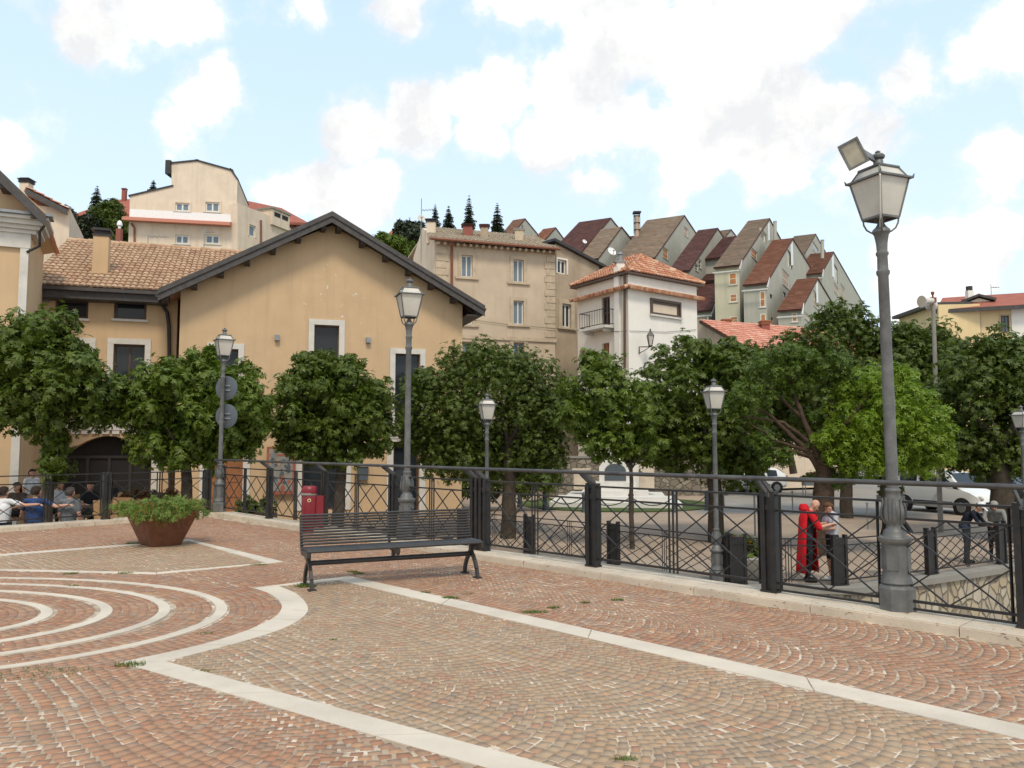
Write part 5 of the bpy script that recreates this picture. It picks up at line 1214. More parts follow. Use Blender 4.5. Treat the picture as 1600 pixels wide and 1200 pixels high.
def bush(name, label, blobs, n, m, L, base, group=None):
    seed[0] += 1; rg = np.random.default_rng(seed[0]); T = thing(name, label, 'tree', base, group)
    q = MB(); c = Vector(blobs[0][0]); q.tube([(base[0], base[1], base[2]), c], [.2, .08], 6); q.build('trunk', M['bark'], T)
    V = leafcloud(blobs, n, L, rg, palm=5, nsub=18); npmesh('crown', V, quads(V), M[m], T)
def bb(px, py, d): p = PD(px, py, d); return (p.x, p.y, p.z)
bush('pine_tree', 'bushy dark pine mass beside the red flue on the left hill', [bpx(165, 350, 26, 26, 88), bpx(190, 360, 18, 22, 88), bpx(175, 328, 14, 14, 88)], 2400, 'leafdk', .5, bb(170, 400, 88))
bush('pine_tree', 'low dark pine between the red tiled house and the bushy pine', [bpx(125, 362, 24, 24, 86), bpx(105, 350, 14, 26, 86), bpx(140, 350, 14, 16, 86)], 2000, 'fir', .5, bb(125, 400, 86))
bush('broadleaf_tree', 'light green tree showing above the right slope of the ochre hall roof', [bpx(615, 382, 22, 14, 74), bpx(600, 374, 14, 10, 74), bpx(635, 392, 16, 12, 74)], 1500, 'leaf2', .4, bb(610, 410, 74))
bush('pine_tree', 'dark pine clump between hall roof and palazzo flank', [bpx(640, 372, 16, 28, 84), bpx(655, 365, 12, 20, 84), bpx(625, 365, 10, 18, 84)], 1800, 'fir', .5, bb(640, 410, 84))
bush('shrub', 'dark shrubs along the palazzo foot behind the broad chestnut', [bpx(740, 745, 70, 30, 34), bpx(830, 745, 50, 28, 34)], 1400, 'leafdk', .22, bb(780, 775, 34))
bush('shrub', 'dark shrub mass behind the juniper trunk at the back of the square', [bpx(1225, 655, 60, 45, 42), bpx(1290, 650, 50, 40, 42)], 1500, 'leafdk', .25, bb(1240, 740, 42))
# ---------------------------------------------------------------- street lamps
def lamp_proto():
    T = thing('street_lamp', 'x', 'street lamp', (0, 0, 0), 'cast iron lantern lamps')
    q = MB(); q.lathe([(.165, 0), (.165, .2), (.155, .225), (.13, .235)], n=8, ph=R(22.5)); q.build('plinth', M['iron_grey'], T)
    q = MB(); q.lathe([(.13, .235), (.14, .25), (.125, .3), (.118, .34), (.118, .6), (.122, .606), (.142, .625), (.147, .64), (.147, .662), (.142, .67), (.112, .675), (.104, .69), (.098, .72)], n=20)
    for i in range(4):
        a = i * math.pi / 2 + .5; f = Matrix.Rotation(a, 4, 'Z'); q.box(-.05, .05, -.1225, -.1, .37, .56, f)
    q.build('pedestal', M['iron_grey'], T, smooth=30)
    q = MB(); q.lathe([(.098, .72), (.075, .75), (.07, .78), (.083, .81), (.094, .86), (.09, .93), (.078, 1.0), (.064, 1.05), (.062, 1.08), (.068, 1.09), (.068, 1.11), (.056, 1.12)], n=16)
    for i in range(8):
        a = i * math.pi / 4; c, s = math.cos(a), math.sin(a); pts = [(c * r, s * r, z) for r, z in ((.074, .79), (.098, .85), (.097, .93), (.086, .99), (.094, 1.03))]; q.tube(pts, [.012, .02, .019, .014, .006], 6)
    q.build('leaf_bulb', M['iron_grey'], T, smooth=60)
    q = MB(); q.lathe([(.054, 1.12), (.052, 2.0), (.048, 3.14), (.06, 3.16), (.062, 3.19), (.05, 3.2), (.047, 3.33), (.058, 3.35), (.058, 3.37), (.048, 3.38), (.052, 3.46), (.066, 3.54), (.084, 3.565), (.08, 3.59), (.05, 3.62), (.032, 3.65), (.03, 3.76)], n=14); q.build('pole', M['iron_grey'], T, smooth=40)
    ph = .785; s2 = math.sqrt(2) / 2; zb, zt_ = 3.7, 4.07; rb, rt = .225 * s2, .365 * s2
    q = MB()
    for i in range(4):
        a0, a1 = ph + i * math.pi / 2, ph + (i + 1) * math.pi / 2
        c = lambda a, r, z: Vector((r * math.cos(a), r * math.sin(a), z))
        q.poly([c(a0, rb, zb), c(a1, rb, zb), c(a1, rt, zt_), c(a0, rt, zt_)])
        q.poly([c(a0, rt * .96, zt_ + .015), c(a1, rt * .96, zt_ + .015), c(a1, .17, zt_ + .11), c(a0, .17, zt_ + .11)])
    q.build('glass', M['frost'], T)
    q = MB()
    for i in range(4):
        a0, a1 = ph + i * math.pi / 2, ph + (i + 1) * math.pi / 2
        c = lambda a, r, z: Vector((r * math.cos(a), r * math.sin(a), z))
        q.bar(c(a0, rb + .004, zb), c(a0, rt + .004, zt_), .016, .016); q.bar(c(a0, rb, zb), c(a1, rb, zb), .02, .02)
        q.bar(c(a0, rt, zt_), c(a0, .175, zt_ + .11), .016, .016)
        p0, p1 = c(a0, rt + .045, zt_ - .008), c(a1, rt + .045, zt_ - .008); q.hexa([p0, p1, c(a1, rt - .02, zt_ - .008), c(a0, rt - .02, zt_ - .008)] + [v + Z3 * .018 for v in (p0, p1, c(a1, rt - .02, zt_), c(a0, rt - .02, zt_))])
        q.tube([c(a0, rt + .035, zt_), c(a0, rt + .05, zt_ + .035)], [.014, .004], 6)
        # scroll arm
        pts = [c(a0, rb * .97, zb - .01), c(a0, rb * .95, zb - .05), c(a0, rb * .8, zb - .1), c(a0, rb * .55, zb - .13), c(a0, .03, zb - .115)]; q.tube(pts, .009, 6)
    q.lathe([(.18, zt_ + .1), (.19, zt_ + .112), (.185, zt_ + .128), (.06, zt_ + .145)], n=4, ph=ph); q.lathe([(.05, zt_ + .13), (.045, zt_ + .2), (.035, zt_ + .215), (.06, zt_ + .225), (.066, zt_ + .245), (.05, zt_ + .265), (.022, zt_ + .275), (.026, zt_ + .29), (.004, zt_ + .305)], n=12)
    q.build('lantern_frame', M['iron_grey'], T, smooth=30)
    q = MB(); q.lathe([(.03, zb), (.04, zb + .05), (.045, zb + .2), (.02, zb + .24)], n=10); q.build('lamp_bulb', M['whitemet'], T, smooth=True)
    return T
LP = lamp_proto()
bigp = PZ(1403, 952, .085)
specs = [(bigp, R(23), 1.02, 'tall grey lamp with floodlight strapped to its lantern, nearest on the right', -.012),
         (PD(637, 600, 13.35), R(20), 1.0, 'tall grey lamp standing on the kerb behind the bench', .004), (PD(347, 600, 18.75), R(32), .985, 'grey lamp at the kerb corner carrying two round sign backs', .006),
         (PD(761, 600, 18.6), R(15), .915, 'small distant lamp in front of the broad chestnut tree', 0), (PD(1115, 600, 16.75), R(8), .96, 'lamp on the lower level in front of the large chestnut', 0), (PD(1593, 600, 21), R(25), .875, 'lamp cut by the right edge in front of the dark tree', 0)]
big = None
for i, (p, rz, sc, lb, tilt) in enumerate(specs):
    o = LP if i == 0 else dup(LP); z = .086 if i < 3 else gz(p.x, p.y) + .04
    place(o, (p.x, p.y, z), rz, sc, lb); o.rotation_euler = (0, tilt, rz)
# floodlight on the near lantern
fp = PD(1333, 241, bigp.y - .16); fl = thing('floodlight', 'grey box floodlight strapped aslant on top of the nearest lantern', 'floodlight', fp)
f = Matrix.Translation(fp) @ Matrix.Rotation(R(-22), 4, 'Z') @ Matrix.Rotation(R(-24), 4, 'Y') @ Matrix.Rotation(R(10), 4, 'X')
q = MB(); q.box(-.085, .085, -.02, .09, -.12, .12, f); q.hexa([f @ Vector(v) for v in ((-.07, .0901, -.1), (.07, .0901, -.1), (.07, .0901, .1), (-.07, .0901, .1), (-.05, .14, -.07), (.05, .14, -.07), (.05, .14, .07), (-.05, .14, .07))]); q.build('housing', M['steel'], fl)
q = MB()
for b in ((-.098, -.078, -.132, .132), (.078, .098, -.132, .132), (-.0779, .0779, -.132, -.112), (-.0779, .0779, .112, .132)): q.box(b[0], b[1], -.04, -.0201, b[2], b[3], f)
q.build('rim', M['iron_grey'], fl)
q = MB(); q.box(-.0775, .0775, -.028, -.0205, -.1115, .1115, f); q.build('lens', M['lens'], fl)
q = MB(); e = Vector((bigp.x, bigp.y, .1 + 4.35)); e.x -= .05; q.bar(f @ Vector((.08, .05, 0)), e, .03, .05); q.build('bracket', M['steel'], fl)
lz_ = lambda z, dx, dy: Vector((bigp.x + dx, bigp.y + dy, z * 1.018))
q = MB(); q.tube([lz_(z_, -.372 * r_ - .045, -.928 * r_) for z_, r_ in ((4.34, .05), (4.28, .1), (4.19, .2), (4.165, .3), (4.13, .325), (4.07, .3), (3.95, .262), (3.82, .215), (3.77, .19), (3.74, .13), (3.68, .05))], .0085, 6); tag(q.build('cable', M['stone'], smooth=True), 'pale cable hanging down the front of the nearest lantern', 'cable')
# round sign backs on the corner lamp
cl = specs[2][0]
for i, (py, lb) in enumerate(((606, 'upper round grey sign back on the corner lamp'), (650, 'lower round grey sign back on the corner lamp, with a small sticker'))):
    c = PD(352, py, cl.y - .0); c = Vector((c.x, cl.y + .085, c.z)); s_ = thing('round_sign', lb, 'road sign', c, 'round sign backs on the corner lamp')
    f = Matrix.Translation(c) @ Matrix.Rotation(R(-12), 4, 'Z') @ Matrix.Rotation(R(90), 4, 'X'); q = MB(); k = MB(); k.lathe([(.27, -.012), (.285, -.006), (.285, .006), (.27, .012)], n=28); q.add([f @ Vector(v) for v in k.v], k.f); q.build('disc', M['signback'], s_, smooth=30)
    q = MB(); f2 = Matrix.Translation(c) @ Matrix.Rotation(R(-12), 4, 'Z'); q.box(-.12, .12, -.035, -.013, .04, .07, f2); q.box(-.12, .12, -.035, -.013, -.07, -.04, f2); q.build('clamp', M['steel'], s_)
    if i: q = MB(); q.box(-.17, -.05, -.0305, -.0125, -.16, -.1, f2); q.build('sticker', M['yellowpl'], s_)
# distant round sign pole by the chestnut
p = PD(1177, 700, 25); g = gz(p.x, p.y); s_ = thing('round_sign', 'distant pole with two round sign backs right of the middle lamp', 'road sign', (p.x, p.y, g))
q = MB(); q.tube([(p.x, p.y, g), (p.x, p.y, PD(1177, 690, 25).z)], .03, 8); q.build('pole', M['steel'], s_)
for py in (703, 729):
    c = PD(1177, py, 24.95); q = MB(); k = MB(); k.lathe([(.28, -.01), (.28, .01)], n=24); f = Matrix.Translation(c) @ Matrix.Rotation(R(8), 4, 'Z') @ Matrix.Rotation(R(90), 4, 'X'); q.add([f @ Vector(v) for v in k.v], k.f); q.build('disc', M['signback'], s_)
# loudspeaker pole
p = PD(1461, 600, 26); g = gz(p.x, p.y); sp = thing('loudspeaker_pole', 'pale pole carrying two horn loudspeakers above the right trees', 'loudspeaker pole', (p.x, p.y, g))
tp_ = PD(1458, 478, 26); q = MB(); q.tube([(p.x, p.y, g), tp_], [.085, .06], 10); q.build('pole', M['concrete'], sp, smooth=True)
def horn(c, dr, m='stone'):
    dr = Vector(dr).normalized(); q = MB(); q.tube([c, c + dr * .1, c + dr * .2, c + dr * .34, c + dr * .44, c + dr * .46], [.09, .1, .1, .12, .19, .2], 14); q.build('horn', M[m], sp, smooth=True)
    q = MB(); q.tube([c + dr * .455, c + dr * .4611], [.18, .182], 14); q.build('horn_mouth', M['trav'], sp)
horn(tp_ + Vector((-.02, 0, .17)), (-1, -.35, -.12)); horn(tp_ + Vector((.0, 0, .12)), (.35, .9, -.05))
q = MB(); q.tube([tp_, tp_ + Z3 * .42], .03, 8); q.box(tp_.x - .1, tp_.x + .1, tp_.y - .05, tp_.y + .05, tp_.z + .12, tp_.z + .28); q.lathe([(.05, .38), (.06, .46), (.02, .48)], tp_, 8); q.build('clamp', M['copper'], sp)

# ---------------------------------------------------------------- railings
def cross_panel(q, a, b, z0a, z0b, h, nx, nz, w=.014):
    """diagonal lattice between plan points a,b from z0 to z0+h"""
    P = lambda s, t: a.lerp(b, s) + Z3 * (z0a + (z0b - z0a) * s + t * h)
    for i in range(nx):
        for j in range(nz):
            s0, s1, t0, t1 = i / nx, (i + 1) / nx, j / nz, (j + 1) / nz
            q.bar(P(s0, t0), P(s1, t1), w, w); q.bar(P(s0, t1), P(s1, t0), w * .9, w * .9)
def post(T, p, d, z, h, w=.17):
    q = MB(); n = Vector((-d.y, d.x, 0)); f = Matrix(((d.x, n.x, 0, p.x), (d.y, n.y, 0, p.y), (0, 0, 1, z), (0, 0, 0, 1)))
    q.box(-w / 2, -w / 2 + .055, -.05, .05, 0, h, f); q.box(w / 2 - .055, w / 2, -.05, .05, 0, h, f); q.box(-w / 2 + .056, w / 2 - .056, -.025, .025, .03, h - .06, f); q.box(-w / 2 - .01, w / 2 + .01, -.06, .06, .002, .02, f)
    q.box(-w / 2 + .056, w / 2 - .056, -.04, .04, h - .2, h - .14, f)
    q.build('post', M['iron'], T)
def bay(T, a, b, d, z0a, z0b, h, nx=2, nz=2, double=False, mid=3, ro=.16, bo=.1, th=.02):
    q = MB(); L = (b - a).length; za = lambda s: z0a + (z0b - z0a) * s; P = lambda s, z: a.lerp(b, s) + Z3 * (za(s) + z)
    q.bar(P(0, h - .02), P(1, h - .02), .04, .022); q.bar(P(0, h - ro - .02), P(1, h - ro - .02), .022, .022); q.bar(P(0, bo), P(1, bo), .022, .026)
    if double: q.bar(P(0, .03), P(1, .03), .022, .022)
    e = .035 / L
    for s in (e, 1 - e): q.bar(P(s, .03 if double else bo - .03), P(s, h - .03), th, th)
    ms = [.5 + (i - (mid - 1) / 2) * .055 / L for i in range(mid)]
    for s in ms: q.bar(P(s, bo - .05), P(s, h - .03), th, th)
    for s0, s1 in ((e, ms[0]), (ms[-1], 1 - e)): cross_panel(q, a.lerp(b, s0), a.lerp(b, s1), za(s0) + bo, za(s1) + bo, h - ro - .02 - bo, nx, nz, .014)
    q.build('lattice_panel', M['iron'], T)
FR = thing('iron_railing', 'black iron railing with lattice panels and round handrail along the right kerb', 'railing', (A_.x, A_.y, .1))
def onpath(px):
    """point on the fence polyline under photo column px"""
    x = (px - 800) / FPX / CP
    for a, d in ((A_, dAB), (B_, dBC)):
        # X = k*Y with k from the ray at the kerb height
        k = x; t = (k * a.y - a.x) / (d.x - k * d.y); p = a + d * t
        if a is B_ or t <= (B_ - A_).length + .05: return p
    return p
ppx = [(1592, .17), (1197, .17), (925, .17), (757, .15), (744, .15), (616, .15), (510, .13), (425, .13), (352, .12)]
pp = [onpath(x) for x, _ in ppx]; extra = pp[0] + (pp[0] - pp[1]); extra2 = extra + (pp[0] - pp[1])
pp = [extra2, extra] + pp; ws = [.17, .17] + [w for _, w in ppx]
hN = Vector((nAB.x, nAB.y, 0))
for p, w in zip(pp, ws):
    d = dAB if (p.y < B_.y + .01) else dBC; post(FR, p, d, .086, 1.06, w)
for i in range(len(pp) - 1):
    a, b = pp[i], pp[i + 1]
    if (b - a).length < .4: continue
    d = (b - a).normalized(); bay(FR, a + d * .09, b - d * .09, d, .086, .086, 1.04, 2, 2, double=(i < 3))
q = MB(); hr = [p + (nAB if p.y < 12 else nBC) * .2 + Z3 * (.085 + 1.205) for p in pp]; q.tube(hr, .025, 10); q.build('handrail', M['iron_rail'], FR, smooth=True)
for p, h_ in zip(pp, hr):
    q = MB(); d = dAB; s_ = p + Z3 * 1.14
    for o in (-.035, .035): q.bar(s_ + d * o, h_ + d * o - Z3 * .01, .02, .05)
    q.build('bracket', M['iron_rail'], FR)
FL = thing('iron_railing', 'black iron railing with lattice panels along the left kerb in front of the cafe', 'railing', (C_.x, C_.y, .1))
pl2 = [C_ + dCL * s for s in (.35, 2.6, 4.85, 7.1, 9.35)]
for p in pl2: post(FL, p, dCL, .086, .98, .15)
for a, b in zip(pl2[:-1], pl2[1:]): bay(FL, a + dCL * .08, b - dCL * .08, dCL, .086, .086, .97, 2, 2)
# lower railings
def lowrail(label, pts, w=.34, h=1.0, nx=3, nz=3):
    pts = [Vector((x, y, 0)) for x, y in pts]; T = thing('iron_railing', label, 'railing', (pts[0].x, pts[0].y, gz(pts[0].x, pts[0].y)))
    for i, p in enumerate(pts):
        d = (pts[min(i + 1, len(pts) - 1)] - pts[max(i - 1, 0)]).normalized(); post(T, p, d, gz(p.x, p.y) + .03, h, w)
    for a, b in zip(pts[:-1], pts[1:]):
        d = (b - a).normalized(); bay(T, a + d * .11, b - d * .11, d, gz(a.x, a.y) + .04, gz(b.x, b.y) + .04, h - .08, nx, nz, ro=.13, bo=.08, th=.016)
lowrail('lower black railing beyond the kerb railing, running toward the monument', [(-1.4, 22.75), (.45, 21.0), (2.4, 19.15), (4.35, 16.75)])
lowrail('lower black railing on the rubble wall where the two men lean', [(4.6, 16.5), (6.6, 16.35), (9.15, 17.7), (11.6, 19.2), (14.3, 20.8), (17, 22.4)])

# ---------------------------------------------------------------- bench
bl, br = Vector((-2.37, 9.42, 0)), Vector((-.5, 10.2, 0)); d = (br - bl); Lb = d.length; ang = math.atan2(d.y, d.x) + R(2.5)
BN = thing('bench', 'dark grey slatted metal bench with arched legs on the brick paving', 'bench', ((bl + br) / 2))
hL = Lb / 2; Z0 = .003
f = Matrix.Translation((bl + br) / 2) @ Matrix.Rotation(ang, 4, 'Z')
for sx in (-1, 1):
    q = MB(); x = sx * hL
    q.add([], [])
    for sy in (-1, 1):
        pts = [(x, .0, .33), (x, sy * .04, .28), (x, sy * .13, .2), (x, sy * .19, .11), (x, sy * .215, .01)]
        for a, b in zip(pts[:-1], pts[1:]): q.bar(f @ Vector(a), f @ Vector(b), .05, .035, up=f.to_3x3() @ Vector((1, 0, 0)))
        q.box(x - .045, x + .045, sy * .215 - .05, sy * .215 + .05, Z0, Z0 + .012, f)
    q.box(x - .02, x + .02, -.03, .03, .27, .42, f)
    q.build('leg', M['bench'], BN)
def arm_profile(x, w):
    q = MB(); pr = [(-.25, .41), (-.245, .37), (-.215, .34), (-.17, .33), (-.12, .345), (-.05, .37), (.03, .36), (.1, .36), (.16, .39), (.2, .45), (.235, .6), (.275, .8), (.255, .805), (.215, .62), (.17, .47), (.12, .425), (.05, .42), (-.08, .432), (-.17, .435), (-.225, .425)]
    q.prism([f @ Vector((x - w / 2, y, z)) for y, z in pr], f.to_3x3() @ Vector((w, 0, 0))); return q
for x in (-hL - .05, 0, hL + .05): arm_profile(x, .03 if x else .02).build('side_frame', M['bench'], BN)
q = MB()
for i in range(9):
    y = -.225 + i * .04; z = .432 + (.012 if y > -.2 else 0) - .0006 * i; q.tube([f @ Vector((-hL - .06, y, z)), f @ Vector((hL + .06, y, z))], .016, 8)
q.build('seat', M['bench'], BN, smooth=True)
q = MB()
for i in range(11):
    t = i / 10; z = .475 + .33 * t; y = .155 + .1 * t + .02 * math.sin(t * 3); q.tube([f @ Vector((-hL - .06, y, z)), f @ Vector((hL + .06, y, z))], .0135, 8)
q.build('backrest', M['bench'], BN, smooth=True)
q = MB(); q.tube([f @ Vector((-hL, 0, .275)), f @ Vector((hL, 0, .275))], .03, 12); q.box(-.02, .02, -.02, .02, .29, .375, f); q.build('stretcher', M['bench'], BN, smooth=40)
# ---------------------------------------------------------------- planter
c = PD(256, 700, 13.3); c.z = .003; a = R(45)
PL = thing('planter', 'tapered rusty steel planter box overflowing with green and red flowers', 'planter', c)
f = Matrix.Translation(c) @ Matrix.Rotation(a, 4, 'Z'); h0 = .235; h1 = .435; H_ = .55
q = MB(); P = lambda r, z: [f @ Vector((x * r, y * r, z)) for x, y in ((-1, -1), (1, -1), (1, 1), (-1, 1))]
q.add(P(h0, 0) + P(h1, H_) + P(h1 - .03, H_) + P(h1 - .05, H_ - .1), [(3, 2, 1, 0)] + [(i, (i + 1) % 4, 4 + (i + 1) % 4, 4 + i) for i in range(4)] + [(4 + i, 4 + (i + 1) % 4, 8 + (i + 1) % 4, 8 + i) for i in range(4)] + [(8 + i, 8 + (i + 1) % 4, 12 + (i + 1) % 4, 12 + i) for i in range(4)])
q.build('box', M['corten'], PL); q = MB(); q.add(P(h1 - .05, H_ - .1), [(0, 1, 2, 3)]); q.build('soil', M['bark'], PL)
rg = np.random.default_rng(5)
def blades(n, w, tip, kinds):
    vs = []
    for i in range(n):
        x, y = rg.uniform(-1, 1, 2) * (h1 - .05); b0 = np.array([x, y, H_ - .1]); ang_ = rg.uniform(0, 6.28); out = np.array([x, y, 0]) * rg.uniform(.3, 1.5) + np.array([math.cos(ang_), math.sin(ang_), 0]) * rg.uniform(.02, .24)
        top = rg.uniform(.08, .3); drop = rg.uniform(0, .28) if max(abs(x), abs(y)) > h1 * .55 else .03
        pts = [b0, b0 + out * .4 + [0, 0, top], b0 + out * .8 + [0, 0, top * .95], b0 + out * 1.15 + [0, 0, top - drop]]
        sd = np.array([-math.sin(ang_), math.cos(ang_), 0]) * w
        for k in range(3):
            m_ = 1 - k * .3; vs += [pts[k] - sd * m_, pts[k] + sd * m_, pts[k + 1] + sd * (m_ - .3), pts[k + 1] - sd * (m_ - .3)]
    vs = np.array(vs); fm_ = np.array(f); return vs @ fm_[:3, :3].T + fm_[:3, 3]
pb = []
for i in range(15):
    a_ = i / 15 * 6.283; rx = h1 * rg.uniform(.9, 1.4); pb.append(((rx * math.cos(a_), rx * math.sin(a_), H_ + rg.uniform(-.04, .1)), (.15, .15, .1)))
for i in range(8): pb.append(((rg.uniform(-.25, .25), rg.uniform(-.25, .25), H_ + rg.uniform(.05, .16)), (.16, .16, .1)))
V = leafcloud(pb, 3000, .055, rg, palm=4, droop=.4, wide=.16, nsub=9, up=.7); fm0 = np.array(f); V = V @ fm0[:3, :3].T + fm0[:3, 3]; V2 = blades(600, .0045, 0, 0); V = np.concatenate([V, V2]); npmesh('plant', V, quads(V), M['straw'], PL)
def flowers(n, r, zr):
    vs = []
    for i in range(n):
        x, y = rg.uniform(-1.15, 1.15, 2) * h1; z = H_ + rg.uniform(*zr)
        for k in range(4):
            a_ = k * 1.57 + rg.uniform(0, 1); d_ = np.array([math.cos(a_), math.sin(a_), .3]) * r; s_ = np.array([-math.sin(a_), math.cos(a_), 0]) * r * .5; p = np.array([x, y, z]); vs += [p, p + d_ * .6 + s_, p + d_, p + d_ * .6 - s_]
    vs = np.array(vs); fm_ = np.array(f); return vs @ fm_[:3, :3].T + fm_[:3, 3]
V = flowers(40, .02, (.0, .2)); npmesh('yellow_flowers', V, quads(V), M['petaly'], PL)
V = blades(170, .004, 0, 0); npmesh('reddish_stems', V, quads(V), M['petal'], PL)
# ---------------------------------------------------------------- litter bin
c = PD(485, 700, 15.2); BI = thing('litter_bin', 'dark red domed litter bin with plastic bag behind the bench', 'litter bin', (c.x, c.y, .003)); b0 = Vector((c.x, c.y, .003))
q = MB(); q.lathe([(.13, .0), (.14, .03), (.145, .66), (.14, .68)], b0, 18); q.build('body', M['red_bin'], BI, smooth=40)
q = MB(); q.lathe([(.147, .72), (.15, .74), (.15, .8), (.14, .84), (.11, .86), (.02, .868)], b0, 18); q.build('lid', M['red_bin'], BI, smooth=50)
q = MB(); q.box(b0.x + .07, b0.x + .27, b0.y - .03, b0.y + .14, .0, .68); q.build('rear_box', M['red_bin'], BI)
q = MB(); prof = [(.15, .735), (.158, .7), (.153, .65)]; q.lathe([(.143, .68), (.155, .7), (.151, .72), (.15, .735)], b0 + Vector((-.012, -.006, 0)), 11); q.build('liner_bag', M['concrete'], BI, smooth=True)
q = MB(); cc2 = b0 + Vector((.035, -.15, .6)); k = MB(); k.lathe([(.034, -.004), (.034, .004)], n=16); ff = Matrix.Translation(cc2) @ Matrix.Rotation(R(90), 4, 'X'); q.add([ff @ Vector(v) for v in k.v], k.f); bd = q.build('badge', M['yellowpl'], BI)
q = MB(); k = MB(); k.lathe([(.018, .0045), (.018, .0065)], n=12); q.add([ff @ Vector(v) for v in k.v], k.f); q.build('badge_emblem', M['dark'], bd)
# ---------------------------------------------------------------- poster on the hall, mail box
u0, z0, u1, z1 = pxr(PA, 416, 698, 461, 772); PO = thing('poster_board', 'red framed poster board on the ochre hall left of the glass door', 'poster', PA.w((u0 + u1) / 2, .2, z0))
q = MB(); q.pbox(PA, u0, u1, .15, .2, z0, z1); q.build('board', M['redroof'], PO)
q = MB(); w_, h_ = u1 - u0, z1 - z0; q.pbox(PA, u0 + .08, u1 - .1, .201, .206, z0 + .12, z1 - .08); pa_ = q.build('paper', M['concrete'], PO)
rg2 = random.Random(4)
for nm, mt, n_, zz in (('picture_dark', 'signback', 16, (.25, .8)), ('picture_grey', 'steel', 14, (.2, .9)), ('picture_red', 'redroof', 8, (.12, .35)), ('picture_tan', 'wicker', 4, (.3, .75))):
    q = MB()
    for i in range(n_):
        cu, cz = u0 + w_ * rg2.uniform(.2, .8), z0 + h_ * rg2.uniform(*zz); r = rg2.uniform(.04, .12); q.prism([PA.w(cu + r * math.cos(a) * rg2.uniform(.5, 1), .2065 + .0007 * i, cz + r * 1.3 * math.sin(a) * rg2.uniform(.5, 1)) for a in [k * .9 for k in range(7)]], PA.n * .0005)
    q.build(nm, M[mt], pa_)
for px in (424, ):
    q = MB(); q.pbox(PA, u0 + .1, u1 - .35, .2075, .21, z1 - .34, z1 - .26); q.build('heading_bar', M['redroof'], pa_)
u0, z0, u1, z1 = pxr(PA, 558, 729, 574, 750); q = MB(); q.pbox(PA, u0, u1, .004, .16, z0, z1); o = thing('letter_box', 'grey letter box with pale top on the ochre wall right of the glass door', 'letter box', PA.w(u0, 0, z0)); q.build('box', M['signback'], o); q = MB(); q.pbox(PA, u0 - .03, u1 + .03, .004, .2, z1 + .001, z1 + .06); q.build('lid', M['stone'], o)
# shrub box below poster
p = PD(398, 790, 27.4); q = MB(); g = gz(p.x, p.y); o = thing('shrub_box', 'long brown box of green shrubs below the poster board', 'planter', (p.x, p.y, g)); q.box(p.x - .7, p.x + .7, p.y - .25, p.y + .25, g, g + .5); q.build('box', M['brown'], o)
V = leafcloud([((p.x - .3, p.y, g + .75), (.4, .3, .35)), ((p.x + .35, p.y, g + .72), (.35, .3, .3))], 350, .12, rg, nsub=10); npmesh('shrub', V, quads(V), M['leaf'], o)
# ---------------------------------------------------------------- monument with bollards
p = PD(962, 790, 38); g = gz(p.x, p.y); MO = thing('war_memorial', 'white stone memorial on a stepped platform with dark arched plaque', 'memorial', (p.x, p.y, g))
f = Matrix.Translation((p.x, p.y, g)) @ Matrix.Rotation(R(-8), 4, 'Z')
for nm, b in (('step', (-2.9, 2.9, -2.6, 2.6, 0, .24)), ('step', (-2.25, 2.25, -2.0, 2.0, .241, .46)), ('step', (-1.5, 1.5, -1.3, 1.3, .461, .68)), ('base', (-.95, .95, -.7, .7, .681, 1.05))):
    q = MB(); q.box(*b, f); q.build(nm, M['marble'], MO)
q = MB(); pr = [(-.75, 1.051), (.75, 1.051), (.75, 1.7), (.55, 2.1), (.2, 2.45), (.05, 2.9), (-.1, 2.5), (-.4, 2.2), (-.75, 1.75)]; q.prism([f @ Vector((x, -.3, z)) for x, z in pr], f.to_3x3() @ Vector((0, .6, 0))); st = q.build('stele', M['marble'], MO)
q = MB(); pr = [(-.5, 1.1), (.5, 1.1)] + [(.5 * math.cos(a), 1.55 + .35 * math.sin(a)) for a in [i * math.pi / 10 for i in range(11)]]; q.prism([f @ Vector((x, -.303, z)) for x, z in pr], f.to_3x3() @ Vector((0, -.02, 0))); q.build('plaque', M['signback'], st)
for sx, s_ in ((-1.6, .9), (1.45, 1.5)):
    q = MB(); q.box(sx - .35, sx + .35, -.3, .3, .682, .682 + s_, f); q.box(sx - .42, sx + .42, -.36, .36, .683 + s_, .75 + s_, f); q.build('side_block', M['trav'], MO)
q = MB(); q.lathe([(4.6, .0), (4.6, .03)], (p.x, p.y, g), 40); struct(q.build('lawn', M['hill']))
bp = []
for i in range(9):
    a = R(180 + 22.5 * i); bp.append(Vector((p.x + 4.9 * math.cos(a), p.y + 4.9 * math.sin(a), 0)))
for i, b in enumerate(bp):
    gb_ = gz(b.x, b.y); o = thing('bollard', 'grey stone bollard of the chain ring around the memorial', 'bollard', (b.x, b.y, gb_), 'bollards around the memorial')
    q = MB(); q.lathe([(.13, 0), (.13, .1), (.11, .12), (.1, .68), (.12, .7), (.12, .76), (.05, .84)], (b.x, b.y, gb_), 10); q.build('shaft', M['signback'], o, smooth=40)
    if i < 8:
        c = bp[i + 1]; pts = []
        for j in range(13):
            t = j / 12; w_ = b.lerp(c, t); pts.append(Vector((w_.x, w_.y, gz(w_.x, w_.y) + .66 - .36 * 4 * t * (1 - t))))
        q = MB(); q.tube(pts, .022, 5); tag(q.build('chain', M['iron']), 'black chain slung between bollards around the memorial', 'chain', 'chains around the memorial')
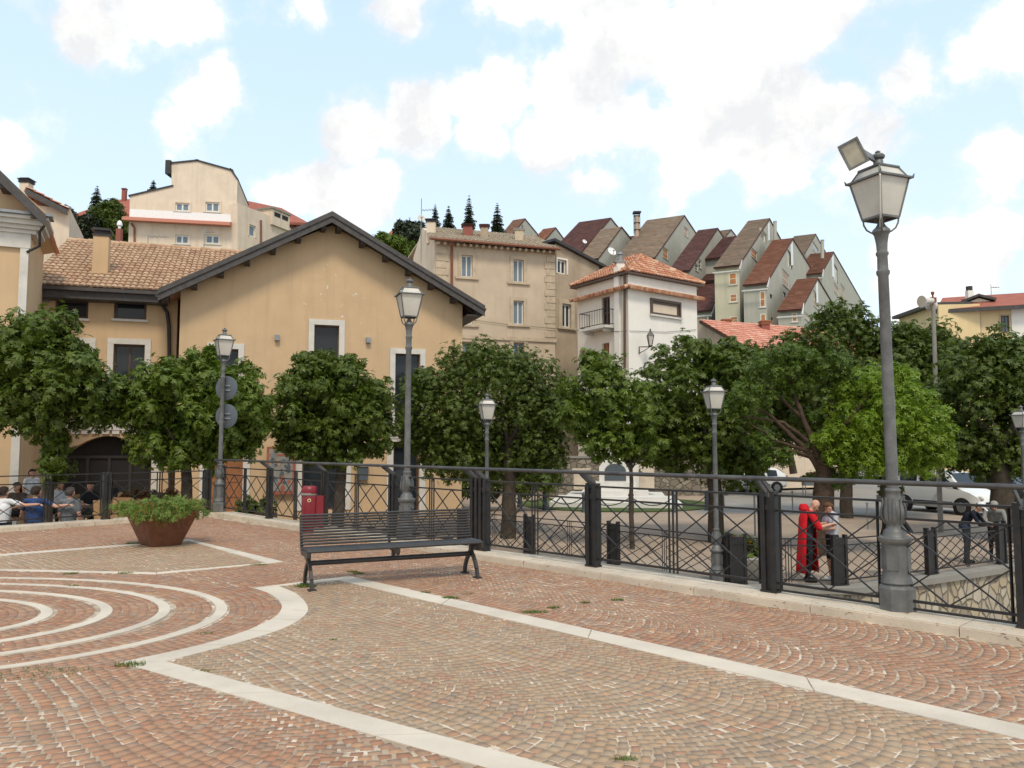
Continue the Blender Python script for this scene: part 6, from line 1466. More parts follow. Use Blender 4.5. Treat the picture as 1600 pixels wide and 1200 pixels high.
# flower tubs on the square
for px, py, d_, lb in ((1158, 800, 17.6, 'round concrete tub with pink flowers behind the lower railing'), (1178, 762, 46, 'small flower tub beside the white hatchback'), (1268, 764, 44, 'small orange flower tub behind the juniper trunk'), (1392, 790, 32, 'flower tub left of the white van')):
    b = PD(px, py, d_); b.z = gz(b.x, b.y); o = thing('flower_tub', lb, 'planter', b, 'flower tubs on the square'); q = MB()
    if d_ < 20: q.lathe([(.42, 0), (.5, .1), (.55, .42), (.5, .44)], b, 20)
    else:
        for s1 in (-.4, .4):
            for s2 in (-.2, .2): q.box(b.x + s1 - .02, b.x + s1 + .02, b.y + s2 - .02, b.y + s2 + .02, b.z, b.z + .7)
        q.box(b.x - .45, b.x + .45, b.y - .25, b.y + .25, b.z + .55, b.z + .8)
    q.build('tub', M['concrete'] if d_ < 20 else M['steel'], o, smooth=40); h_ = .55 if d_ < 20 else .95
    V = leafcloud([((b.x, b.y, b.z + h_), (.45, .35, .28))], 260, .13, rg, nsub=12); npmesh('plant', V, quads(V), M['leaf2'], o)
    V = leafcloud([((b.x, b.y, b.z + h_ + .12), (.4, .3, .2))], 60, .06, rg, nsub=10, palm=5); npmesh('blossom', V, quads(V), M['petal'], o)
# ---------------------------------------------------------------- cafe terrace
q = MB(); q.box(-24, -9.4, 15.9, 29.5, -1.6, -.95); q.box(-24, -9.6, 19.7, 29.4, -1.59, -.74); struct(q.build('cafe_pavement', M['square']))
def chair_proto():
    T = thing('wicker_chair', 'x', 'chair', (0, 0, 0), 'cafe chairs'); q = MB(); q.box(-.27, .27, -.27, .25, .36, .46); q.build('seat', M['wicker'], T)
    q = MB(); q.hexa([(-.27, .2, .461), (.27, .2, .461), (.27, .27, .461), (-.27, .27, .461), (-.29, .29, .98), (.29, .29, .98), (.29, .35, .98), (-.29, .35, .98)]); q.build('backrest', M['wicker'], T)
    for s in (-1, 1):
        q = MB(); q.box(s * .3 - .03, s * .3 + .03, -.27, .22, .62, .67); q.box(s * .3 - .025, s * .3 + .025, -.26, -.2, .0, .619); q.build('armrest', M['wicker'], T)
        q = MB(); q.box(s * .24 - .025, s * .24 + .025, .2, .25, 0, .36); q.build('leg', M['wicker'], T)
    return T
CP_ = chair_proto()
for i, (px, d, rz, lb) in enumerate(((175, 20.6, 3.3, 'tan wicker cafe chair just left of the rusty planter, back to the square'), (206, 21.6, 3.0, 'tan wicker cafe chair behind the left side of the rusty planter'), (140, 22.6, 1.2, 'tan wicker cafe chair under the man in sunglasses'), (172, 23.2, .2, 'tan wicker cafe chair deepest by the archway'), (30, 22.0, .1, 'tan wicker cafe chair under the long haired woman'))):
    o = CP_ if i == 0 else dup(CP_); p = PD(px, 700, d); place(o, (p.x, p.y, -.737), rz, 1, lb)
def table_proto():
    T = thing('cafe_table', 'x', 'table', (0, 0, 0), 'cafe tables'); q = MB(); q.lathe([(.38, .71), (.4, .72), (.4, .74), (.38, .75)], n=24); q.build('tabletop', M['brown'], T, smooth=40); q = MB(); q.lathe([(.24, 0), (.24, .02), (.04, .05), (.035, .7), (.1, .709)], n=14); q.build('pedestal', M['iron'], T, smooth=40); return T
TP = table_proto()
for i, (px, d, lb) in enumerate(((158, 21.6, 'round cafe table between the man in sunglasses and the wicker chairs'), (60, 21.2, 'round cafe table behind the man in the blue shirt'))):
    o = TP if i == 0 else dup(TP); p = PD(px, 700, d); place(o, (p.x, p.y, -.737), 0, 1, lb)
p = PD(172, 700, 21.5); q = MB(); q.lathe([(.03, 0), (.04, .1), (.035, .16)], (PD(158, 700, 21.6).x + .12, 21.55, .014), 10); tag(q.build('drinking_glass', M['frost']), 'small pale glass on the cafe table by the man in sunglasses', 'glass')
p = PD(236, 700, 22.6); o = thing('wicker_planter', 'long tan planter box with reddish plants bordering the cafe terrace', 'planter', (p.x, p.y, -.737)); q = MB(); q.box(p.x - .75, p.x + .75, p.y - .2, p.y + .2, -.737, .12); q.build('box', M['wicker'], o)
V = leafcloud([((p.x + s, p.y, .2), (.3, .22, .16)) for s in (-.5, 0, .5)], 260, .1, rg, nsub=10); npmesh('plant', V, quads(V), M['dried'], o)
# ---------------------------------------------------------------- people
def capsule(mb, a, b, ra, rb, n=10):
    a = Vector(a); b = Vector(b); d = b - a
    if d.length < 1e-4: d = Vector((0, 0, 1e-3)); b = a + d
    u = d.normalized(); pts, rr = [], []
    for t in (-1, -.85, -.5): pts.append(a + u * ra * t); rr.append(ra * math.sqrt(max(.0004, 1 - t * t)))
    pts.append(a); rr.append(ra); pts.append(b); rr.append(rb)
    for t in (.5, .85, 1): pts.append(b + u * rb * t); rr.append(rb * math.sqrt(max(.0004, 1 - t * t)))
    mb.tube(pts, rr, n)
STAND = dict(hL=(-.09, 0, .93), hR=(.09, 0, .93), kL=(-.1, -.02, .5), kR=(.1, -.02, .5), aL=(-.11, .02, .08), aR=(.11, .02, .08), pel=(0, 0, .97), che=(0, 0, 1.28), sL=(-.185, 0, 1.42), sR=(.185, 0, 1.42), nk=(0, -.01, 1.47), hd=(0, -.02, 1.6), eL=(-.24, .02, 1.13), eR=(.24, .02, 1.13), wL=(-.25, -.08, .88), wR=(.25, -.08, .88))
SIT = dict(STAND, hL=(-.1, 0, .5), hR=(.1, 0, .5), kL=(-.12, -.44, .52), kR=(.12, -.44, .52), aL=(-.12, -.46, .09), aR=(.12, -.46, .09), pel=(0, .0, .55), che=(0, .03, .85), sL=(-.19, .02, .98), sR=(.19, .02, .98), nk=(0, .01, 1.03), hd=(0, -.02, 1.17), eL=(-.25, -.06, .72), eR=(.25, -.06, .72), wL=(-.16, -.3, .68), wR=(.16, -.3, .68))
def person(label, loc, yaw, J, shirt, trous, shoe, hair=(.03, .02, .015), hairlong=False, bald=False, cap=None, longsleeve=False, shorts=False, group=None, skin='skin', vox=.014, sc=1.0, extra=None):
    T = thing('person', label, 'person', (0, 0, 0), group)
    mats = [M[skin], shirt, trous, shoe]; segs = []
    v = {k: Vector(p) for k, p in J.items()}
    sg = lambda a, b, ra, rb, m: segs.append((Vector(a), Vector(b), ra, rb, m))
    up = (v['hd'] - v['nk']).normalized(); fw = Vector(J.get('face', (0, -1, 0))); fw = (fw - up * fw.dot(up)).normalized(); sd = up.cross(fw).normalized()
    h = v['hd']
    sg(h - up * .025 + fw * .012, h + up * .035 - fw * .012, .074, .092, 0); sg(h - up * .075 + fw * .035, h - up * .02 + fw * .03, .045, .06, 0)
    sg(h + fw * .09 - up * .005, h + fw * .108 - up * .035, .012, .017, 0)
    for s in (-1, 1): sg(h + sd * s * .086 - up * .03, h + sd * s * .09 + up * .01, .012, .016, 0)
    sg(v['nk'] - up * .03, h - up * .06, .056, .05, 0)
    ch, pe = v['che'], v['pel']; ax = (v['sR'] - v['sL']).normalized()
    sg(v['sL'] * .93 + v['sR'] * .07, v['sR'] * .93 + v['sL'] * .07, .062, .062, 1)
    for s in (-1, 1): sg(ch + ax * s * .07, pe + ax * s * .05, .115, .1, 1); sg(pe + ax * s * .05, v['hL' if s < 0 else 'hR'] + ax * s * .01, .108, .1, 2)
    sg(v['nk'] - up * .05, ch, .075, .11, 1)
    for S_ in 'LR':
        s, e, w = v['s' + S_], v['e' + S_], v['w' + S_]
        t = 1 if longsleeve else .62; m_ = s.lerp(e, t)
        sg(s, m_, .058, .05, 1)
        if t < 1: sg(m_, e, .044, .04, 0)
        sg(e, w, .045 if longsleeve else .04, .036 if longsleeve else .028, 1 if longsleeve else 0)
        d = (w - e).normalized(); dn = Vector((0, 0, -1)) - d * d.dot(Vector((0, 0, -1))); dn = dn.normalized() if dn.length > .1 else fw; sx = d.cross(dn).normalized()
        pm = w + d * .075
        for k in (-1, 0, 1): sg(w + d * .015 + sx * k * .012, pm + sx * k * .026, .02, .017, 0)
        for k, ln in zip((-1.5, -.5, .5, 1.5), (.058, .072, .068, .05)):
            b0 = pm + sx * k * .02; b1 = b0 + d * ln * .55 + dn * .012; b2 = b1 + d * ln * .35 + dn * .03; sg(b0, b1, .0115, .011, 0); sg(b1, b2, .011, .0095, 0)
        th = w + d * .03 + sx * .035 * (1 if S_ == 'L' else -1); sg(w + d * .02, th, .016, .014, 0); sg(th, th + d * .045 + dn * .02, .013, .011, 0)
        hp, kn, an = v['h' + S_], v['k' + S_], v['a' + S_]
        sg(hp, kn, .09, .062, 2); sg(kn, kn.lerp(an, .35), .06, .055, 2 if not shorts else 0); sg(kn.lerp(an, .3), an, .054, .038, 2 if not shorts else 0)
        ff = Vector(J.get('foot', (0, -1, 0))); hz = an - Z3 * .04
        sg(hz + ff * -.03, hz + ff * .15 - Z3 * .005, .042, .036, 3); sg(hz + ff * .05, hz + ff * .13, .046, .04, 3)
    q = MB()
    for a, b, ra, rb, m in segs: capsule(q, a, b, ra, rb)
    o = q.build('tmp', mats); md = o.modifiers.new('r', 'REMESH'); md.mode = 'VOXEL'; md.voxel_size = vox
    sm = o.modifiers.new('s', 'SMOOTH'); sm.iterations = 2; sm.factor = .5
    bpy.context.view_layer.update(); dg = bpy.context.evaluated_depsgraph_get(); me = bpy.data.meshes.new_from_object(o.evaluated_get(dg)); bpy.data.objects.remove(o)
    n = len(me.polygons); C = np.zeros(n * 3, np.float32); me.polygons.foreach_get('center', C); C = C.reshape(-1, 3)
    best = np.full(n, 1e9); mi = np.zeros(n, np.int32)
    for a, b, ra, rb, m in segs:
        a = np.array(a); b = np.array(b); d = b - a; t = np.clip(((C - a) @ d) / max(d @ d, 1e-9), 0, 1); ds = np.linalg.norm(C - a - t[:, None] * d, axis=1) - (ra + (rb - ra) * t) - (.004 if m else 0)
        k = ds < best; best[k] = ds[k]; mi[k] = m
    me.materials.clear()
    for m in mats: me.materials.append(m)
    me.polygons.foreach_set('material_index', mi); me.polygons.foreach_set('use_smooth', [True] * n); me.update()
    body = link(bpy.data.objects.new('body', me), T)
    # hair / cap / face
    fr = Matrix((sd.to_4d(), (-fw).to_4d(), up.to_4d(), (0, 0, 0, 1))).transposed(); fr[0][3], fr[1][3], fr[2][3] = h.x, h.y, h.z; fr[3][:] = (0, 0, 0, 1)
    for r_ in range(3): fr[r_][0], fr[r_][1], fr[r_][2] = sd[r_], -fw[r_], up[r_]
    if not bald:
        k = MB(); pr = [(.004, .134), (.045, .128), (.078, .106), (.094, .07), (.099, .03), (.098, .0), (.09, -.03), (.07, -.06)]
        k.lathe(pr, n=18); vs = []
        for x, y, z in k.v:
            f_ = max(0, -y / .1)
            if z < .06: y += .02 + .035 * f_; 
            if z < .05 and y < .03: z = max(z, .045 + .02 * f_)
            if hairlong and y > -.02 and z < .02: z -= .2; 
            vs.append(fr @ Vector((x, y + .004, z)))
        k.v = [tuple(p) for p in vs]; hm = mat('hair', hair, .85, 0, .3, 30, .3, 120, .15); k.build('hair', hm, T, smooth=80)
    if cap:
        k = MB(); k.lathe([(.006, .15), (.06, .145), (.095, .115), (.108, .07), (.11, .05)], n=18); k.prism([(-.08, -.09, .06), (.08, -.09, .06), (.06, -.19, .045), (-.06, -.19, .045)], (0, 0, .012)); k.v = [tuple(fr @ Vector(p)) for p in k.v]; k.build('cap', cap, T, smooth=40)
    k = MB()
    for s in (-1, 1): k.ball((s * .034, -.083, .012), .011, 8, 6)
    k.tube([(-.024, -.089, -.058), (0, -.094, -.057), (.024, -.089, -.058)], .006, 6); k.v = [tuple(fr @ Vector(p)) for p in k.v]; k.build('face', M['black_cloth'], T)
    if extra: extra(T, v)
    place(T, loc, yaw, sc); return T
CL = {k: cloth('cloth_' + k, c) for k, c in dict(blue=(.03, .058, .15), white=(.62, .62, .62), grey=(.13, .14, .15), navy=(.011, .013, .02), jeans=(.026, .034, .055), red=(.5, .012, .018), palegrey=(.42, .43, .46), dark=(.02, .02, .022), brown=(.06, .045, .035), greyknit=(.2, .195, .18)).items()}
def at(px, d, z): p = PD(px, 700, d); return (p.x, p.y, z)
# man in the red coat, facing right, head bowed
Jr = dict(STAND, hd=(0, -.16, 1.57), nk=(0, -.07, 1.46), che=(0, -.03, 1.27), sL=(-.19, -.05, 1.41), sR=(.19, -.05, 1.41), eL=(-.2, -.2, 1.14), eR=(.23, -.22, 1.16), wL=(-.12, -.44, 1.2), wR=(.14, -.46, 1.2))
def coat(T, v):
    q = MB(); n = 22; prof = [(1.5, .1, -.04), (1.44, .2, -.04), (1.3, .235, -.02), (1.0, .235, 0), (.7, .25, .01), (.35, .275, .02), (.2, .28, .02)]; rows = []
    for z, r, yo in prof:
        row = []
        for i in range(n):
            a = R(262) + (R(262)) * i / (n - 1); rr = r * (1 + .05 * math.sin(i * 1.7) * (1.5 - z)); row.append(Vector((rr * math.cos(a) * 1.0, rr * math.sin(a) * .8 + yo, z)))
        rows.append(row)
    for k in range(len(rows) - 1):
        for i in range(n - 1): q.poly([rows[k][i], rows[k][i + 1], rows[k + 1][i + 1], rows[k + 1][i]])
    o = q.build('red_coat', CL['red'], T, smooth=80, recalc=False); m = o.modifiers.new('s', 'SOLIDIFY'); m.thickness = .02
    q = MB(); capsule(q, v['sL'], v['eL'], .078, .07); capsule(q, v['sR'], v['eR'], .078, .07); q.build('sleeve', CL['red'], T, smooth=True)
    q = MB(); q.lathe([(.12, 1.45), (.15, 1.5), (.13, 1.56), (.1, 1.6)], (0, .06, 0), 14, 0, 1, .7); q.build('hood', CL['red'], T, smooth=True)
p = at(1258, 16.9, gz(3, 16.9)); person('bald man in a long red coat and black trousers bending toward a woman', p, R(78), Jr, CL['dark'], CL['dark'], CL['dark'], bald=True, extra=coat)
Jw = dict(STAND, hd=(0, -.06, 1.56), eL=(-.22, -.1, 1.15), eR=(.22, -.08, 1.15), wL=(-.12, -.32, 1.15), wR=(.14, -.3, 1.13))
p = at(1296, 16.95, gz(3, 16.9)); person('woman in white t-shirt and dark shorts facing the man in the red coat', p, R(-82), Jw, CL['palegrey'], CL['dark'], CL['white'], hair=(.1, .05, .025), shorts=True, sc=.97)
Jl = dict(STAND, pel=(0, .06, .96), che=(0, -.08, 1.22), sL=(-.19, -.2, 1.31), sR=(.19, -.2, 1.31), nk=(0, -.25, 1.36), hd=(0, -.34, 1.46), eL=(-.26, -.38, 1.04), eR=(.26, -.38, 1.04), wL=(-.1, -.52, 1.02), wR=(.1, -.52, 1.02), face=(0, -1, -.45))
p = at(1504, 19.5, gz(0, 19.5)); person('man in dark jacket, jeans and white cap leaning over the lower railing', p, R(48), Jl, CL['navy'], CL['jeans'], CL['dark'], cap=CL['white'], longsleeve=True, group='men at the lower railing', sc=.92)
p = at(1549, 19.85, gz(0, 19.9)); person('man in grey sweater and dark trousers leaning on the lower railing by the thick trunk', p, R(-30), Jl, CL['greyknit'], CL['dark'], CL['dark'], hair=(.25, .24, .22), longsleeve=True, group='men at the lower railing', sc=.93)
p = at(1384, 17.5, gz(0, 17.5)); person('person in black leaning at the lower railing, mostly hidden by the big lamp post', p, R(20), Jl, CL['dark'], CL['dark'], CL['dark'], longsleeve=True, sc=.95)
zc1, zc2 = -.947, -.737
bl_ = 'people linked arm over shoulder by the left railing'
Ja = dict(STAND, eR=(.44, .02, 1.36), wR=(.66, .05, 1.33), hd=(0, -.03, 1.6))
# backs to the camera: yaw 180 mirrors left and right
Jb = dict(STAND, eL=(-.42, .0, 1.3), wL=(-.66, .04, 1.33), eR=(.22, -.1, 1.13), wR=(.2, -.32, 1.05))
p = at(112, 17.0, zc1); person('short haired man in grey t-shirt seen from behind, right end of the linked row', p, R(176), dict(STAND, eR=(.24, -.04, 1.12), wR=(.24, -.18, .92)), CL['grey'], CL['dark'], CL['dark'], hair=(.06, .05, .045), group=bl_, sc=.98)
p = at(59, 16.8, zc1); person('man in royal blue t-shirt seen from behind with an arm stretched to his neighbour', p, R(184), dict(Jb, eR=(.3, -.08, 1.16), wR=(.4, -.26, 1.1)), CL['blue'], CL['jeans'], CL['dark'], group=bl_)
p = at(8, 16.6, zc1); person('dark haired person in white t-shirt at the left edge reaching to the man in blue', p, R(180), dict(Jb, eL=(-.44, -.02, 1.34), wL=(-.7, .0, 1.36)), CL['white'], CL['navy'], CL['dark'], group=bl_)
sg_ = 'people sitting at the cafe'
p = at(30, 21.7, zc2); person('seated woman with long dark hair facing the square at the cafe', p, R(-6), SIT, CL['brown'], CL['dark'], CL['dark'], hairlong=True, group=sg_, vox=.018, sc=1.05)
p = at(143, 22.3, zc2); person('seated man in black with sunglasses under the archway', p, R(60), SIT, CL['dark'], CL['dark'], CL['dark'], bald=False, group=sg_, vox=.018, sc=1.05)
p = at(173, 22.9, zc2); person('seated balding man in dark shirt deeper under the archway', p, R(-15), SIT, CL['dark'], CL['dark'], CL['dark'], bald=True, group=sg_, vox=.018, sc=1.12)
p = at(96, 22.6, zc2); person('seated person with short brown hair between the blue and grey shirts', p, R(10), SIT, CL['palegrey'], CL['dark'], CL['dark'], hair=(.08, .05, .03), group=sg_, vox=.018, sc=1.05)
p = at(52, 22.6, zc2); person('standing person in white top behind the man in the blue shirt', p, R(70), STAND, CL['white'], CL['dark'], CL['dark'], group=None, vox=.018, sc=.98)
# ---------------------------------------------------------------- cars
def car(name, label, loc, yaw, stn, paint, W=.84, wheels=(-1.25, 1.25), wr=.3, glass_from=None, lights=True, rear_lights=True, group='cars parked by the square'):
    T = thing(name, label, 'van' if 'van' in name else 'car', (0, 0, 0), group)
    # station: x, zb, zbelt, zroof, wb, wroof
    q = MB(); rows = []
    for x, zb, zl, zr, wb, wf in stn:
        half = [(wb * .86, zb), (wb * .98, zb + .1), (wb, (zb + zl) * .5), (wb * .985, zl), (wf, zr - .05), (wf * .86, zr), (0, zr + .015)]
        rows.append([Vector((x, -y, z)) for y, z in half] + [Vector((x, y, z)) for y, z in half[::-1][1:]])
    n = len(rows[0])
    for a, b in zip(rows[:-1], rows[1:]):
        for i in range(n - 1): q.poly([a[i], a[i + 1], b[i + 1], b[i]])
        q.poly([a[0], b[0], b[-1], a[-1]])
    q.poly(rows[0]); q.poly(rows[-1][::-1]); q.build('body', paint, T, smooth=38)
    L = len(stn)
    g = MB()
    def glasspane(i, j, s, ins=.07, t0=.1, t1=.84):
        """side window between stations i and j"""
        a, b = stn[i], stn[j]; o = []
        for st, xx in ((a, a[0] + ins), (b, b[0] - ins)):
            for t in (t0, t1):
                y = st[4] * .985 + (st[5] - st[4] * .985) * t; z = st[2] + (st[3] - .05 - st[2]) * t; o.append(Vector((xx, s * (y + .008), z)))
        g.poly([o[0], o[2], o[3], o[1]])
    for i, j in glass_from['side']:
        for s in (-1, 1): glasspane(i, j, s)
    for i, j in glass_from['scr']:
        a, b = stn[i], stn[j]; pa = [Vector((a[0], y, a[3])) for y in (-a[5] * .84, a[5] * .84)]; pb = [Vector((b[0], y, b[3])) for y in (-b[5] * .88, b[5] * .88)]
        nn = (pb[0] - pa[0]).cross(pa[1] - pa[0]).normalized(); nn = nn if nn.z > 0 else -nn
        e = nn * .026; g.poly([pa[0].lerp(pb[0], .06) + e, pa[1].lerp(pb[1], .06) + e, pb[1].lerp(pa[1], .06) + e, pb[0].lerp(pa[0], .06) + e])
    g.build('window', M['glass'], T, recalc=False)
    for x in wheels:
        for s in (-1, 1):
            ar = MB(); k = MB(); k.lathe([(wr + .07, -.01), (wr + .07, .012)], n=24); ar.add([Vector((x + p[0], s * (W + .001) + p[2] * 1, wr + p[1])) for p in k.v], k.f); 
            w = MB(); k = MB(); k.lathe([(wr * .66, -.1), (wr * .95, -.09), (wr, -.05), (wr, .05), (wr * .95, .09), (wr * .66, .1)], n=24); w.add([Vector((x + p[0], s * (W - .055) + p[2], wr + p[1])) for p in k.v], k.f); wo = w.build('wheel', M['dark'], T, smooth=40)
            w = MB(); k = MB(); k.lathe([(wr * .64, .098), (wr * .6, .106), (wr * .15, .1), (.02, .108)], n=20); w.add([Vector((x + p[0], s * (W - .055 + p[2]), wr + p[1])) for p in k.v], k.f)
            for i in range(6):
                a = i * math.pi / 3; w.bar(Vector((x + .05 * math.cos(a), s * (W + .052), wr + .05 * math.sin(a))), Vector((x + wr * .58 * math.cos(a), s * (W + .052), wr + wr * .58 * math.sin(a))), .05, .012, up=Vector((0, 1, 0)))
            w.build('rim', M['steel'], wo)
            a_ = ar.build('wheel_arch', M['dark'], T)
    f0, r0 = stn[-1], stn[0]
    for s in (-1, 1):
        a, b = stn[-2], stn[-1]
        q = MB(); xx = (a[0] * .35 + b[0] * .65); zz = (a[2] * .45 + b[2] * .55); q.ball((xx - .02, s * (b[4] * .9), zz), .13, 12, 8, (1.3, .5, .8)); q.build('headlight', M['frost'], T, smooth=True)
        q = MB(); q.box(r0[0] - .02, r0[0] + .12, s * (r0[4] * .97) - .09, s * (r0[4] * .97) + .02, r0[2] - .22, r0[2] + .12); q.build('tail_light', M['red_bin'], T)
        q = MB(); wsx = stn[glass_from['mir']]; q.ball((wsx[0] - .15, s * (W + .1), wsx[2] + .08), .1, 10, 7, (.6, 1, .8)); q.build('mirror', paint, T, smooth=True)
    q = MB(); q.box(f0[0] - .1, f0[0] + .035, -f0[4] * .8, f0[4] * .8, f0[1] + .02, f0[1] + .14); q.box(f0[0] - .1, f0[0] + .03, -.35, .35, f0[2] - .16, f0[2] - .08); q.build('grille', M['dark'], T)
    q = MB(); 
    for s in (-1, 1): q.box(wheels[0] + wr + .1, wheels[1] - wr - .1, s * W - .02 if s > 0 else s * W - .012, s * W + .012 if s > 0 else s * W + .02, .42, .5)
    q.build('side_trim', M['dark'], T)
    place(T, loc, yaw); return T
def paintmat(name, c):
    m, t, b = nt(name); b.inputs['Base Color'].default_value = c4(c); b.inputs['Roughness'].default_value = .3; b.inputs['Coat Weight'].default_value = .5
    n_ = noi(t, coords(t), 3, 4); t.links.new(mixc(t, ramp(t, n_, [(.4, 0.0), (.8, .15)]), c, tuple(x * .75 for x in c)), b.inputs['Base Color']); return m
WP = paintmat('white_car_paint', (.7, .7, .68)); BP = paintmat('black_car_paint', (.02, .022, .028)); SP_ = paintmat('silver_car_paint', (.4, .41, .42))
van = [(-1.96, .38, 1.0, 1.5, .78, .62), (-1.9, .3, 1.03, 1.64, .82, .66), (-1.6, .26, 1.05, 1.7, .84, .68), (-.65, .24, 1.05, 1.73, .84, .69), (.3, .24, 1.04, 1.72, .84, .68), (.62, .24, 1.03, 1.66, .84, .66), (1.25, .24, 1.0, 1.04, .84, .74), (1.6, .25, .9, .95, .82, .7), (1.88, .28, .74, .78, .76, .62), (1.97, .34, .62, .66, .7, .58)]
p = at(1474, 33.5, 0); car('parked_van', 'white compact van parked nose to the right behind the bright juniper', (p[0], p[1], gz(p[0], p[1]) + .006), R(-64), van, WP, .84, (-1.28, 1.3), .31, dict(side=[(2, 3), (3, 4), (4, 6)], scr=[(5, 6)], mir=5))
hatch = [(-1.88, .4, .85, .95, .74, .64), (-1.8, .32, .9, 1.1, .8, .66), (-1.35, .26, .9, 1.4, .82, .6), (-.6, .24, .9, 1.46, .83, .6), (.1, .24, .9, 1.45, .83, .6), (.35, .24, .89, 1.4, .83, .59), (1.05, .24, .87, .92, .82, .7), (1.5, .25, .78, .84, .79, .66), (1.8, .28, .64, .7, .73, .6), (1.88, .34, .56, .6, .66, .55)]
p = at(1172, 47, 0); car('parked_hatchback', 'white hatchback parked beyond the large chestnut with its red tail light to the right', (p[0], p[1], gz(p[0], p[1]) + .006), R(186), hatch, WP, .83, (-1.2, 1.2), .29, dict(side=[(2, 3), (3, 4), (4, 6)], scr=[(5, 6), (1, 2)], mir=5))
p = at(1566, 36, 0); car('parked_hatchback', 'black car parked right of the white van, half behind the thick trunk', (p[0], p[1], gz(p[0], p[1]) + .006), R(-60), hatch, BP, .83, (-1.2, 1.2), .29, dict(side=[(2, 3), (3, 4), (4, 6)], scr=[(5, 6), (1, 2)], mir=5))
p = at(1612, 36.5, 0); car('parked_hatchback', 'silver car cut by the right edge behind the dark tree', (p[0], p[1], gz(p[0], p[1]) + .006), R(-62), hatch, SP_, .83, (-1.2, 1.2), .29, dict(side=[(2, 3), (3, 4), (4, 6)], scr=[(5, 6), (1, 2)], mir=5))
# bike stands / thin posts on the square
for i, (px, d, lb) in enumerate(((1236, 33, 'thin grey post on the square left of the juniper trunk'), (1352, 27, 'thin grey post between juniper trunk and big lamp'))):
    b = PD(px, 700, d); g = gz(b.x, b.y); q = MB(); q.tube([(b.x, b.y, g), (b.x, b.y, g + .85)], .03, 8); q.lathe([(.05, .84), (.05, .88), (.02, .92)], (b.x, b.y, g), 8); tag(q.build('post', M['steel']), lb, 'post', 'thin posts on the square')
# ---------------------------------------------------------------- sky, sun, camera
SUN_EL, SUN_AZ = R(54), R(172)      # azimuth measured from +Y towards +X (sun behind left of the viewer)
sv = Vector((math.sin(SUN_AZ) * math.cos(SUN_EL), math.cos(SUN_AZ) * math.cos(SUN_EL), math.sin(SUN_EL)))
w = bpy.data.worlds.new('World'); S.world = w; w.use_nodes = True; t = w.node_tree
bg = t.nodes['Background']; bg.inputs['Strength'].default_value = .13
sk = t.nodes.new('ShaderNodeTexSky'); sk.sky_type = 'NISHITA'; sk.sun_disc = False; sk.sun_elevation = SUN_EL; sk.sun_rotation = SUN_AZ; sk.altitude = 900; sk.dust_density = 1.5
tc = t.nodes.new('ShaderNodeTexCoord')
def mth(op, a, b=None, c=None):
    n = t.nodes.new('ShaderNodeMath'); n.operation = op
    for i, q in enumerate((a, b, c)):
        if q is None: continue
        if hasattr(q, 'is_linked'): t.links.new(q, n.inputs[i])
        else: n.inputs[i].default_value = q
    return n.outputs[0]
D = tc.outputs['Generated']
# wispy warp of the view direction, then clouds as soft masses placed in the sky dome
nw = N(t, 'ShaderNodeTexNoise', Scale=4.5, Detail=7, Roughness=.62); t.links.new(D, nw.inputs['Vector'])
vs = t.nodes.new('ShaderNodeVectorMath'); vs.operation = 'SUBTRACT'; t.links.new(nw.outputs['Color'], vs.inputs[0]); vs.inputs[1].default_value = (.5, .5, .5)
vm = t.nodes.new('ShaderNodeVectorMath'); vm.operation = 'MULTIPLY_ADD'; t.links.new(vs.outputs[0], vm.inputs[0]); vm.inputs[1].default_value = (.1, .1, .1); t.links.new(D, vm.inputs[2])
DW = vm.outputs[0]
def lobe(px, py, r):
    """soft cloud mass around the sky direction seen at px,py; r in degrees"""
    d = ray(px, py).normalized(); n = t.nodes.new('ShaderNodeVectorMath'); n.operation = 'DISTANCE'; t.links.new(DW, n.inputs[0]); n.inputs[1].default_value = d
    m_ = N(t, 'ShaderNodeMapRange'); m_.interpolation_type = 'SMOOTHSTEP'
    m_.inputs['From Min'].default_value = R(r) * 1.25; m_.inputs['From Max'].default_value = -R(r) * .35; t.links.new(n.outputs['Value'], m_.inputs['Value']); return m_.outputs[0]
tot = None
for px, py, r in CLOUDS:
    l = lobe(px, py, r); tot = l if tot is None else mth('MAXIMUM', tot, l)
sepv = t.nodes.new('ShaderNodeSeparateXYZ'); t.links.new(D, sepv.inputs[0])
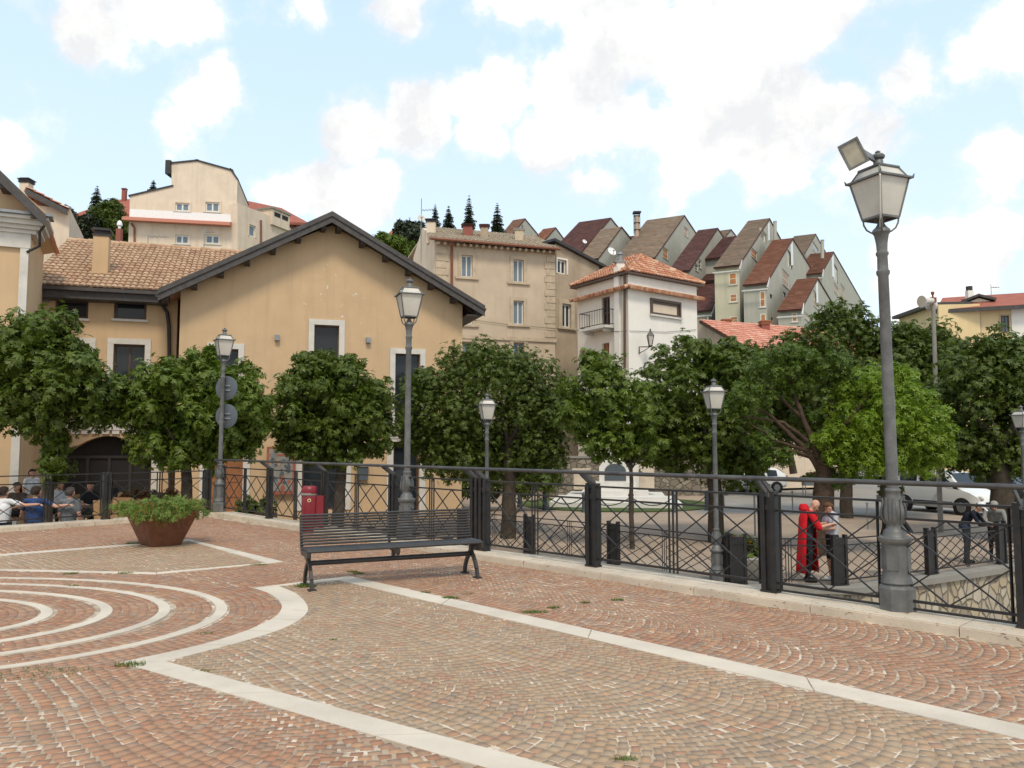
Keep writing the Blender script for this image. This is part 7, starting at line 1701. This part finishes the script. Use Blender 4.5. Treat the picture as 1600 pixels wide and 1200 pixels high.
# generic broken cloud elsewhere (behind and above the camera)
nb = N(t, 'ShaderNodeTexNoise', Scale=2.2, Detail=8, Roughness=.6); t.links.new(DW, nb.inputs['Vector'])
back = N(t, 'ShaderNodeMapRange'); back.inputs['From Min'].default_value = .3; back.inputs['From Max'].default_value = .05; t.links.new(sepv.outputs[1], back.inputs['Value'])
gen = mth('MULTIPLY', ramp(t, nb.outputs[0], [(.44, 0.0), (.6, 1.0)]), back.outputs[0])
tot = mth('MAXIMUM', tot, gen)
fine = N(t, 'ShaderNodeTexNoise', Scale=5.5, Detail=12, Roughness=.6); t.links.new(D, fine.inputs['Vector'])
cov = mth('ADD', tot, mth('MULTIPLY', mth('SUBTRACT', fine.outputs[0], .5), 2.7))
cov = ramp(t, cov, [(.24, 0.0), (.38, .25), (.48, .88), (.66, 1.0)])
shade = ramp(t, noi(t, DW, 7, 9, .62), [(.38, (5.5, 5.55, 5.65)), (.58, (7.7, 7.5, 7.15))])
hz = N(t, 'ShaderNodeMapRange'); hz.inputs['From Min'].default_value = .0; hz.inputs['From Max'].default_value = .75; t.links.new(sepv.outputs[2], hz.inputs['Value'])
pale = ramp(t, hz.outputs[0], [(0, (7.0, 7.7, 8.1)), (.5, (5.6, 7.0, 8.2)), (1, (4.3, 6.2, 8.2))])
blue = mixc(t, .72, sk.outputs[0], pale)
t.links.new(mixc(t, cov, blue, shade), bg.inputs['Color'])
sun = bpy.data.lights.new('sun', 'SUN'); sun.energy = 2.0; sun.angle = R(13); sun.color = (1, .9, .74); so = bpy.data.objects.new('sun', sun); link(so); so.rotation_euler = sv.to_track_quat('Z', 'Y').to_euler(); so.location = (0, 0, 60)
cam = bpy.data.cameras.new('camera'); cam.sensor_width = 36; cam.lens = 36 * FPX / 1600; cam.clip_end = 3000; cam.clip_start = .05
co = bpy.data.objects.new('camera', cam); link(co); co.location = CAM; co.rotation_euler = (R(90) + PIT, 0, 0); S.camera = co
S.view_settings.view_transform = 'Standard'; S.view_settings.look = 'None'; S.view_settings.exposure = EXPO; S.view_settings.gamma = 1
S.render.engine = 'CYCLES'; S.cycles.use_denoising = True; S.cycles.max_bounces = 6; S.cycles.transparent_max_bounces = 8
S.cycles.diffuse_bounces = 3; S.cycles.glossy_bounces = 3
